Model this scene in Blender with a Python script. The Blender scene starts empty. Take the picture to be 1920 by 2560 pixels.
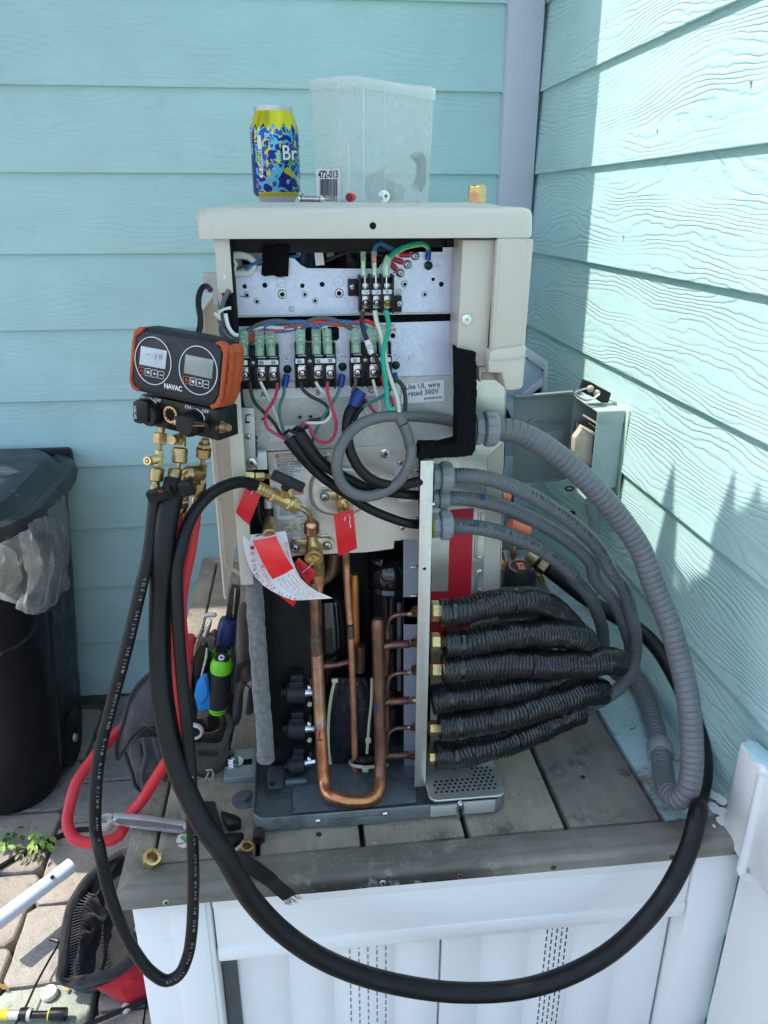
import bpy, bmesh, math, random
from mathutils import Vector, Matrix, noise
random.seed(7)
S = bpy.context.scene
C = S.collection
pi = math.pi
# ---------------------------------------------------------------- camera
F = 1911.0                       # focal length in pixels of the 1920 x 2560 photograph
PITCH = math.radians(21.73); YAW = math.radians(-6.3)
CAM = Vector((-.600, -2.006, 1.40))
HD = Vector((math.sin(-YAW), math.cos(-YAW), 0)); RT = Vector((math.cos(-YAW), -math.sin(-YAW), 0))
WD = HD * math.cos(PITCH) + Vector((0, 0, -math.sin(PITCH))); UP = HD * math.sin(PITCH) + Vector((0, 0, math.cos(PITCH)))
cd = bpy.data.cameras.new('camera'); cam = bpy.data.objects.new('camera', cd); C.objects.link(cam)
cd.sensor_fit = 'VERTICAL'; cd.sensor_height = 36.0; cd.lens = 36.0 * F / 2560.0
cd.clip_start = .02; cd.clip_end = 500
cam.matrix_world = Matrix(((RT.x, UP.x, -WD.x, CAM.x), (RT.y, UP.y, -WD.y, CAM.y), (RT.z, UP.z, -WD.z, CAM.z), (0, 0, 0, 1)))
S.camera = cam
S.render.resolution_x = 768; S.render.resolution_y = 1024
# ---------------------------------------------------------------- light
SUN = Vector((-1, .22, 1.71)).normalized()
w = bpy.data.worlds.new('World'); S.world = w; w.use_nodes = True
nt = w.node_tree; nt.nodes.clear()
sky = nt.nodes.new('ShaderNodeTexSky'); sky.sky_type = 'NISHITA'; sky.sun_disc = False
sky.sun_elevation = math.asin(SUN.z); sky.sun_rotation = math.atan2(SUN.x, SUN.y); sky.air_density = 1.0; sky.dust_density = 1.5; sky.ozone_density = 1.0
bg = nt.nodes.new('ShaderNodeBackground'); bg.inputs[1].default_value = .15
ow = nt.nodes.new('ShaderNodeOutputWorld'); nt.links.new(sky.outputs[0], bg.inputs[0]); nt.links.new(bg.outputs[0], ow.inputs[0])
sd = bpy.data.lights.new('sun', 'SUN'); sd.energy = 2.05; sd.angle = math.radians(.45); sd.color = (1, .95, .87)
so = bpy.data.objects.new('sun', sd); C.objects.link(so); so.rotation_mode = 'QUATERNION'; so.rotation_quaternion = (-SUN).to_track_quat('-Z', 'Y'); so.location = (-3, 1, 6)
S.view_settings.view_transform = 'Standard'; S.view_settings.look = 'None'; S.view_settings.gamma = 1; S.view_settings.use_curve_mapping = False
S.view_settings.exposure = 1.6
# ---------------------------------------------------------------- measuring: a point of the photograph on a plane of the place
VW = dict(s=(0, 0, 1), A=(560, 120, 1.975), B=(520, 580, 2.304), C=(260, 780, 3.072), D=(560, 1080, 2.765), E=(560, 1500, 2.765), G=(1040, 880, 2.242),
          H=(1040, 1400, 1.885), I=(220, 1400, 2.911), J=(0, 1080, 2.048), K=(0, 1960, 2.592), L=(600, 1960, 1.257), M=(600, 240, 3.19), N=(1200, 0, 2.2125),
          O=(1240, 880, 4.366), T=(540, 580, 4.608), Q=(860, 580, 3.770), R=(560, 560, 2.592), S=(560, 980, 3.072), U=(1180, 560, 5.028), W=(1180, 1240, 5.925),
          X=(0, 2200, 3.95), Y=(1640, 1800, 2.911), Z=(460, 2000, 3.072), V=(640, 1660, 5.823), P6=(480, 480, 5.267), P7=(480, 880, 3.0714), P8=(1040, 1140, 6.146), d=(0, 0, .8640625), P5=(1500, 1450, 3.402), AB=(1240, 1200, 7.375), TL=(440, 1500, 4.81), AC=(0, 2020, 8.295), AD=(1260, 860, 8.506))
def ray(v, x, y):
    a, b, k = VW[v]; x = a + x / k; y = b + y / k
    return (x - 960) * RT - (y - 1280) * UP + F * WD
def P(v, x, y, Y=None, X=None, Z=None):
    r = ray(v, x, y)
    t = (Y - CAM.y) / r.y if Y is not None else (X - CAM.x) / r.x if X is not None else (Z - CAM.z) / r.z
    return CAM + r * t
def on(v, x, y, o, n):
    r = ray(v, x, y); return CAM + r * ((o - CAM).dot(n) / r.dot(n))
# ---------------------------------------------------------------- mesh building
def frame_z(d):
    d = d.normalized(); a = Vector((0, 0, 1)) if abs(d.z) < .9 else Vector((1, 0, 0))
    x = a.cross(d).normalized(); y = d.cross(x); return x, y, d
def basis(o, x, y, z): return Matrix(((x.x, y.x, z.x, o.x), (x.y, y.y, z.y, o.y), (x.z, y.z, z.z, o.z), (0, 0, 0, 1)))
def spline(pts, step):
    p = [Vector(q) for q in pts]; q = [p[0] * 2 - p[1]] + p + [p[-1] * 2 - p[-2]]; out = []
    for i in range(1, len(q) - 2):
        L = (q[i + 1] - q[i]).length; n = max(1, int(L / step))
        t0 = 0; a0 = max((q[i] - q[i - 1]).length, 1e-6) ** .5; a1 = max(L, 1e-6) ** .5; a2 = max((q[i + 2] - q[i + 1]).length, 1e-6) ** .5
        t1 = a0; t2 = t1 + a1; t3 = t2 + a2
        for k in range(n):
            t = t1 + (t2 - t1) * k / n
            A1 = (t1 - t) / (t1 - t0) * q[i - 1] + (t - t0) / (t1 - t0) * q[i]; A2 = (t2 - t) / (t2 - t1) * q[i] + (t - t1) / (t2 - t1) * q[i + 1]
            A3 = (t3 - t) / (t3 - t2) * q[i + 1] + (t - t2) / (t3 - t2) * q[i + 2]
            B1 = (t2 - t) / (t2 - t0) * A1 + (t - t0) / (t2 - t0) * A2; B2 = (t3 - t) / (t3 - t1) * A2 + (t - t1) / (t3 - t1) * A3
            out.append((t2 - t) / (t2 - t1) * B1 + (t - t1) / (t2 - t1) * B2)
    out.append(p[-1]); return out
class MB:
    def __init__(s): s.v = []; s.f = []; s.m = []; s.uv = []; s.k = 0; s.hasuv = False
    def add(s, vs, fs, uvs=None, smooth=None):
        o = len(s.v); s.v += [Vector(a) for a in vs]
        for i, f in enumerate(fs):
            s.f.append(tuple(o + j for j in f)); s.m.append(s.k)
            s.uv.append(uvs[i] if uvs else None)
        if uvs: s.hasuv = True
        return s
    def bm(s, b):
        b.verts.ensure_lookup_table(); b.verts.index_update()
        return s.add([v.co.copy() for v in b.verts], [[v.index for v in f.verts] for f in b.faces])
    def box(s, c, d, R=None, bev=0, seg=2):
        b = bmesh.new(); bmesh.ops.create_cube(b, size=1)
        for v in b.verts: v.co = Vector((v.co.x * d[0], v.co.y * d[1], v.co.z * d[2]))
        if bev: bmesh.ops.bevel(b, geom=b.edges[:], offset=min(bev, min(d) * .49), segments=seg, affect='EDGES', profile=.5)
        M = Matrix.Translation(Vector(c)) @ (R.to_4x4() if R else Matrix())
        bmesh.ops.transform(b, matrix=M, verts=b.verts); s.bm(b); b.free(); return s
    def bb(s, a, b, bev=0, seg=2):
        a = Vector(a); b = Vector(b); return s.box((a + b) / 2, [max(abs(q), 1e-4) for q in (b - a)], None, bev, seg)
    def pb(s, v, x0, y0, x1, y1, Y, dep, bev=0, push=0):          # box whose front face is a rectangle of the photograph at depth Y
        a = P(v, x0, y0, Y=Y); b = P(v, x1, y0, Y=Y); c = P(v, x1, y1, Y=Y); e = P(v, x0, y1, Y=Y)
        return s.bb(((a.x + e.x) / 2, Y - push, (a.z + b.z) / 2), ((b.x + c.x) / 2, Y + dep, (c.z + e.z) / 2), bev)
    def prism(s, pts, ext, bev=0, seg=2, caps=True):
        b = bmesh.new(); vs = [b.verts.new(Vector(p)) for p in pts]; f = b.faces.new(vs)
        r = bmesh.ops.extrude_face_region(b, geom=[f]); bmesh.ops.translate(b, vec=Vector(ext), verts=[g for g in r['geom'] if isinstance(g, bmesh.types.BMVert)])
        bmesh.ops.recalc_face_normals(b, faces=b.faces[:])
        if bev: bmesh.ops.bevel(b, geom=b.edges[:], offset=bev, segments=seg, affect='EDGES', profile=.5)
        s.bm(b); b.free(); return s
    def pp(s, v, pts, Y, dep, bev=0):                             # prism from a photograph outline at depth Y
        return s.prism([P(v, x, y, Y=Y) for x, y in pts], (0, dep, 0), bev)
    def tube(s, pts, r, n=12, step=.006, cap=True, rf=None, smooth=True):
        c = spline(pts, step) if smooth and len(pts) > 2 else [Vector(p) for p in pts]
        if isinstance(r, (list, tuple)):
            R = []; L0 = [0]
            for i in range(1, len(pts)): L0.append(L0[-1] + (Vector(pts[i]) - Vector(pts[i - 1])).length)
            l = 0
            tot = sum((c[i] - c[i - 1]).length for i in range(1, len(c)))
            for i, p in enumerate(c):
                if i: l += (c[i] - c[i - 1]).length
                q = l / max(tot, 1e-9) * L0[-1]; j = 0
                while j < len(L0) - 2 and L0[j + 1] < q: j += 1
                t = (q - L0[j]) / max(L0[j + 1] - L0[j], 1e-9); R.append(r[j] + (r[j + 1] - r[j]) * min(max(t, 0), 1))
        else: R = [r] * len(c)
        vs = []; fs = []; uv = []; up = None; l = 0; ls = []
        for i, p in enumerate(c):
            d = (c[min(i + 1, len(c) - 1)] - c[max(i - 1, 0)]).normalized()
            if up is None: x, y, _ = frame_z(d)
            else:
                x = (up - d * up.dot(d)).normalized(); y = d.cross(x)
            up = x
            if i: l += (c[i] - c[i - 1]).length
            ls.append(l)
            for j in range(n):
                a = 2 * pi * j / n; rr = R[i] * (rf(l, a) if rf else 1)
                vs.append(p + (x * math.cos(a) + y * math.sin(a)) * rr)
        for i in range(len(c) - 1):
            for j in range(n):
                k = (j + 1) % n
                fs.append((i * n + j, i * n + k, (i + 1) * n + k, (i + 1) * n + j))
                uv.append(((ls[i], j / n), (ls[i], (j + 1) / n), (ls[i + 1], (j + 1) / n), (ls[i + 1], j / n)))
        if cap:
            fs.append(tuple(range(n - 1, -1, -1))); uv.append([(0, 0)] * n)
            fs.append(tuple((len(c) - 1) * n + j for j in range(n))); uv.append([(ls[-1], 0)] * n)
        return s.add(vs, fs, uv)
    def cyl(s, a, b, r, r2=None, n=20, cap=True): return s.lathe(a, Vector(b) - Vector(a), [(0, r), ((Vector(b) - Vector(a)).length, r if r2 is None else r2)], n, cap)
    def lathe(s, o, d, prof, n=24, cap=True, sq=None, ph=0):      # prof: (distance along d, radius)
        o = Vector(o); x, y, z = frame_z(Vector(d)); vs = []; fs = []
        for t, r in prof:
            for j in range(n):
                a = 2 * pi * j / n + ph; vs.append(o + z * t + (x * math.cos(a) + y * math.sin(a)) * max(r, 1e-5))
        for i in range(len(prof) - 1):
            for j in range(n):
                k = (j + 1) % n; fs.append((i * n + j, i * n + k, (i + 1) * n + k, (i + 1) * n + j))
        if cap:
            fs.append(tuple(range(n - 1, -1, -1))); fs.append(tuple((len(prof) - 1) * n + j for j in range(n)))
        return s.add(vs, fs)
    def hexnut(s, a, b, r, ch=.12): 
        L = (Vector(b) - Vector(a)).length; c = r * ch
        return s.lathe(a, Vector(b) - Vector(a), [(0, r - c), (min(c, L * .2), r), (L - min(c, L * .2), r), (L, r - c)], 6)
    def knurl(s, a, b, r, n=28):
        L = (Vector(b) - Vector(a)).length; x, y, z = frame_z(Vector(b) - Vector(a)); a = Vector(a); m = max(3, int(L / .0012)); vs = []; fs = []
        for i in range(m + 1):
            t = i / m; e = min(1, min(t, 1 - t) * 7 + .8)
            for j in range(n):
                q = 2 * pi * j / n; rr = r * e * (1 + (.035 if (i + j) % 2 else -.02)); vs.append(a + z * (L * t) + (x * math.cos(q) + y * math.sin(q)) * rr)
        for i in range(m):
            for j in range(n): k = (j + 1) % n; fs.append((i * n + j, i * n + k, (i + 1) * n + k, (i + 1) * n + j))
        fs.append(tuple(range(n - 1, -1, -1))); fs.append(tuple(m * n + j for j in range(n)))
        return s.add(vs, fs)
    def sphere(s, c, r, sc=(1, 1, 1), n=16, m=10, nz=0, R=None):
        vs = []; fs = []; c = Vector(c)
        for i in range(m + 1):
            t = pi * i / m
            for j in range(n):
                a = 2 * pi * j / n; p = Vector((math.sin(t) * math.cos(a) * sc[0], math.sin(t) * math.sin(a) * sc[1], math.cos(t) * sc[2])) * r
                if nz: p *= 1 + nz * noise.noise(p * (2.2 / r) + c * 9)
                if R: p = R @ p
                vs.append(c + p)
        for i in range(m):
            for j in range(n): k = (j + 1) % n; fs.append((i * n + j, (i + 1) * n + j, (i + 1) * n + k, i * n + k))
        return s.add(vs, fs)
    def sheet(s, g, th=0):                                        # grid of points, optional thickness
        h = len(g); wd = len(g[0]); vs = [Vector(p) for r in g for p in r]; fs = [(i * wd + j, i * wd + j + 1, (i + 1) * wd + j + 1, (i + 1) * wd + j) for i in range(h - 1) for j in range(wd - 1)]
        if not th: return s.add(vs, fs)
        b = bmesh.new(); bv = [b.verts.new(v) for v in vs]; [b.faces.new([bv[i] for i in f]) for f in fs]
        b.normal_update(); bmesh.ops.solidify(b, geom=b.faces[:], thickness=th); s.bm(b); b.free(); return s
NM = {}
def mesh(mb, name, mats, org=Vector((0, 0, 0)), flat=False, ang=35):
    me = bpy.data.meshes.new(name); me.from_pydata([v - org for v in mb.v], [], mb.f)
    for m in (mats if isinstance(mats, (list, tuple)) else [mats]): me.materials.append(m)
    me.polygons.foreach_set('material_index', mb.m)
    if mb.hasuv:
        u = me.uv_layers.new(name='UVMap'); fl = []
        for f, q in zip(mb.f, mb.uv):
            for i in range(len(f)): fl += (q[i] if q else (0, 0))
        u.data.foreach_set('uv', fl)
    b = bmesh.new(); b.from_mesh(me); bmesh.ops.remove_doubles(b, verts=b.verts, dist=1e-6)
    if not mb.hasuv: bmesh.ops.recalc_face_normals(b, faces=b.faces[:])
    b.to_mesh(me); b.free()
    if not flat:
        me.shade_smooth(); me.set_sharp_from_angle(angle=math.radians(ang))
    return me
WL = {}
def tag(o, label=None, cat=None, group=None, kind=None):
    if label: o['label'] = label
    if cat: o['category'] = cat
    if group: o['group'] = group
    if kind: o['kind'] = kind
    return o
def thing(name, loc, label, cat, group=None):
    o = bpy.data.objects.new(name, None); C.objects.link(o); o.location = loc; o.empty_display_size = .02; WL[o] = Vector(loc); return tag(o, label, cat, group)
def obj(name, mb, mats, parent=None, label=None, cat=None, group=None, kind=None, flat=False, ang=35):
    if parent is not None: org = WL[parent]
    else:
        lo = Vector([min(v[i] for v in mb.v) for i in range(3)]); hi = Vector([max(v[i] for v in mb.v) for i in range(3)]); org = Vector(((lo.x + hi.x) / 2, (lo.y + hi.y) / 2, lo.z))
    o = bpy.data.objects.new(name, mesh(mb, name, mats, org, flat, ang)); C.objects.link(o); WL[o] = Vector(org)
    if parent is not None: o.parent = parent
    else: o.location = org
    return tag(o, label, cat, group, kind)
def inst(name, me, M, parent):                                    # shared mesh placed by a world matrix under a parent
    o = bpy.data.objects.new(name, me); C.objects.link(o)
    o.matrix_basis = Matrix.Translation(-WL[parent]) @ M if parent is not None else M
    if parent is not None: o.parent = parent
    WL[o] = WL[parent] if parent is not None else Vector((0, 0, 0)); return o
TXT = {}
def text(s, o, right, up, size, m, parent, name='lettering', align='CENTER', ext=.00012, bold=0, sx=1):
    key = (s, size, align, ext, bold)
    if key not in TXT:
        cu = bpy.data.curves.new(name, 'FONT'); cu.body = s; cu.size = size; cu.align_x = align; cu.align_y = 'CENTER'; cu.extrude = ext; cu.offset = bold; cu.resolution_u = 2
        t = bpy.data.objects.new(name + '_c', cu); C.objects.link(t); TXT[key] = bpy.data.meshes.new_from_object(t); bpy.data.objects.remove(t); bpy.data.curves.remove(cu)
    me = TXT[key].copy()
    x = Vector(right).normalized(); z = x.cross(Vector(up)).normalized(); y = z.cross(x)
    me.transform(basis(Vector(o) - WL[parent], x * sx, y, z)); me.materials.clear(); me.materials.append(m); me.name = name
    ob = bpy.data.objects.new(name, me); C.objects.link(ob); ob.parent = parent; WL[ob] = WL[parent]; return ob
XV = Vector((1, 0, 0)); YV = Vector((0, 1, 0)); ZV = Vector((0, 0, 1))
def ptext(s, v, x, y, Y, h, m, parent, ang=0, **k):               # lettering facing the viewer; h is its height in photograph-zoom pixels
    a, b, kk = VW[v]; o = P(v, x, y, Y=Y); sc = (o - CAM).dot(WD) / F / kk
    R = Matrix.Rotation(math.radians(ang), 3, 'Y'); return text(s, o - YV * .0004, R @ XV, R @ ZV, h * sc * 1.35, m, parent, **k)
# ---------------------------------------------------------------- materials
class N:
    def __init__(s, name):
        s.m = bpy.data.materials.new(name); s.m.use_nodes = True; s.t = s.m.node_tree; s.b = s.t.nodes['Principled BSDF']; s.out = s.t.nodes['Material Output']; s._c = None
    def n(s, t, **k):
        q = s.t.nodes.new('ShaderNode' + t)
        for a, b in k.items(): setattr(q, a, b)
        return q
    def l(s, a, b): s.t.links.new(a, b)
    def co(s, scale=(1, 1, 1), rnd=0, kind='Object'):
        tc = s.n('TexCoord'); mp = s.n('Mapping'); mp.inputs['Scale'].default_value = scale; s.l(tc.outputs[kind], mp.inputs[0])
        if rnd:
            oi = s.n('ObjectInfo'); mu = s.n('Math', operation='MULTIPLY'); mu.inputs[1].default_value = rnd; s.l(oi.outputs['Random'], mu.inputs[0])
            cb = s.n('CombineXYZ'); s.l(mu.outputs[0], cb.inputs[0]); s.l(mu.outputs[0], cb.inputs[1]); s.l(mu.outputs[0], cb.inputs[2]); s.l(cb.outputs[0], mp.inputs['Location'])
        return mp.outputs[0]
    def noise(s, vec, sc, det=3, rough=.5, dist=0):
        q = s.n('TexNoise'); q.inputs['Scale'].default_value = sc; q.inputs['Detail'].default_value = det; q.inputs['Roughness'].default_value = rough; q.inputs['Distortion'].default_value = dist
        s.l(vec, q.inputs['Vector']); return q.outputs['Fac']
    def ramp(s, fac, stops, interp='LINEAR'):
        q = s.n('ValToRGB'); e = q.color_ramp.elements; q.color_ramp.interpolation = interp
        while len(e) < len(stops): e.new(.5)
        for i, (p, c) in enumerate(stops): e[i].position = p; e[i].color = (*c, 1) if isinstance(c, tuple) else (c, c, c, 1)
        s.l(fac, q.inputs[0]); return q.outputs[0]
    def math(s, op, a, b=None, c=None):
        q = s.n('Math', operation=op)
        for i, v in enumerate((a, b, c)):
            if v is None: continue
            if isinstance(v, (int, float)): q.inputs[i].default_value = v
            else: s.l(v, q.inputs[i])
        return q.outputs[0]
    def mix(s, f, a, b, mode='MIX'):
        q = s.n('MixRGB', blend_type=mode)
        for i, v in enumerate((f, a, b)):
            if isinstance(v, (int, float)): q.inputs[i].default_value = v if i == 0 else (v, v, v, 1)
            elif isinstance(v, tuple): q.inputs[i].default_value = (*v, 1)
            else: s.l(v, q.inputs[i])
        return q.outputs[0]
    def bump(s, h, dist=.001, st=1, prev=None):
        q = s.n('Bump'); q.inputs['Strength'].default_value = st; q.inputs['Distance'].default_value = dist; s.l(h, q.inputs['Height'])
        if prev: s.l(prev, q.inputs['Normal'])
        return q.outputs[0]
def mat(name, col, rough=.5, metal=0, var=.12, vs=25, bump=0, bs=400, dirt=None, dirt_at=(.55, .75), dsc=8, spec=.5, coat=0, trans=0, ior=1.45, alpha=1, rnd=3, sc=(1, 1, 1), emis=0, sheen=0, sss=0, rv=.1):
    k = N(name); v = k.co(sc, rnd)
    f = k.noise(v, vs, 4, .6)
    c2 = tuple(min(1, x * (1 + var)) for x in col); c1 = tuple(x * (1 - var) for x in col)
    cc = k.ramp(f, [(.3, c1), (.7, c2)])
    if dirt: cc = k.mix(k.ramp(k.noise(v, dsc, 6, .65), [(dirt_at[0], 0.), (dirt_at[1], 1.)]), cc, dirt)
    k.l(cc, k.b.inputs['Base Color']); k.b.inputs['Metallic'].default_value = metal
    if rv: k.l(k.ramp(k.noise(v, vs * 2.3, 3), [(.3, max(0, rough - rv)), (.7, min(1, rough + rv))]), k.b.inputs['Roughness'])
    else: k.b.inputs['Roughness'].default_value = rough
    k.b.inputs['Specular IOR Level'].default_value = spec; k.b.inputs['Coat Weight'].default_value = coat; k.b.inputs['IOR'].default_value = ior
    k.b.inputs['Transmission Weight'].default_value = trans; k.b.inputs['Alpha'].default_value = alpha; k.b.inputs['Sheen Weight'].default_value = sheen
    if emis: k.b.inputs['Emission Color'].default_value = (*col, 1); k.b.inputs['Emission Strength'].default_value = emis
    if bump: k.l(k.bump(k.noise(v, bs, 3), bump), k.b.inputs['Normal'])
    return k.m
def siding_mat(name, col, amp=1.0):
    k = N(name); tc = k.n('TexCoord'); oi = k.n('ObjectInfo'); sx = k.n('SeparateXYZ'); k.l(tc.outputs['Object'], sx.inputs[0])
    rn = k.math('MULTIPLY', oi.outputs['Random'], 40.)
    cb = k.n('CombineXYZ'); k.l(k.math('MULTIPLY', sx.outputs[0], 2.1), cb.inputs[0]); k.l(rn, cb.inputs[1]); k.l(k.math('MULTIPLY', sx.outputs[2], 11.), cb.inputs[2])
    n1 = k.noise(cb.outputs[0], 1.0, 1.5, .45)
    cb2 = k.n('CombineXYZ'); k.l(k.math('MULTIPLY', sx.outputs[0], 26.), cb2.inputs[0]); k.l(rn, cb2.inputs[1]); k.l(k.math('MULTIPLY', sx.outputs[2], 60.), cb2.inputs[2])
    n2 = k.noise(cb2.outputs[0], 1.0, 2, .5)
    f = k.math('ADD', k.math('MULTIPLY', sx.outputs[2], 95.), k.math('ADD', k.math('MULTIPLY', n1, 17.), k.math('MULTIPLY', n2, 1.1)))
    g = k.math('SINE', k.math('MULTIPLY', f, 2 * pi))
    rg = k.ramp(k.math('MULTIPLY_ADD', g, .5, .5), [(0, 0.), (.35, .8), (1, 1.)])
    cb3 = k.n('CombineXYZ'); k.l(k.math('MULTIPLY', sx.outputs[0], 4.), cb3.inputs[0]); k.l(k.math('ADD', rn, 7.), cb3.inputs[1]); k.l(k.math('MULTIPLY', sx.outputs[2], 16.), cb3.inputs[2])
    msk = k.ramp(k.noise(cb3.outputs[0], 1., 2), [(.33, .12), (.6, 1.)])
    cb4 = k.n('CombineXYZ'); k.l(k.math('MULTIPLY', sx.outputs[0], 60.), cb4.inputs[0]); k.l(rn, cb4.inputs[1]); k.l(k.math('MULTIPLY', sx.outputs[2], 420.), cb4.inputs[2])
    fine = k.noise(cb4.outputs[0], 1., 3)
    h = k.math('ADD', k.math('MULTIPLY', k.math('MULTIPLY', rg, msk), amp), k.math('MULTIPLY', fine, .28))
    k.l(k.bump(h, .0009), k.b.inputs['Normal'])
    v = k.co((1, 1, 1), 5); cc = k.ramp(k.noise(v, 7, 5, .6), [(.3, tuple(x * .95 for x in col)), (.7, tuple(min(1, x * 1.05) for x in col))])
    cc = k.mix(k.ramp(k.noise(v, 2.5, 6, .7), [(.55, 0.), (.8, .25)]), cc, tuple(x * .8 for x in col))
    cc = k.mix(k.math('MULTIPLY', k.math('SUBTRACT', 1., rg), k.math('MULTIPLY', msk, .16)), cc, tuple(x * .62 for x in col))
    k.l(cc, k.b.inputs['Base Color']); k.b.inputs['Roughness'].default_value = .62; k.b.inputs['Specular IOR Level'].default_value = .35
    return k.m
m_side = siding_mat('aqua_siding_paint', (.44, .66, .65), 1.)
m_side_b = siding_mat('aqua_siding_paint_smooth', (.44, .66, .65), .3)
m_trim = mat('corner_trim_paint', (.56, .58, .64), .6, var=.04, bump=.0006, bs=1, sc=(300, 300, 8))
m_caulk = mat('aqua_caulk', (.38, .58, .58), .55)
def deck_mat(name, paint=0, dark=0):
    k = N(name); v = k.co((1, 1, 1), 6); vs = k.co((60, 3, 60), 6)
    c = k.ramp(k.noise(v, 9, 6, .65), [(.25, (.13, .12, .098)), (.5, (.225, .205, .172)), (.75, (.33, .305, .26))])
    c = k.mix(k.ramp(k.noise(vs, 1.5, 4, .6), [(.4, 0.), (.8, .35)]), c, (.085, .075, .062))
    c = k.mix(k.ramp(k.noise(v, 4.5, 5, .7, .4), [(.52, 0.), (.68, .55)]), c, (.33, .30, .235))
    c = k.mix(k.ramp(k.noise(v, 17, 5, .7), [(.56, 0.), (.70, .8)]), c, (.045, .040, .033))
    c = k.mix(k.ramp(k.noise(v, 130, 2, .5), [(.68, 0.), (.74, .55)]), c, (.33, .33, .3))
    if paint:
        c = k.mix(k.ramp(k.noise(v, 6, 7, .75, .6), [(.36, 0.), (.50, 1.)]), c, (.36, .52, .55)); c = k.mix(k.ramp(k.noise(v, 60, 6, .8, .6), [(.60, 0.), (.64, 1.)]), c, (.06, .065, .06))
    oi = k.n('ObjectInfo'); c = k.mix(1., c, k.ramp(oi.outputs['Random'], [(0, (.80, .80, .80)), (.5, (1., .97, .92)), (1, (1.18, 1.12, 1.03))]), 'MULTIPLY')
    c = k.mix(k.ramp(k.noise(v, 26, 6, .75, 1.), [(.60, 0.), (.68, .6)]), c, (.075, .055, .035))
    k.l(c, k.b.inputs['Base Color']); k.b.inputs['Roughness'].default_value = .82
    h = k.math('ADD', k.noise(v, 500, 3), k.math('MULTIPLY', k.noise(vs, 4, 4), 1.6)); k.l(k.bump(h, .0006), k.b.inputs['Normal']); return k.m
m_deck = deck_mat('weathered_grey_board'); m_deckp = deck_mat('paint_spattered_board', 1)
m_dirt = mat('dark_gap_dirt', (.02, .02, .018), .95)
def paver_mat(name, cs):
    k = N(name); v = k.co((1, 1, 1), 20); oi = k.n('ObjectInfo')
    a = k.ramp(oi.outputs['Random'], [(0, cs[0]), (.35, cs[1]), (.7, cs[2]), (1, cs[3])])
    c = k.mix(k.ramp(k.noise(v, 14, 6, .7), [(.35, 0.), (.75, .7)]), a, (.42, .36, .30)); c = k.mix(k.ramp(k.noise(v, 40, 5, .7), [(.55, 0.), (.75, .6)]), c, (.10, .095, .085))
    c = k.mix(k.ramp(k.noise(v, 260, 2, .6), [(.58, 0.), (.68, .55)]), c, (.5, .48, .44))
    k.l(c, k.b.inputs['Base Color']); k.b.inputs['Roughness'].default_value = .8
    h = k.math('ADD', k.math('MULTIPLY', k.noise(v, 30, 4), 3.), k.noise(v, 260, 4, .7)); k.l(k.bump(h, .0022), k.b.inputs['Normal']); return k.m
m_pav = paver_mat('tumbled_paver', [(.27, .235, .195), (.36, .30, .24), (.24, .225, .20), (.33, .30, .26)])
m_pavg = paver_mat('mint_sealed_paver', [(.36, .42, .34)] * 4)
m_soil = mat('joint_sand', (.07, .062, .05), .95, var=.4, bump=.003, bs=120)
m_vinyl = mat('white_vinyl', (.84, .84, .83), .42, var=.02, vs=3, dirt=(.60, .60, .58), dirt_at=(.66, .85), dsc=9)
m_vinylg = mat('white_vinyl_grained', (.84, .84, .83), .5, var=.02, vs=3, bump=.0005, bs=1, sc=(6, 160, 160), dirt=(.55, .53, .48), dirt_at=(.70, .82), dsc=1)
m_slot = mat('slot_shadow', (.10, .10, .10), .9)
m_beige = mat('cream_powder_coat', (.56, .51, .425), .38, var=.025, vs=8, bump=.00012, bs=900, dirt=(.45, .43, .37), dirt_at=(.68, .8), dsc=14)
m_cover = mat('ivory_cover_coat', (.60, .555, .47), .34, var=.02, vs=6, bump=.00012, bs=900)
def galv(name, col, rough=.38, metal=.85):
    k = N(name); v = k.co(); f = k.n('TexVoronoi'); f.inputs['Scale'].default_value = 260; k.l(v, f.inputs['Vector'])
    c = k.mix(k.ramp(f.outputs['Color'], [(0, 0.), (1, .35)]), col, tuple(x * .78 for x in col)); c = k.mix(k.ramp(k.noise(v, 18, 6, .7), [(.5, 0.), (.8, .45)]), c, tuple(x * .7 for x in col))
    k.l(c, k.b.inputs['Base Color']); k.b.inputs['Metallic'].default_value = metal
    k.l(k.ramp(f.outputs['Color'], [(0, rough - .07), (1, rough + .12)]), k.b.inputs['Roughness']); k.l(k.bump(k.noise(v, 700, 3), .00012), k.b.inputs['Normal']); return k.m
m_galv = galv('galvanised_steel', (.66, .65, .60), .36, .8); m_zinc = galv('blueish_zinc_plate', (.60, .66, .78), .42, .55); m_galv2 = galv('dull_galvanised', (.52, .53, .5), .5, .6)
m_steel = mat('bright_steel', (.72, .72, .72), .22, 1, var=.08, vs=60); m_screw = mat('nickel_screw', (.55, .55, .56), .3, 1, var=.2, vs=200)
m_brass = mat('brass', (.66, .48, .22), .33, .9, var=.12, vs=90, bump=.00006, bs=500, dirt=(.42, .29, .12), dirt_at=(.6, .8), dsc=60); m_brassd = mat('dull_brass', (.40, .28, .12), .38, 1, var=.2, vs=60, dirt=(.16, .11, .05), dirt_at=(.52, .75), dsc=50)
m_black = mat('black_plastic', (.008, .008, .009), .42, var=.15, spec=.35); m_blackm = mat('matt_black_plastic', (.014, .015, .017), .55, spec=.35, var=.15, bump=.0001, bs=900); m_gloss = mat('gloss_black_paint', (.008, .008, .010), .12, var=.1, coat=.6)
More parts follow.
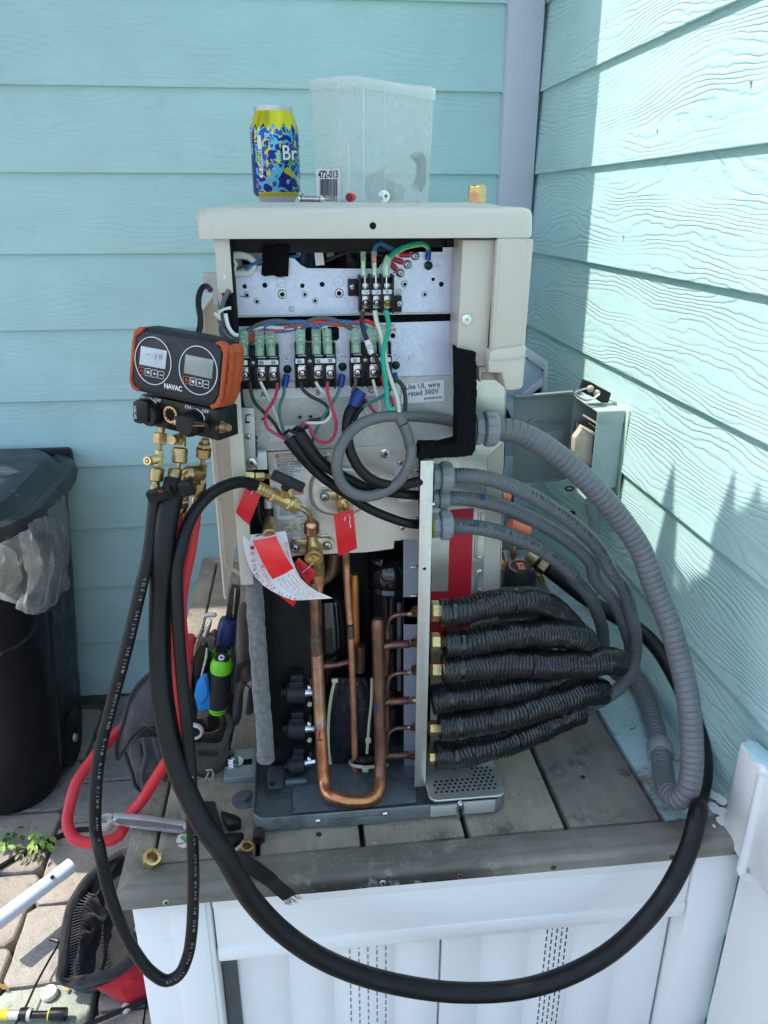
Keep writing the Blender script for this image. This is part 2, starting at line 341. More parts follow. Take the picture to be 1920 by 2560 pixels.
m_dark = mat('dark_grey_blue_plastic', (.022, .025, .031), .5, var=.1, spec=.35); m_rub = mat('black_rubber', (.0065, .0065, .0075), .42, spec=.34, var=.3, vs=40, bump=.00015, bs=600, rv=.08); m_foam = mat('black_foam', (.007, .007, .008), .95, spec=.1, var=.4, vs=260, bump=.0016, bs=420)
m_hole = mat('hole_shadow', (.003, .003, .004), .95, var=0, rv=0); m_void = mat('cavity_dark_and_cover_black', (.006, .007, .009), .7)  # m_void: black painted as cavity darkness, also the sound cover's own colour
m_orange = mat('orange_rubber', (.40, .065, .014), .5, var=.1); m_red = mat('red_hose_rubber', (.55, .02, .03), .42, var=.12); m_tag = mat('red_tag_plastic', (.62, .012, .02), .3, var=.03); m_redtape = mat('red_tape', (.55, .012, .03), .45, var=.04)
m_white = mat('white_plastic', (.72, .72, .69), .4, var=.03); m_paper = mat('white_label_paper', (.74, .74, .74), .5, var=.015); m_ink = mat('black_ink', (.015, .015, .018), .6, var=0, rv=0); m_inkr = mat('red_ink', (.50, .02, .04), .6, var=0, rv=0); m_inkg = mat('grey_ink', (.25, .25, .26), .6, var=0, rv=0); m_inkw = mat('white_print', (.75, .75, .76), .5, var=0, rv=0); m_print = mat('worn_hose_print', (.28, .28, .27), .6, var=.3, vs=300, rv=0); m_inko = mat('orange_print', (.62, .14, .04), .5, var=0, rv=0)
m_cond = mat('grey_flexible_conduit', (.15, .16, .175), .42, var=.14, vs=30)
m_fit = mat('grey_pvc_fitting', (.24, .25, .27), .45, var=.06); m_cable = mat('grey_cable_jacket', (.125, .125, .125), .45, var=.1)
m_wbk = mat('black_wire', (.02, .02, .022), .35); m_wwh = mat('white_wire', (.62, .60, .52), .4); m_wrd = mat('red_wire', (.5, .03, .08), .38); m_wgn = mat('dark_green_wire', (.03, .16, .14), .38); m_wgb = mat('bright_green_wire', (.0, .36, .24), .35); m_wbl = mat('blue_wire', (.03, .14, .32), .4); m_wgy = mat('grey_wire', (.10, .10, .105), .45); m_wyg = mat('yellow_green_wire', (.35, .5, .12), .4); m_wr2 = mat('scarlet_wire', (.6, .04, .03), .4)
m_crimpb = mat('blue_crimp', (.01, .06, .30), .3); m_crimpr = mat('red_crimp', (.5, .01, .04), .3); m_gscrew = mat('dark_green_screw', (.008, .05, .035), .3, .3); m_yscrew = mat('yellow_green_screw', (.45, .5, .03), .3, .5)
m_conn = mat('clear_green_connector', (.62, .86, .66), .18, trans=.75, ior=1.3, var=.03); m_connw = mat('connector_ring', (.75, .85, .7), .3)
m_pcb = mat('white_terminal_label', (.72, .74, .76), .4, var=.01); m_zip = mat('ivory_cable_tie', (.56, .54, .36), .4); m_zipw = mat('white_cable_tie', (.66, .66, .62), .4)
def copper(name, base, brown, at=(.42, .62), dk=(.10, .07, .055)):
    k = N(name); v = k.co(); c = k.mix(k.ramp(k.noise(v, 22, 6, .7), [(at[0], 0.), (at[1], 1.)]), base, brown); c = k.mix(k.ramp(k.noise(v, 55, 5, .7), [(.58, 0.), (.7, .7)]), c, dk)
    k.l(c, k.b.inputs['Base Color']); k.b.inputs['Metallic'].default_value = .75; k.l(k.ramp(k.noise(v, 30, 5), [(.3, .28), (.7, .55)]), k.b.inputs['Roughness']); k.l(k.bump(k.noise(v, 500, 3), .00012), k.b.inputs['Normal']); return k.m
m_cop = copper('bright_copper', (.80, .36, .18), (.50, .25, .16)); m_cop2 = copper('tarnished_copper', (.36, .155, .10), (.16, .095, .07), (.40, .56)); m_cop3 = copper('orange_copper', (.85, .33, .11), (.70, .28, .12), (.5, .8)); m_braze = mat('braze_joint', (.13, .10, .085), .5, .6, var=.3, vs=200)
m_felt = mat('grey_felt', (.17, .17, .17), .95, var=.35, vs=130, bump=.002, bs=300, sheen=.3)
m_navy = mat('navy_handle', (.012, .03, .11), .4, var=.1); m_lime = mat('lime_green_grip', (.16, .55, .02), .4); m_blue = mat('blue_plastic', (.01, .20, .55), .35); m_redg = mat('red_grip', (.38, .02, .035), .45)
def cloth(name, col, sc=900, b=.0004, rough=.9):
    return mat(name, col, rough, var=.2, vs=60, bump=b, bs=sc, sheen=.2)
m_bagg = cloth('grey_bag_fabric', (.055, .055, .06)); m_bagb = cloth('black_bag_fabric', (.010, .010, .011)); m_bagr = cloth('red_bag_fabric', (.50, .012, .02)); m_brown = cloth('brown_leather', (.09, .065, .05), 400); m_web = mat('black_webbing', (.009, .009, .009), .85, var=.2, vs=80, bump=.0006, bs=1, sc=(30, 900, 900))
m_bin = mat('black_bin_plastic', (.009, .010, .013), .42, spec=.25, var=.2, vs=12, bump=.0003, bs=300); m_binl = mat('patchy_bin_lid', (.022, .026, .031), .38, spec=.35, var=.3, vs=5, dirt=(.45, .46, .48), dirt_at=(.56, .72), dsc=3.2)  # lid: pale grey patches scattered over dark plastic
m_chrome = mat('satin_chrome', (.58, .59, .60), .45, .65, var=.08, vs=30); m_disc = mat('grey_green_enamel', (.36, .45, .43), .4, var=.05, vs=6, dirt=(.30, .36, .34), dirt_at=(.5, .8), dsc=12); m_tan = mat('dusty_beige_plastic', (.50, .42, .33), .7, var=.1, vs=60); m_putty = mat('mint_caulk_strip', (.45, .62, .48), .6, var=.06, bump=.001, bs=100)
m_lcd1 = mat('lcd_bright', (.50, .55, .60), .15, var=.12, vs=60); m_lcd2 = mat('lcd_dull', (.27, .30, .28), .15, var=.12, vs=40)
m_vac = mat('dark_pump_housing', (.02, .024, .03), .45); m_salm = mat('salmon_print', (.75, .22, .14), .45, var=0)
# glossy wrapped insulation, ribs are geometry and fine creases bump
def ins_mat():
    k = N('black_insulation_wrap'); tc = k.n('TexCoord'); v = k.co((1, 1, 1), 6); k.b.inputs['Base Color'].default_value = (.007, .0075, .009, 1)
    k.l(k.ramp(k.noise(v, 90, 5, .7), [(.3, .34), (.7, .6)]), k.b.inputs['Roughness']); k.b.inputs['Specular IOR Level'].default_value = .18; k.b.inputs['Coat Roughness'].default_value = .13; k.l(k.bump(k.noise(v, 150, 4, .65, 1.2), .0013), k.b.inputs['Normal']); k.b.inputs['Coat Weight'].default_value = .85; return k.m
m_ins = ins_mat()
def rib_mat(name, col, pitch, dist=.0006, rough=.4, thick=.5):
    k = N(name); tc = k.n('TexCoord'); sx = k.n('SeparateXYZ'); k.l(tc.outputs['UV'], sx.inputs[0]); v = k.co()
    a = k.math('SINE', k.math('MULTIPLY', sx.outputs[0], 2 * pi / pitch)); h = k.ramp(k.math('MULTIPLY_ADD', a, .5, .5), [(0, 0.), (thick, .9), (1, 1.)])
    k.l(k.bump(h, dist), k.b.inputs['Normal']); c = k.ramp(k.noise(v, 14, 6, .7), [(.3, tuple(x * .82 for x in col)), (.7, tuple(x * 1.2 for x in col))])
    c = k.mix(k.ramp(k.noise(v, 9, 6, .75), [(.60, 0.), (.66, .5)]), c, tuple(min(.5, x * 2) for x in col)); k.l(c, k.b.inputs['Base Color'])
    k.l(k.ramp(k.noise(v, 25, 4), [(.3, rough - .08), (.7, rough + .15)]), k.b.inputs['Roughness']); return k.m
m_cribs = rib_mat('ribbed_grey_conduit', (.115, .122, .132), .0048, .0007); m_cribl = rib_mat('large_ribbed_conduit', (.135, .14, .150), .0085, .0011, .42)
def clear_mat(name, col, rough, t, fog, sc=30):
    k = N(name); v = k.co(); tr = k.n('BsdfTransparent'); tr.inputs[0].default_value = (*t, 1); k.b.inputs['Base Color'].default_value = (*col, 1); k.b.inputs['Roughness'].default_value = rough; k.b.inputs['Transmission Weight'].default_value = 0
    mx = k.n('MixShader'); f = k.ramp(k.noise(v, sc, 6, .7, .5), [(.3, fog[0]), (.7, fog[1])]); k.l(f, mx.inputs[0]); k.l(tr.outputs[0], mx.inputs[1]); k.l(k.b.outputs[0], mx.inputs[2]); k.l(mx.outputs[0], k.out.inputs[0])
    tl = k.n('BsdfTranslucent'); tl.inputs[0].default_value = (*col, 1); m2 = k.n('MixShader'); m2.inputs[0].default_value = .45; k.l(k.b.outputs[0], m2.inputs[1]); k.l(tl.outputs[0], m2.inputs[2]); k.l(m2.outputs[0], mx.inputs[2]); return k.m
m_tub = clear_mat('cloudy_clear_plastic', (.72, .76, .76), .25, (.97, .99, .99), (.16, .38)); m_tubr = clear_mat('thick_clear_rim', (.80, .83, .83), .25, (.97, .99, .99), (.55, .7)); m_film = clear_mat('clear_bin_liner', (.62, .66, .67), .2, (.94, .97, .97), (.12, .5), 14)
GZ = .04
# ================================================================ ground
b = MB(); b.add([(-60, -60, 0), (60, -60, 0), (60, 60, 0), (-60, 60, 0)], [(0, 1, 2, 3)]); 
m_gnd = paver_mat('distant_paving', [(.22, .20, .18)] * 4)
b.v = [v + Vector((0, 0, GZ - .03)) for v in b.v]
ground = bpy.data.objects.new('ground', mesh(b, 'ground', m_soil)); C.objects.link(ground); ground['kind'] = 'structure'; WL[ground] = Vector((0, 0, 0))
b = MB()
for x0, y0, x1, y1 in ((-60, -60, 60, -3.2), (-60, -3.2, -3.4, 60),): b.add([(x0, y0, GZ - .006), (x1, y0, GZ - .006), (x1, y1, GZ - .006), (x0, y1, GZ - .006)], [(0, 1, 2, 3)])
far = obj('paving_beyond', b, m_gnd, ground); far['kind'] = 'stuff'
# tumbled pavers, laid in columns that run away from the viewer, joints wander
def paver_mesh(w, l, sd):
    rnd = random.Random(sd); bm_ = bmesh.new(); n = 5
    pts = []; c = min(w, l) * .075
    base = [(-w / 2 + c, -l / 2), (w / 2 - c, -l / 2), (w / 2, -l / 2 + c), (w / 2, l / 2 - c), (w / 2 - c, l / 2), (-w / 2 + c, l / 2), (-w / 2, l / 2 - c), (-w / 2, -l / 2 + c)]
    for i, (x, y) in enumerate(base):
        x2, y2 = base[(i + 1) % 8]
        for k in range(2 if i % 2 else 4): t = k / (2 if i % 2 else 4); pts.append((x + (x2 - x) * t + rnd.uniform(-.0022, .0022), y + (y2 - y) * t + rnd.uniform(-.0022, .0022)))
    n = len(pts); vs = []
    for s_, z in ((1.0, -.04), (1.0, -.012), (.985, -.003), (.95, 0.0)):
        for x, y in pts: vs.append((x * s_, y * s_, z))
    fs = [tuple(n * 3 + j for j in range(n))]
    for i in range(3):
        for j in range(n): k = (j + 1) % n; fs.append((i * n + j, i * n + k, (i + 1) * n + k, (i + 1) * n + j))
    q = MB(); q.add(vs, fs); return q
J1 = [(254, 1749), (220, 1870), (186, 1983), (142, 2076), (116, 2149), (65, 2280), (42, 2384)]
j1 = [P('s', x, y, Z=GZ) for x, y in J1]; x1m = sum(p.x for p in j1) / len(j1)
CWd = .186; variants = {}
rnd = random.Random(3)
def quadpaver(x0, x1, y0, y1, m):
    key = (round((x1 - x0) / .01), round((y1 - y0) / .01), rnd.randint(0, 2), m.name)
    if key not in variants: variants[key] = mesh(paver_mesh(x1 - x0 - .006, y1 - y0 - .006, rnd.random()), 'paver', m)
    o = bpy.data.objects.new('paver', variants[key]); C.objects.link(o); o.parent = ground
    o.location = ((x0 + x1) / 2, (y0 + y1) / 2, GZ + rnd.uniform(-.002, .0025)); o.rotation_euler = (rnd.uniform(-.008, .008), rnd.uniform(-.008, .008), rnd.uniform(-.02, .02))
green = P('K', 230, 1300, Z=GZ)
for ci in range(-9, 4):
    x0 = x1m + ci * CWd; y = .0 - rnd.uniform(.0, .12)
    while y > -2.3:
        L = rnd.choice([.14, .185, .185, .23]); a, c = y - L, y
        if x0 > -.86 and a > -1.2: y -= L; continue
        g = x0 < green.x < x0 + CWd and a < green.y < c
        quadpaver(x0, x0 + CWd, max(a, -3), min(c, -.008), m_pavg if g else m_pav); y -= L
# ================================================================ the two clapboard walls
def board_mesh(L, name, m, along):
    q = MB(); e = .1778
    prof = [(.012, 0), (.0125, .0015), (.004, e + .012), (0, e + .012), (0, .03), (.004, 0)]
    pts = [[(0, 0, 0)] * 0]
    n = len(prof); segs = 2; vs = []
    for t in (0, L):
        for o_, z in prof: vs.append((t, -o_, z))
    fs = [tuple(range(n - 1, -1, -1)), tuple(range(n, 2 * n))] + [(j, (j + 1) % n, n + (j + 1) % n, n + j) for j in range(n)]
    q.add(vs, fs); me = mesh(q, name, m, flat=True); return me
Z1 = CAM.z + .2605 - .0085                         # lowest edge of the uppermost board line seen
bw = thing('back_wall', (-1.6, 0, GZ), 'aqua clapboard wall that faces the viewer behind the opened heat pump', 'wall')
rw = thing('side_wall', (0, -1.1, GZ), 'aqua clapboard wall at right, half in sun, with strong raised wood grain', 'wall')
bm1 = board_mesh(3.6, 'siding_board', m_side_b, 0); bm2 = board_mesh(3.2, 'siding_board', m_side, 1)
BW0 = -.098
for k in range(-5, 10):
    z = Z1 - .1778 * k
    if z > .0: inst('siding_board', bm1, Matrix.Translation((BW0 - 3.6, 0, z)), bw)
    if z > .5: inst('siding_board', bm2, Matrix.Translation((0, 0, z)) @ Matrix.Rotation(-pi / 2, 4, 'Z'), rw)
    elif z > .2: inst('siding_board', bm2, Matrix.Translation((0, 0, z)) @ Matrix.Rotation(-pi / 2, 4, 'Z'), rw)
q = MB(); q.bb((-3.7, .0005, GZ), (0.1, .12, 2.75)); obj('sheathing', q, m_caulk, bw)
q = MB(); q.bb((.0005, -3.2, GZ), (.12, 0, 2.75)); obj('sheathing', q, m_caulk, rw)
q = MB(); q.bb((-3.7, -.006, GZ - .02), (-.9, -.0002, Z1 - .1778 * 9 - .001)); obj('foundation_strip', q, mat('concrete_strip', (.13, .13, .12), .9, var=.3, vs=60, bump=.001), bw)
q = MB(); q.bb((-.098, -.03, .3), (-.016, .0, 2.7), .0012); obj('corner_board', q, m_trim, bw)
for k in range(-3, 6):
    z = Z1 - .1778 * k; q = MB(); q.sphere((-.0985, -.013, z), .0045, (.7, .8, 1.0), 10, 6, .2); q.bb((-.1005, -.0115, z), (-.0975, -.003, z + .172)); obj('caulk_bead', q, m_caulk, bw)
for y, z in ((-.62, 1.72), (-.69, 1.515), (-.60, 1.352), (-.95, 1.55)):    # nails set in the sunny boards
    q = MB(); q.cyl((-.0125, y, z), (-.009, y, z), .0022); q.tube([(-.011, y - .001, z - .001), (-.0108, y - .002, z - .008)], .0007, 6); obj('nail', q, m_disc, rw)
# the eave above throws the edge of shade down the side wall
ev = thing('roof_eave', (-1.6, 0, 2.5), 'roof eave overhanging the top of the aqua clapboard wall', 'eave')
q = MB(); q.bb((-3.8, -.232, 2.5), (-.0, -.212, 2.62)); obj('fascia', q, m_vinyl, ev)
q = MB(); q.bb((-3.8, -.211, 2.5), (-.0, .3, 2.515)); obj('soffit', q, m_vinyl, ev)
q = MB(); q.prism([(-3.8, -.26, 2.63), (-3.8, .6, 3.1), (-3.8, .6, 3.13), (-3.8, -.26, 2.65)], (3.9, 0, 0)); obj('roof', q, m_blackm, ev)
# ================================================================ wooden stand
DZ = .60
st = thing('wooden_stand', (-.43, -.75, GZ), 'weathered grey plank stand with white vinyl skirt that carries the heat pump', 'stand')
gx = [-.819, -.683, -.541, -.397, -.256, -.117]
def plank(pts, z0, z1, m, name='plank', bev=.004):
    q = MB(); q.prism([(x, y, z0) for x, y in pts], (0, 0, z1 - z0), bev); return obj(name, q, m, st)
T_ = .028
plank([(-.857, -1.2625), (-.8205, -1.2235), (-.8205, -.30), (-.857, -.262)], DZ - .035, DZ, m_deck, 'border_board')
plank([(-.857, -.259), (-.822, -.296), (-.012, -.296), (-.012, -.259)], DZ - .035, DZ, m_deck, 'border_board')
for i, x in enumerate(gx):
    x1 = gx[i + 1] - .0035 if i < 5 else -.010
    if i == 0: x0 = x + .002
    else: x0 = x + .0035
    plank([(x0, -1.2165 + .002 * math.sin(i * 5)), (x1, -1.2145), (x1, -.30), (x0, -.30)], DZ - T_, DZ - .0005 * (i % 2), m_deckp if i == 5 else m_deck)
# front border: round-nosed board, mitred at the left corner
q = MB(); zt = DZ + .0015; zb = DZ - .027; prof = []
yb = -1.2185; yf = -1.267
for a in range(0, 6): t = a / 5 * pi / 2; prof.append((yf + .010 - .010 * math.sin(t), zt - .009 + .009 * math.cos(t)))
prof = [(yb, zb), (yb, zt - .002), (yb - .003, zt)] + prof + [(yf, zb + .006), (yf + .006, zb)]
vs = []; n = len(prof)
xs = [None] + [-.75 + i * .037 for i in range(21)]
def fx(i, y): return -.822 - (yb - y) * (.858 - .822) / .0485 - .0 if i == 0 else xs[i]
for i in range(len(xs)):
    for y, z in prof: vs.append((fx(i, y), y + .0008 * noise.noise(Vector((xs[i] or -.8, 0, z)) * 30), z))
fs = [tuple(range(n - 1, -1, -1)), tuple((len(xs) - 1) * n + j for j in range(n))]
for i in range(len(xs) - 1):
    for j in range(n): k = (j + 1) % n; fs.append((i * n + j, i * n + k, (i + 1) * n + k, (i + 1) * n + j))
q.add(vs, fs)
k = N('stained_front_board'); v = k.co((1, 1, 1)); tcx = k.n('SeparateXYZ'); k.l(v, tcx.inputs[0])
c = k.ramp(k.noise(v, 9, 6, .65), [(.25, (.15, .14, .115)), (.5, (.225, .21, .175)), (.75, (.31, .29, .245))]); vs_ = k.co((6, 90, 90)); c = k.mix(k.ramp(k.noise(vs_, 1.2, 4, .6), [(.4, 0.), (.8, .5)]), c, (.08, .085, .08))
msk = k.math('MULTIPLY', k.ramp(k.math('ABSOLUTE', k.math('ADD', tcx.outputs[0], .08)), [(.09, 1.), (.19, 0.)]), k.ramp(tcx.outputs[2], [(.535, 1.), (.552, .85), (.561, .3)]))
c = k.mix(k.math('MULTIPLY', msk, k.ramp(k.noise(v, 30, 7, .8, .3), [(.42, 0.), (.47, 1.)])), c, (.006, .006, .005)); c = k.mix(k.ramp(k.noise(v, 30, 6, .8, .6), [(.58, 0.), (.68, .5)]), c, (.07, .06, .045))
k.l(c, k.b.inputs['Base Color']); k.b.inputs['Roughness'].default_value = .8; k.l(k.bump(k.math('ADD', k.noise(v, 500, 3), k.noise(vs_, 4, 3)), .0007), k.b.inputs['Normal'])
fb = obj('border_board', q, k.m, st)
for x, y, rust in ((-.795, 0, 0), (-.52, 0, 0), (-.418, 0, 1), (-.292, 0, 1), (-.127, 0, 1)):
    q = MB(); q.lathe((x, yf + .003, DZ - .0145), (0, -1, 0), [(0, .0045), (.003, .0045), (.0036, .0036), (.0036, .0)], 14); q.k = 1; q.lathe((x, yf - .0007, DZ - .0145), (0, -1, 0), [(0, .0018), (.0004, .0018)], 6)
    obj('deck_screw', q, [mat('rusty_screw', (.16, .06, .035), .85, .3, var=.4, vs=300) if rust else m_screw, m_hole], st)
for x, y in ((-.60, -1.19), (-.475, -1.17), (-.765, -.72), (-.64, -.30), (-.19, -.88), (-.33, -.95), (-.20, -1.12), (-.07, -.9), (-.30, -.62)):
    q = MB(); q.lathe((x, y, DZ + .0003), (0, 0, 1), [(0, .0042), (.0004, .003), (.0005, 0)], 12); obj('deck_screw', q, m_dirt, st)
q = MB(); q.bb((-.85, -1.20, GZ), (-.0, -.30, DZ - .036)); obj('frame_box', q, m_slot, st)
# ---- vinyl skirt
yS = -1.254
zt = DZ - .0285
q = MB(); q.bb((-.843, yS + .002, GZ), (-.744, yS + .09, zt), .004); q.bb((-.796, yS - .0015, GZ), (-.750, yS + .004, zt - .002), .002); obj('corner_post', q, m_vinyl, st)
q = MB(); q.bb((-.7415, yS + .004, zt - .105), (-.083, yS + .02, zt - .004), .003); q.bb((-.7415, yS + .0005, zt - .118), (-.083, yS + .022, zt - .092), .004); q.bb((-.7415, yS + .001, zt - .022), (-.083, yS + .006, zt - .0015), .0025); obj('top_rail', q, m_vinylg, st)
q = MB(); q.bb((-.081, yS + .001, GZ), (-.012, yS + .07, zt - .003), .003); obj('corner_post', q, m_vinyl, st)
q = MB(); q.bb((-.742, yS + .03, GZ), (-.722, yS + .034, zt - .1)); obj('gap_shadow', q, m_slot, st)
# skirt panels: vertical V-groove boards of vented vinyl
xa, xb = -.722, -.083; grooves = [(-.722, -.653), (-.650, -.59), (-.587, -.50), (-.497, -.435), (-.432, -.372), (-.369, -.300), (-.297, -.232), (-.229, -.160), (-.157, -.084)]
vent = {2: 1, 6: 1}
for i, (x0, x1) in enumerate(grooves):
    q = MB(); yo = yS + .03; d1 = .005; x1 = grooves[i + 1][0] if i < 8 else x1
    pr = [(x0, yo + d1), (x0 + .012, yo + d1), (x0 + .022, yo), (x1 - .008, yo), (x1, yo + d1)] if i != 4 else [(x0, yo + .012), (x0 + .003, yo + .012), (x0 + .003, yo), (x1 - .008, yo), (x1, yo + d1)]
    vs = []; 
    for z in (GZ, zt - .09):
        for x, y in pr: vs.append((x, y, z))
    n = len(pr); fs = [(j, j + 1, n + j + 1, n + j) for j in range(n - 1)]
    q.add(vs, fs); pn = obj('skirt_panel', q, m_vinylg, st)
    if i in (2, 6):
        for r in range(5):
            q = MB(); xx = x0 + .024 + r * (x1 - x0 - .038) / 4
            for j in range(30): z = zt - .125 - j * .0142 - (r % 2) * .007; q.bb((xx - .0011, yo - .0004, z - .0088), (xx + .0011, yo + .001, z))
            o = obj('vent_slots', q, m_slot if i == 6 else m_inkg, pn); o['kind'] = 'stuff'
# ================================================================ white vinyl fence on the right
fe = thing('vinyl_fence', (.0, -1.45, GZ), 'white vinyl fence with caulked post at the right of the stand', 'fence')
pA = P('Y', 640, 700, Y=-1.262)
def yq(x, y, Y): return P('Y', x, y, Y=Y)
# round-nosed channel post standing on the deck corner
tp = P('Y', 765, 125, X=-.008); bt = P('Y', 655, 850, X=-.008)
q = MB(); q.bb((-.040, -1.288, .585), (-.0135, -1.232, .742), .006, 3); q.tube([(-.038, -1.288, .572), (-.038, -1.288, .735)], .0065, 12, smooth=False); obj('post_channel', q, m_vinyl, fe)
q = MB(); q.sphere((-.027, -1.260, .741), .018, (.8, 1.5, .22), 16, 8, .25); obj('paint_smear', q, mat('pale_blue_paint_smear', (.42, .62, .68), .5, var=.1), fe)
q = MB(); q.bb((-.036, -2.2, .585), (-.014, -1.292, .735), .003); obj('rail', q, m_vinylg, fe)
q = MB(); q.bb((-.026, -2.2, GZ), (-.0135, -1.272, .60), .001); obj('fence_panel', q, m_vinyl, fe)
q = MB(); q.sphere((-.022, -1.285, .565), .011, (1.7, 1.2, .5), 14, 8, .5); q.sphere((-.004, -1.298, .567), .009, (1.3, 1, .5), 14, 8, .6); obj('caulk_lump', q, m_vinyl, fe)
q = MB()
for i, (x, y, r) in enumerate(((-.036, -1.205, .008), (-.028, -1.218, .009), (-.040, -1.230, .006), (-.026, -1.18, .007), (-.055, -1.238, .002), (-.02, -1.19, .008))):
    n = 18; ring = [(x + r * (1 + .22 * noise.noise(Vector((math.cos(a) * 1.5, math.sin(a) * 1.5, i)))) * math.cos(a), y + 1.5 * r * (1 + .22 * noise.noise(Vector((math.cos(a) * 2, math.sin(a) * 2, i + 5)))) * math.sin(a), DZ + .0022 + i * .0002) for a in [2 * pi * j / n for j in range(n)]]
    q.prism(ring, (0, 0, .0008))
obj('paint_spill', q, m_vinyl, st)

# ================================================================ unseen tree added above the frame, leaves placed to shade stand and wall
tr_ = thing('added_shade_tree', (-3.3, -2.9, GZ), 'unseen broad leaved tree added to cast leaf shade on wall and stand', 'tree')
m_leaf = mat('broad_leaf', (.05, .11, .03), .45, var=.3, vs=12); m_bark = mat('smooth_bark', (.14, .11, .085), .85, var=.3, vs=30, bump=.004, bs=60)
q = MB(); q.tube([(-3.3, -2.9, GZ), (-3.25, -2.8, 1.3), (-3.1, -2.6, 2.6), (-2.9, -2.4, 3.6)], [.10, .085, .07, .05], 14, .08); obj('trunk', q, m_bark, tr_)
for e in ((-2.3, -1.3, 4.1), (-2.1, -2.0, 4.15), (-2.6, -1.0, 4.05), (-3.1, -1.2, 4.1)): q = MB(); q.tube([(-3.0, -2.5, 3.2), ((e[0] - 3) / 2, (e[1] - 2.5) / 2, 3.85), e], [.045, .03, .012], 8, .08); obj('limb', q, m_bark, tr_)
def caster(y, z, t): return Vector((0, y, z)) + Vector((-1, .22, 1.71)) * t
def leaf(A_, B_, w_, nm='leaf', m_=None):
    d = B_ - A_; L = d.length; s_ = d.cross(SUN).normalized(); q = MB(); vs = []; n = 10
    for i in range(n + 1):
        u = i / n; ww = w_ * (math.sin(pi * min(1, .10 + u * .9)) ** .75 if i < n else .004) * (1 - .35 * u); p = A_.lerp(B_, u) - ZV * .06 * L * math.sin(pi * u) * -1
        vs += [p - s_ * ww - ZV * ww * .2, p, p + s_ * ww - ZV * ww * .2]
    q.add(vs, [(i * 3 + j, i * 3 + j + 1, i * 3 + j + 4, i * 3 + j + 3) for i in range(n) for j in (0, 1)]); return obj(nm, q, m_ or m_leaf, tr_)
q = MB(); q.tube([(-2.6, -1.6, 3.9), (-1.7, -1.25, 3.3), (-1.1, -1.0, 2.65), (-.95, -.92, 2.35)], [.03, .022, .014, .008], 8, .06); obj('limb', q, m_bark, tr_)
for a_, b_, w2 in (((-.945, .40), (-.897, 1.010), .055), ((-.975, .35), (-.925, .90), .045), ((-1.12, .30), (-1.062, 1.055), .068), ((-1.22, .30), (-1.12, 1.055), .12), ((-1.30, .35), (-1.20, 1.07), .15), ((-1.45, .4), (-1.34, 1.08), .17), ((-1.66, .4), (-1.52, 1.08), .18)):
    tt_ = .80 + abs(a_[0] + 1.1) * .25; leaf(caster(*a_, tt_), caster(*b_, tt_), w2)
for i in range(7): z_ = .93 - i * .11; leaf(caster(-1.02 + .012 * i - .03 * (i == 0), z_ - .03, .84 + .01 * i), caster(-1.75, z_ + .02, .84 + .01 * i), .085)
for i in range(16): y = -.965 - i * .045; leaf(caster(y - .08, .05 + .1 * (i % 3), .98), caster(y, .62 + .08 * (i % 2), .95), .06)
rl_ = random.Random(21)
for i in range(150):
    y = rl_.uniform(-2.6, -1.02); z = rl_.uniform(-1.5, .72); t = 1.75 + rl_.uniform(-.05, .35); a = rl_.uniform(0, 2 * pi); L = rl_.uniform(.28, .42)
    c = caster(y, z, t); d = Vector((math.cos(a), math.sin(a), rl_.uniform(-.2, .2))); e = c + d * L * .5; f_ = c - d * L * .5
    yp = lambda p: (p.y + .22 * p.x, p.z + 1.71 * p.x)
    if max(yp(e)[0], yp(f_)[0]) > -.90 or (max(yp(e)[1], yp(f_)[1]) > .9): continue
    leaf(f_, e, rl_.uniform(.07, .11))
for i in range(40):
    z = -1.45 + i * .058; leaf(caster(-1.30 + rl_.uniform(-.02, .02), z - .05, 1.8), caster(-.93 + rl_.uniform(-.02, .02), z, 1.8), .05)
# ================================================================ heat pump
hp = thing('heat_pump', (-.515, -.67, DZ), 'opened outdoor heat pump, service panel off, copper pipes and terminal blocks showing', 'heat pump')
def U_(name, q, m, parent=None, **k): return obj(name, q, m, parent or hp, **k)
YC = -1.15; YU = -1.085; YL = -1.089; YVP = -1.085
def rrect(x0, y0, x1, y1, r, n=5):
    out = []
    for cx, cy, a0 in ((x1 - r, y1 - r, 0), (x0 + r, y1 - r, pi / 2), (x0 + r, y0 + r, pi), (x1 - r, y0 + r, 3 * pi / 2)):
        for i in range(n + 1): a = a0 + pi / 2 * i / n; out.append((cx + r * math.cos(a), cy + r * math.sin(a)))
    return out
def loft(q, loops, cap=(1, 1)):
    n = len(loops[0]); vs = [p for l in loops for p in l]; fs = []
    for i in range(len(loops) - 1):
        for j in range(n): k = (j + 1) % n; fs.append((i * n + j, i * n + k, (i + 1) * n + k, (i + 1) * n + j))
    if cap[0]: fs.append(tuple(range(n - 1, -1, -1)))
    if cap[1]: fs.append(tuple((len(loops) - 1) * n + j for j in range(n)))
    return q.add(vs, fs)
def rl(x0, y0, x1, y1, r, z, ins=0): return [(x, y, z) for x, y in rrect(x0 + ins, y0 + ins, x1 - ins, y1 - ins, max(r - ins * .6, .004))]
q = MB(); cv = (-.7005, -1.15, -.3415, -.165, .016)
loft(q, [rl(*cv, 1.3725, .003), rl(*cv, 1.3695), rl(*cv, 1.374, -.0006), rl(*cv, 1.391), rl(*cv, 1.3955, .0012), rl(*cv, 1.3985, .0042), rl(*cv, 1.400, .009), rl(*cv, 1.4012, .028), rl(*cv, 1.4040, .042), rl(*cv, 1.4052, .056)])
cover = U_('top_cover', q, m_cover)
hc = P('A', 735, 878, Y=YC)
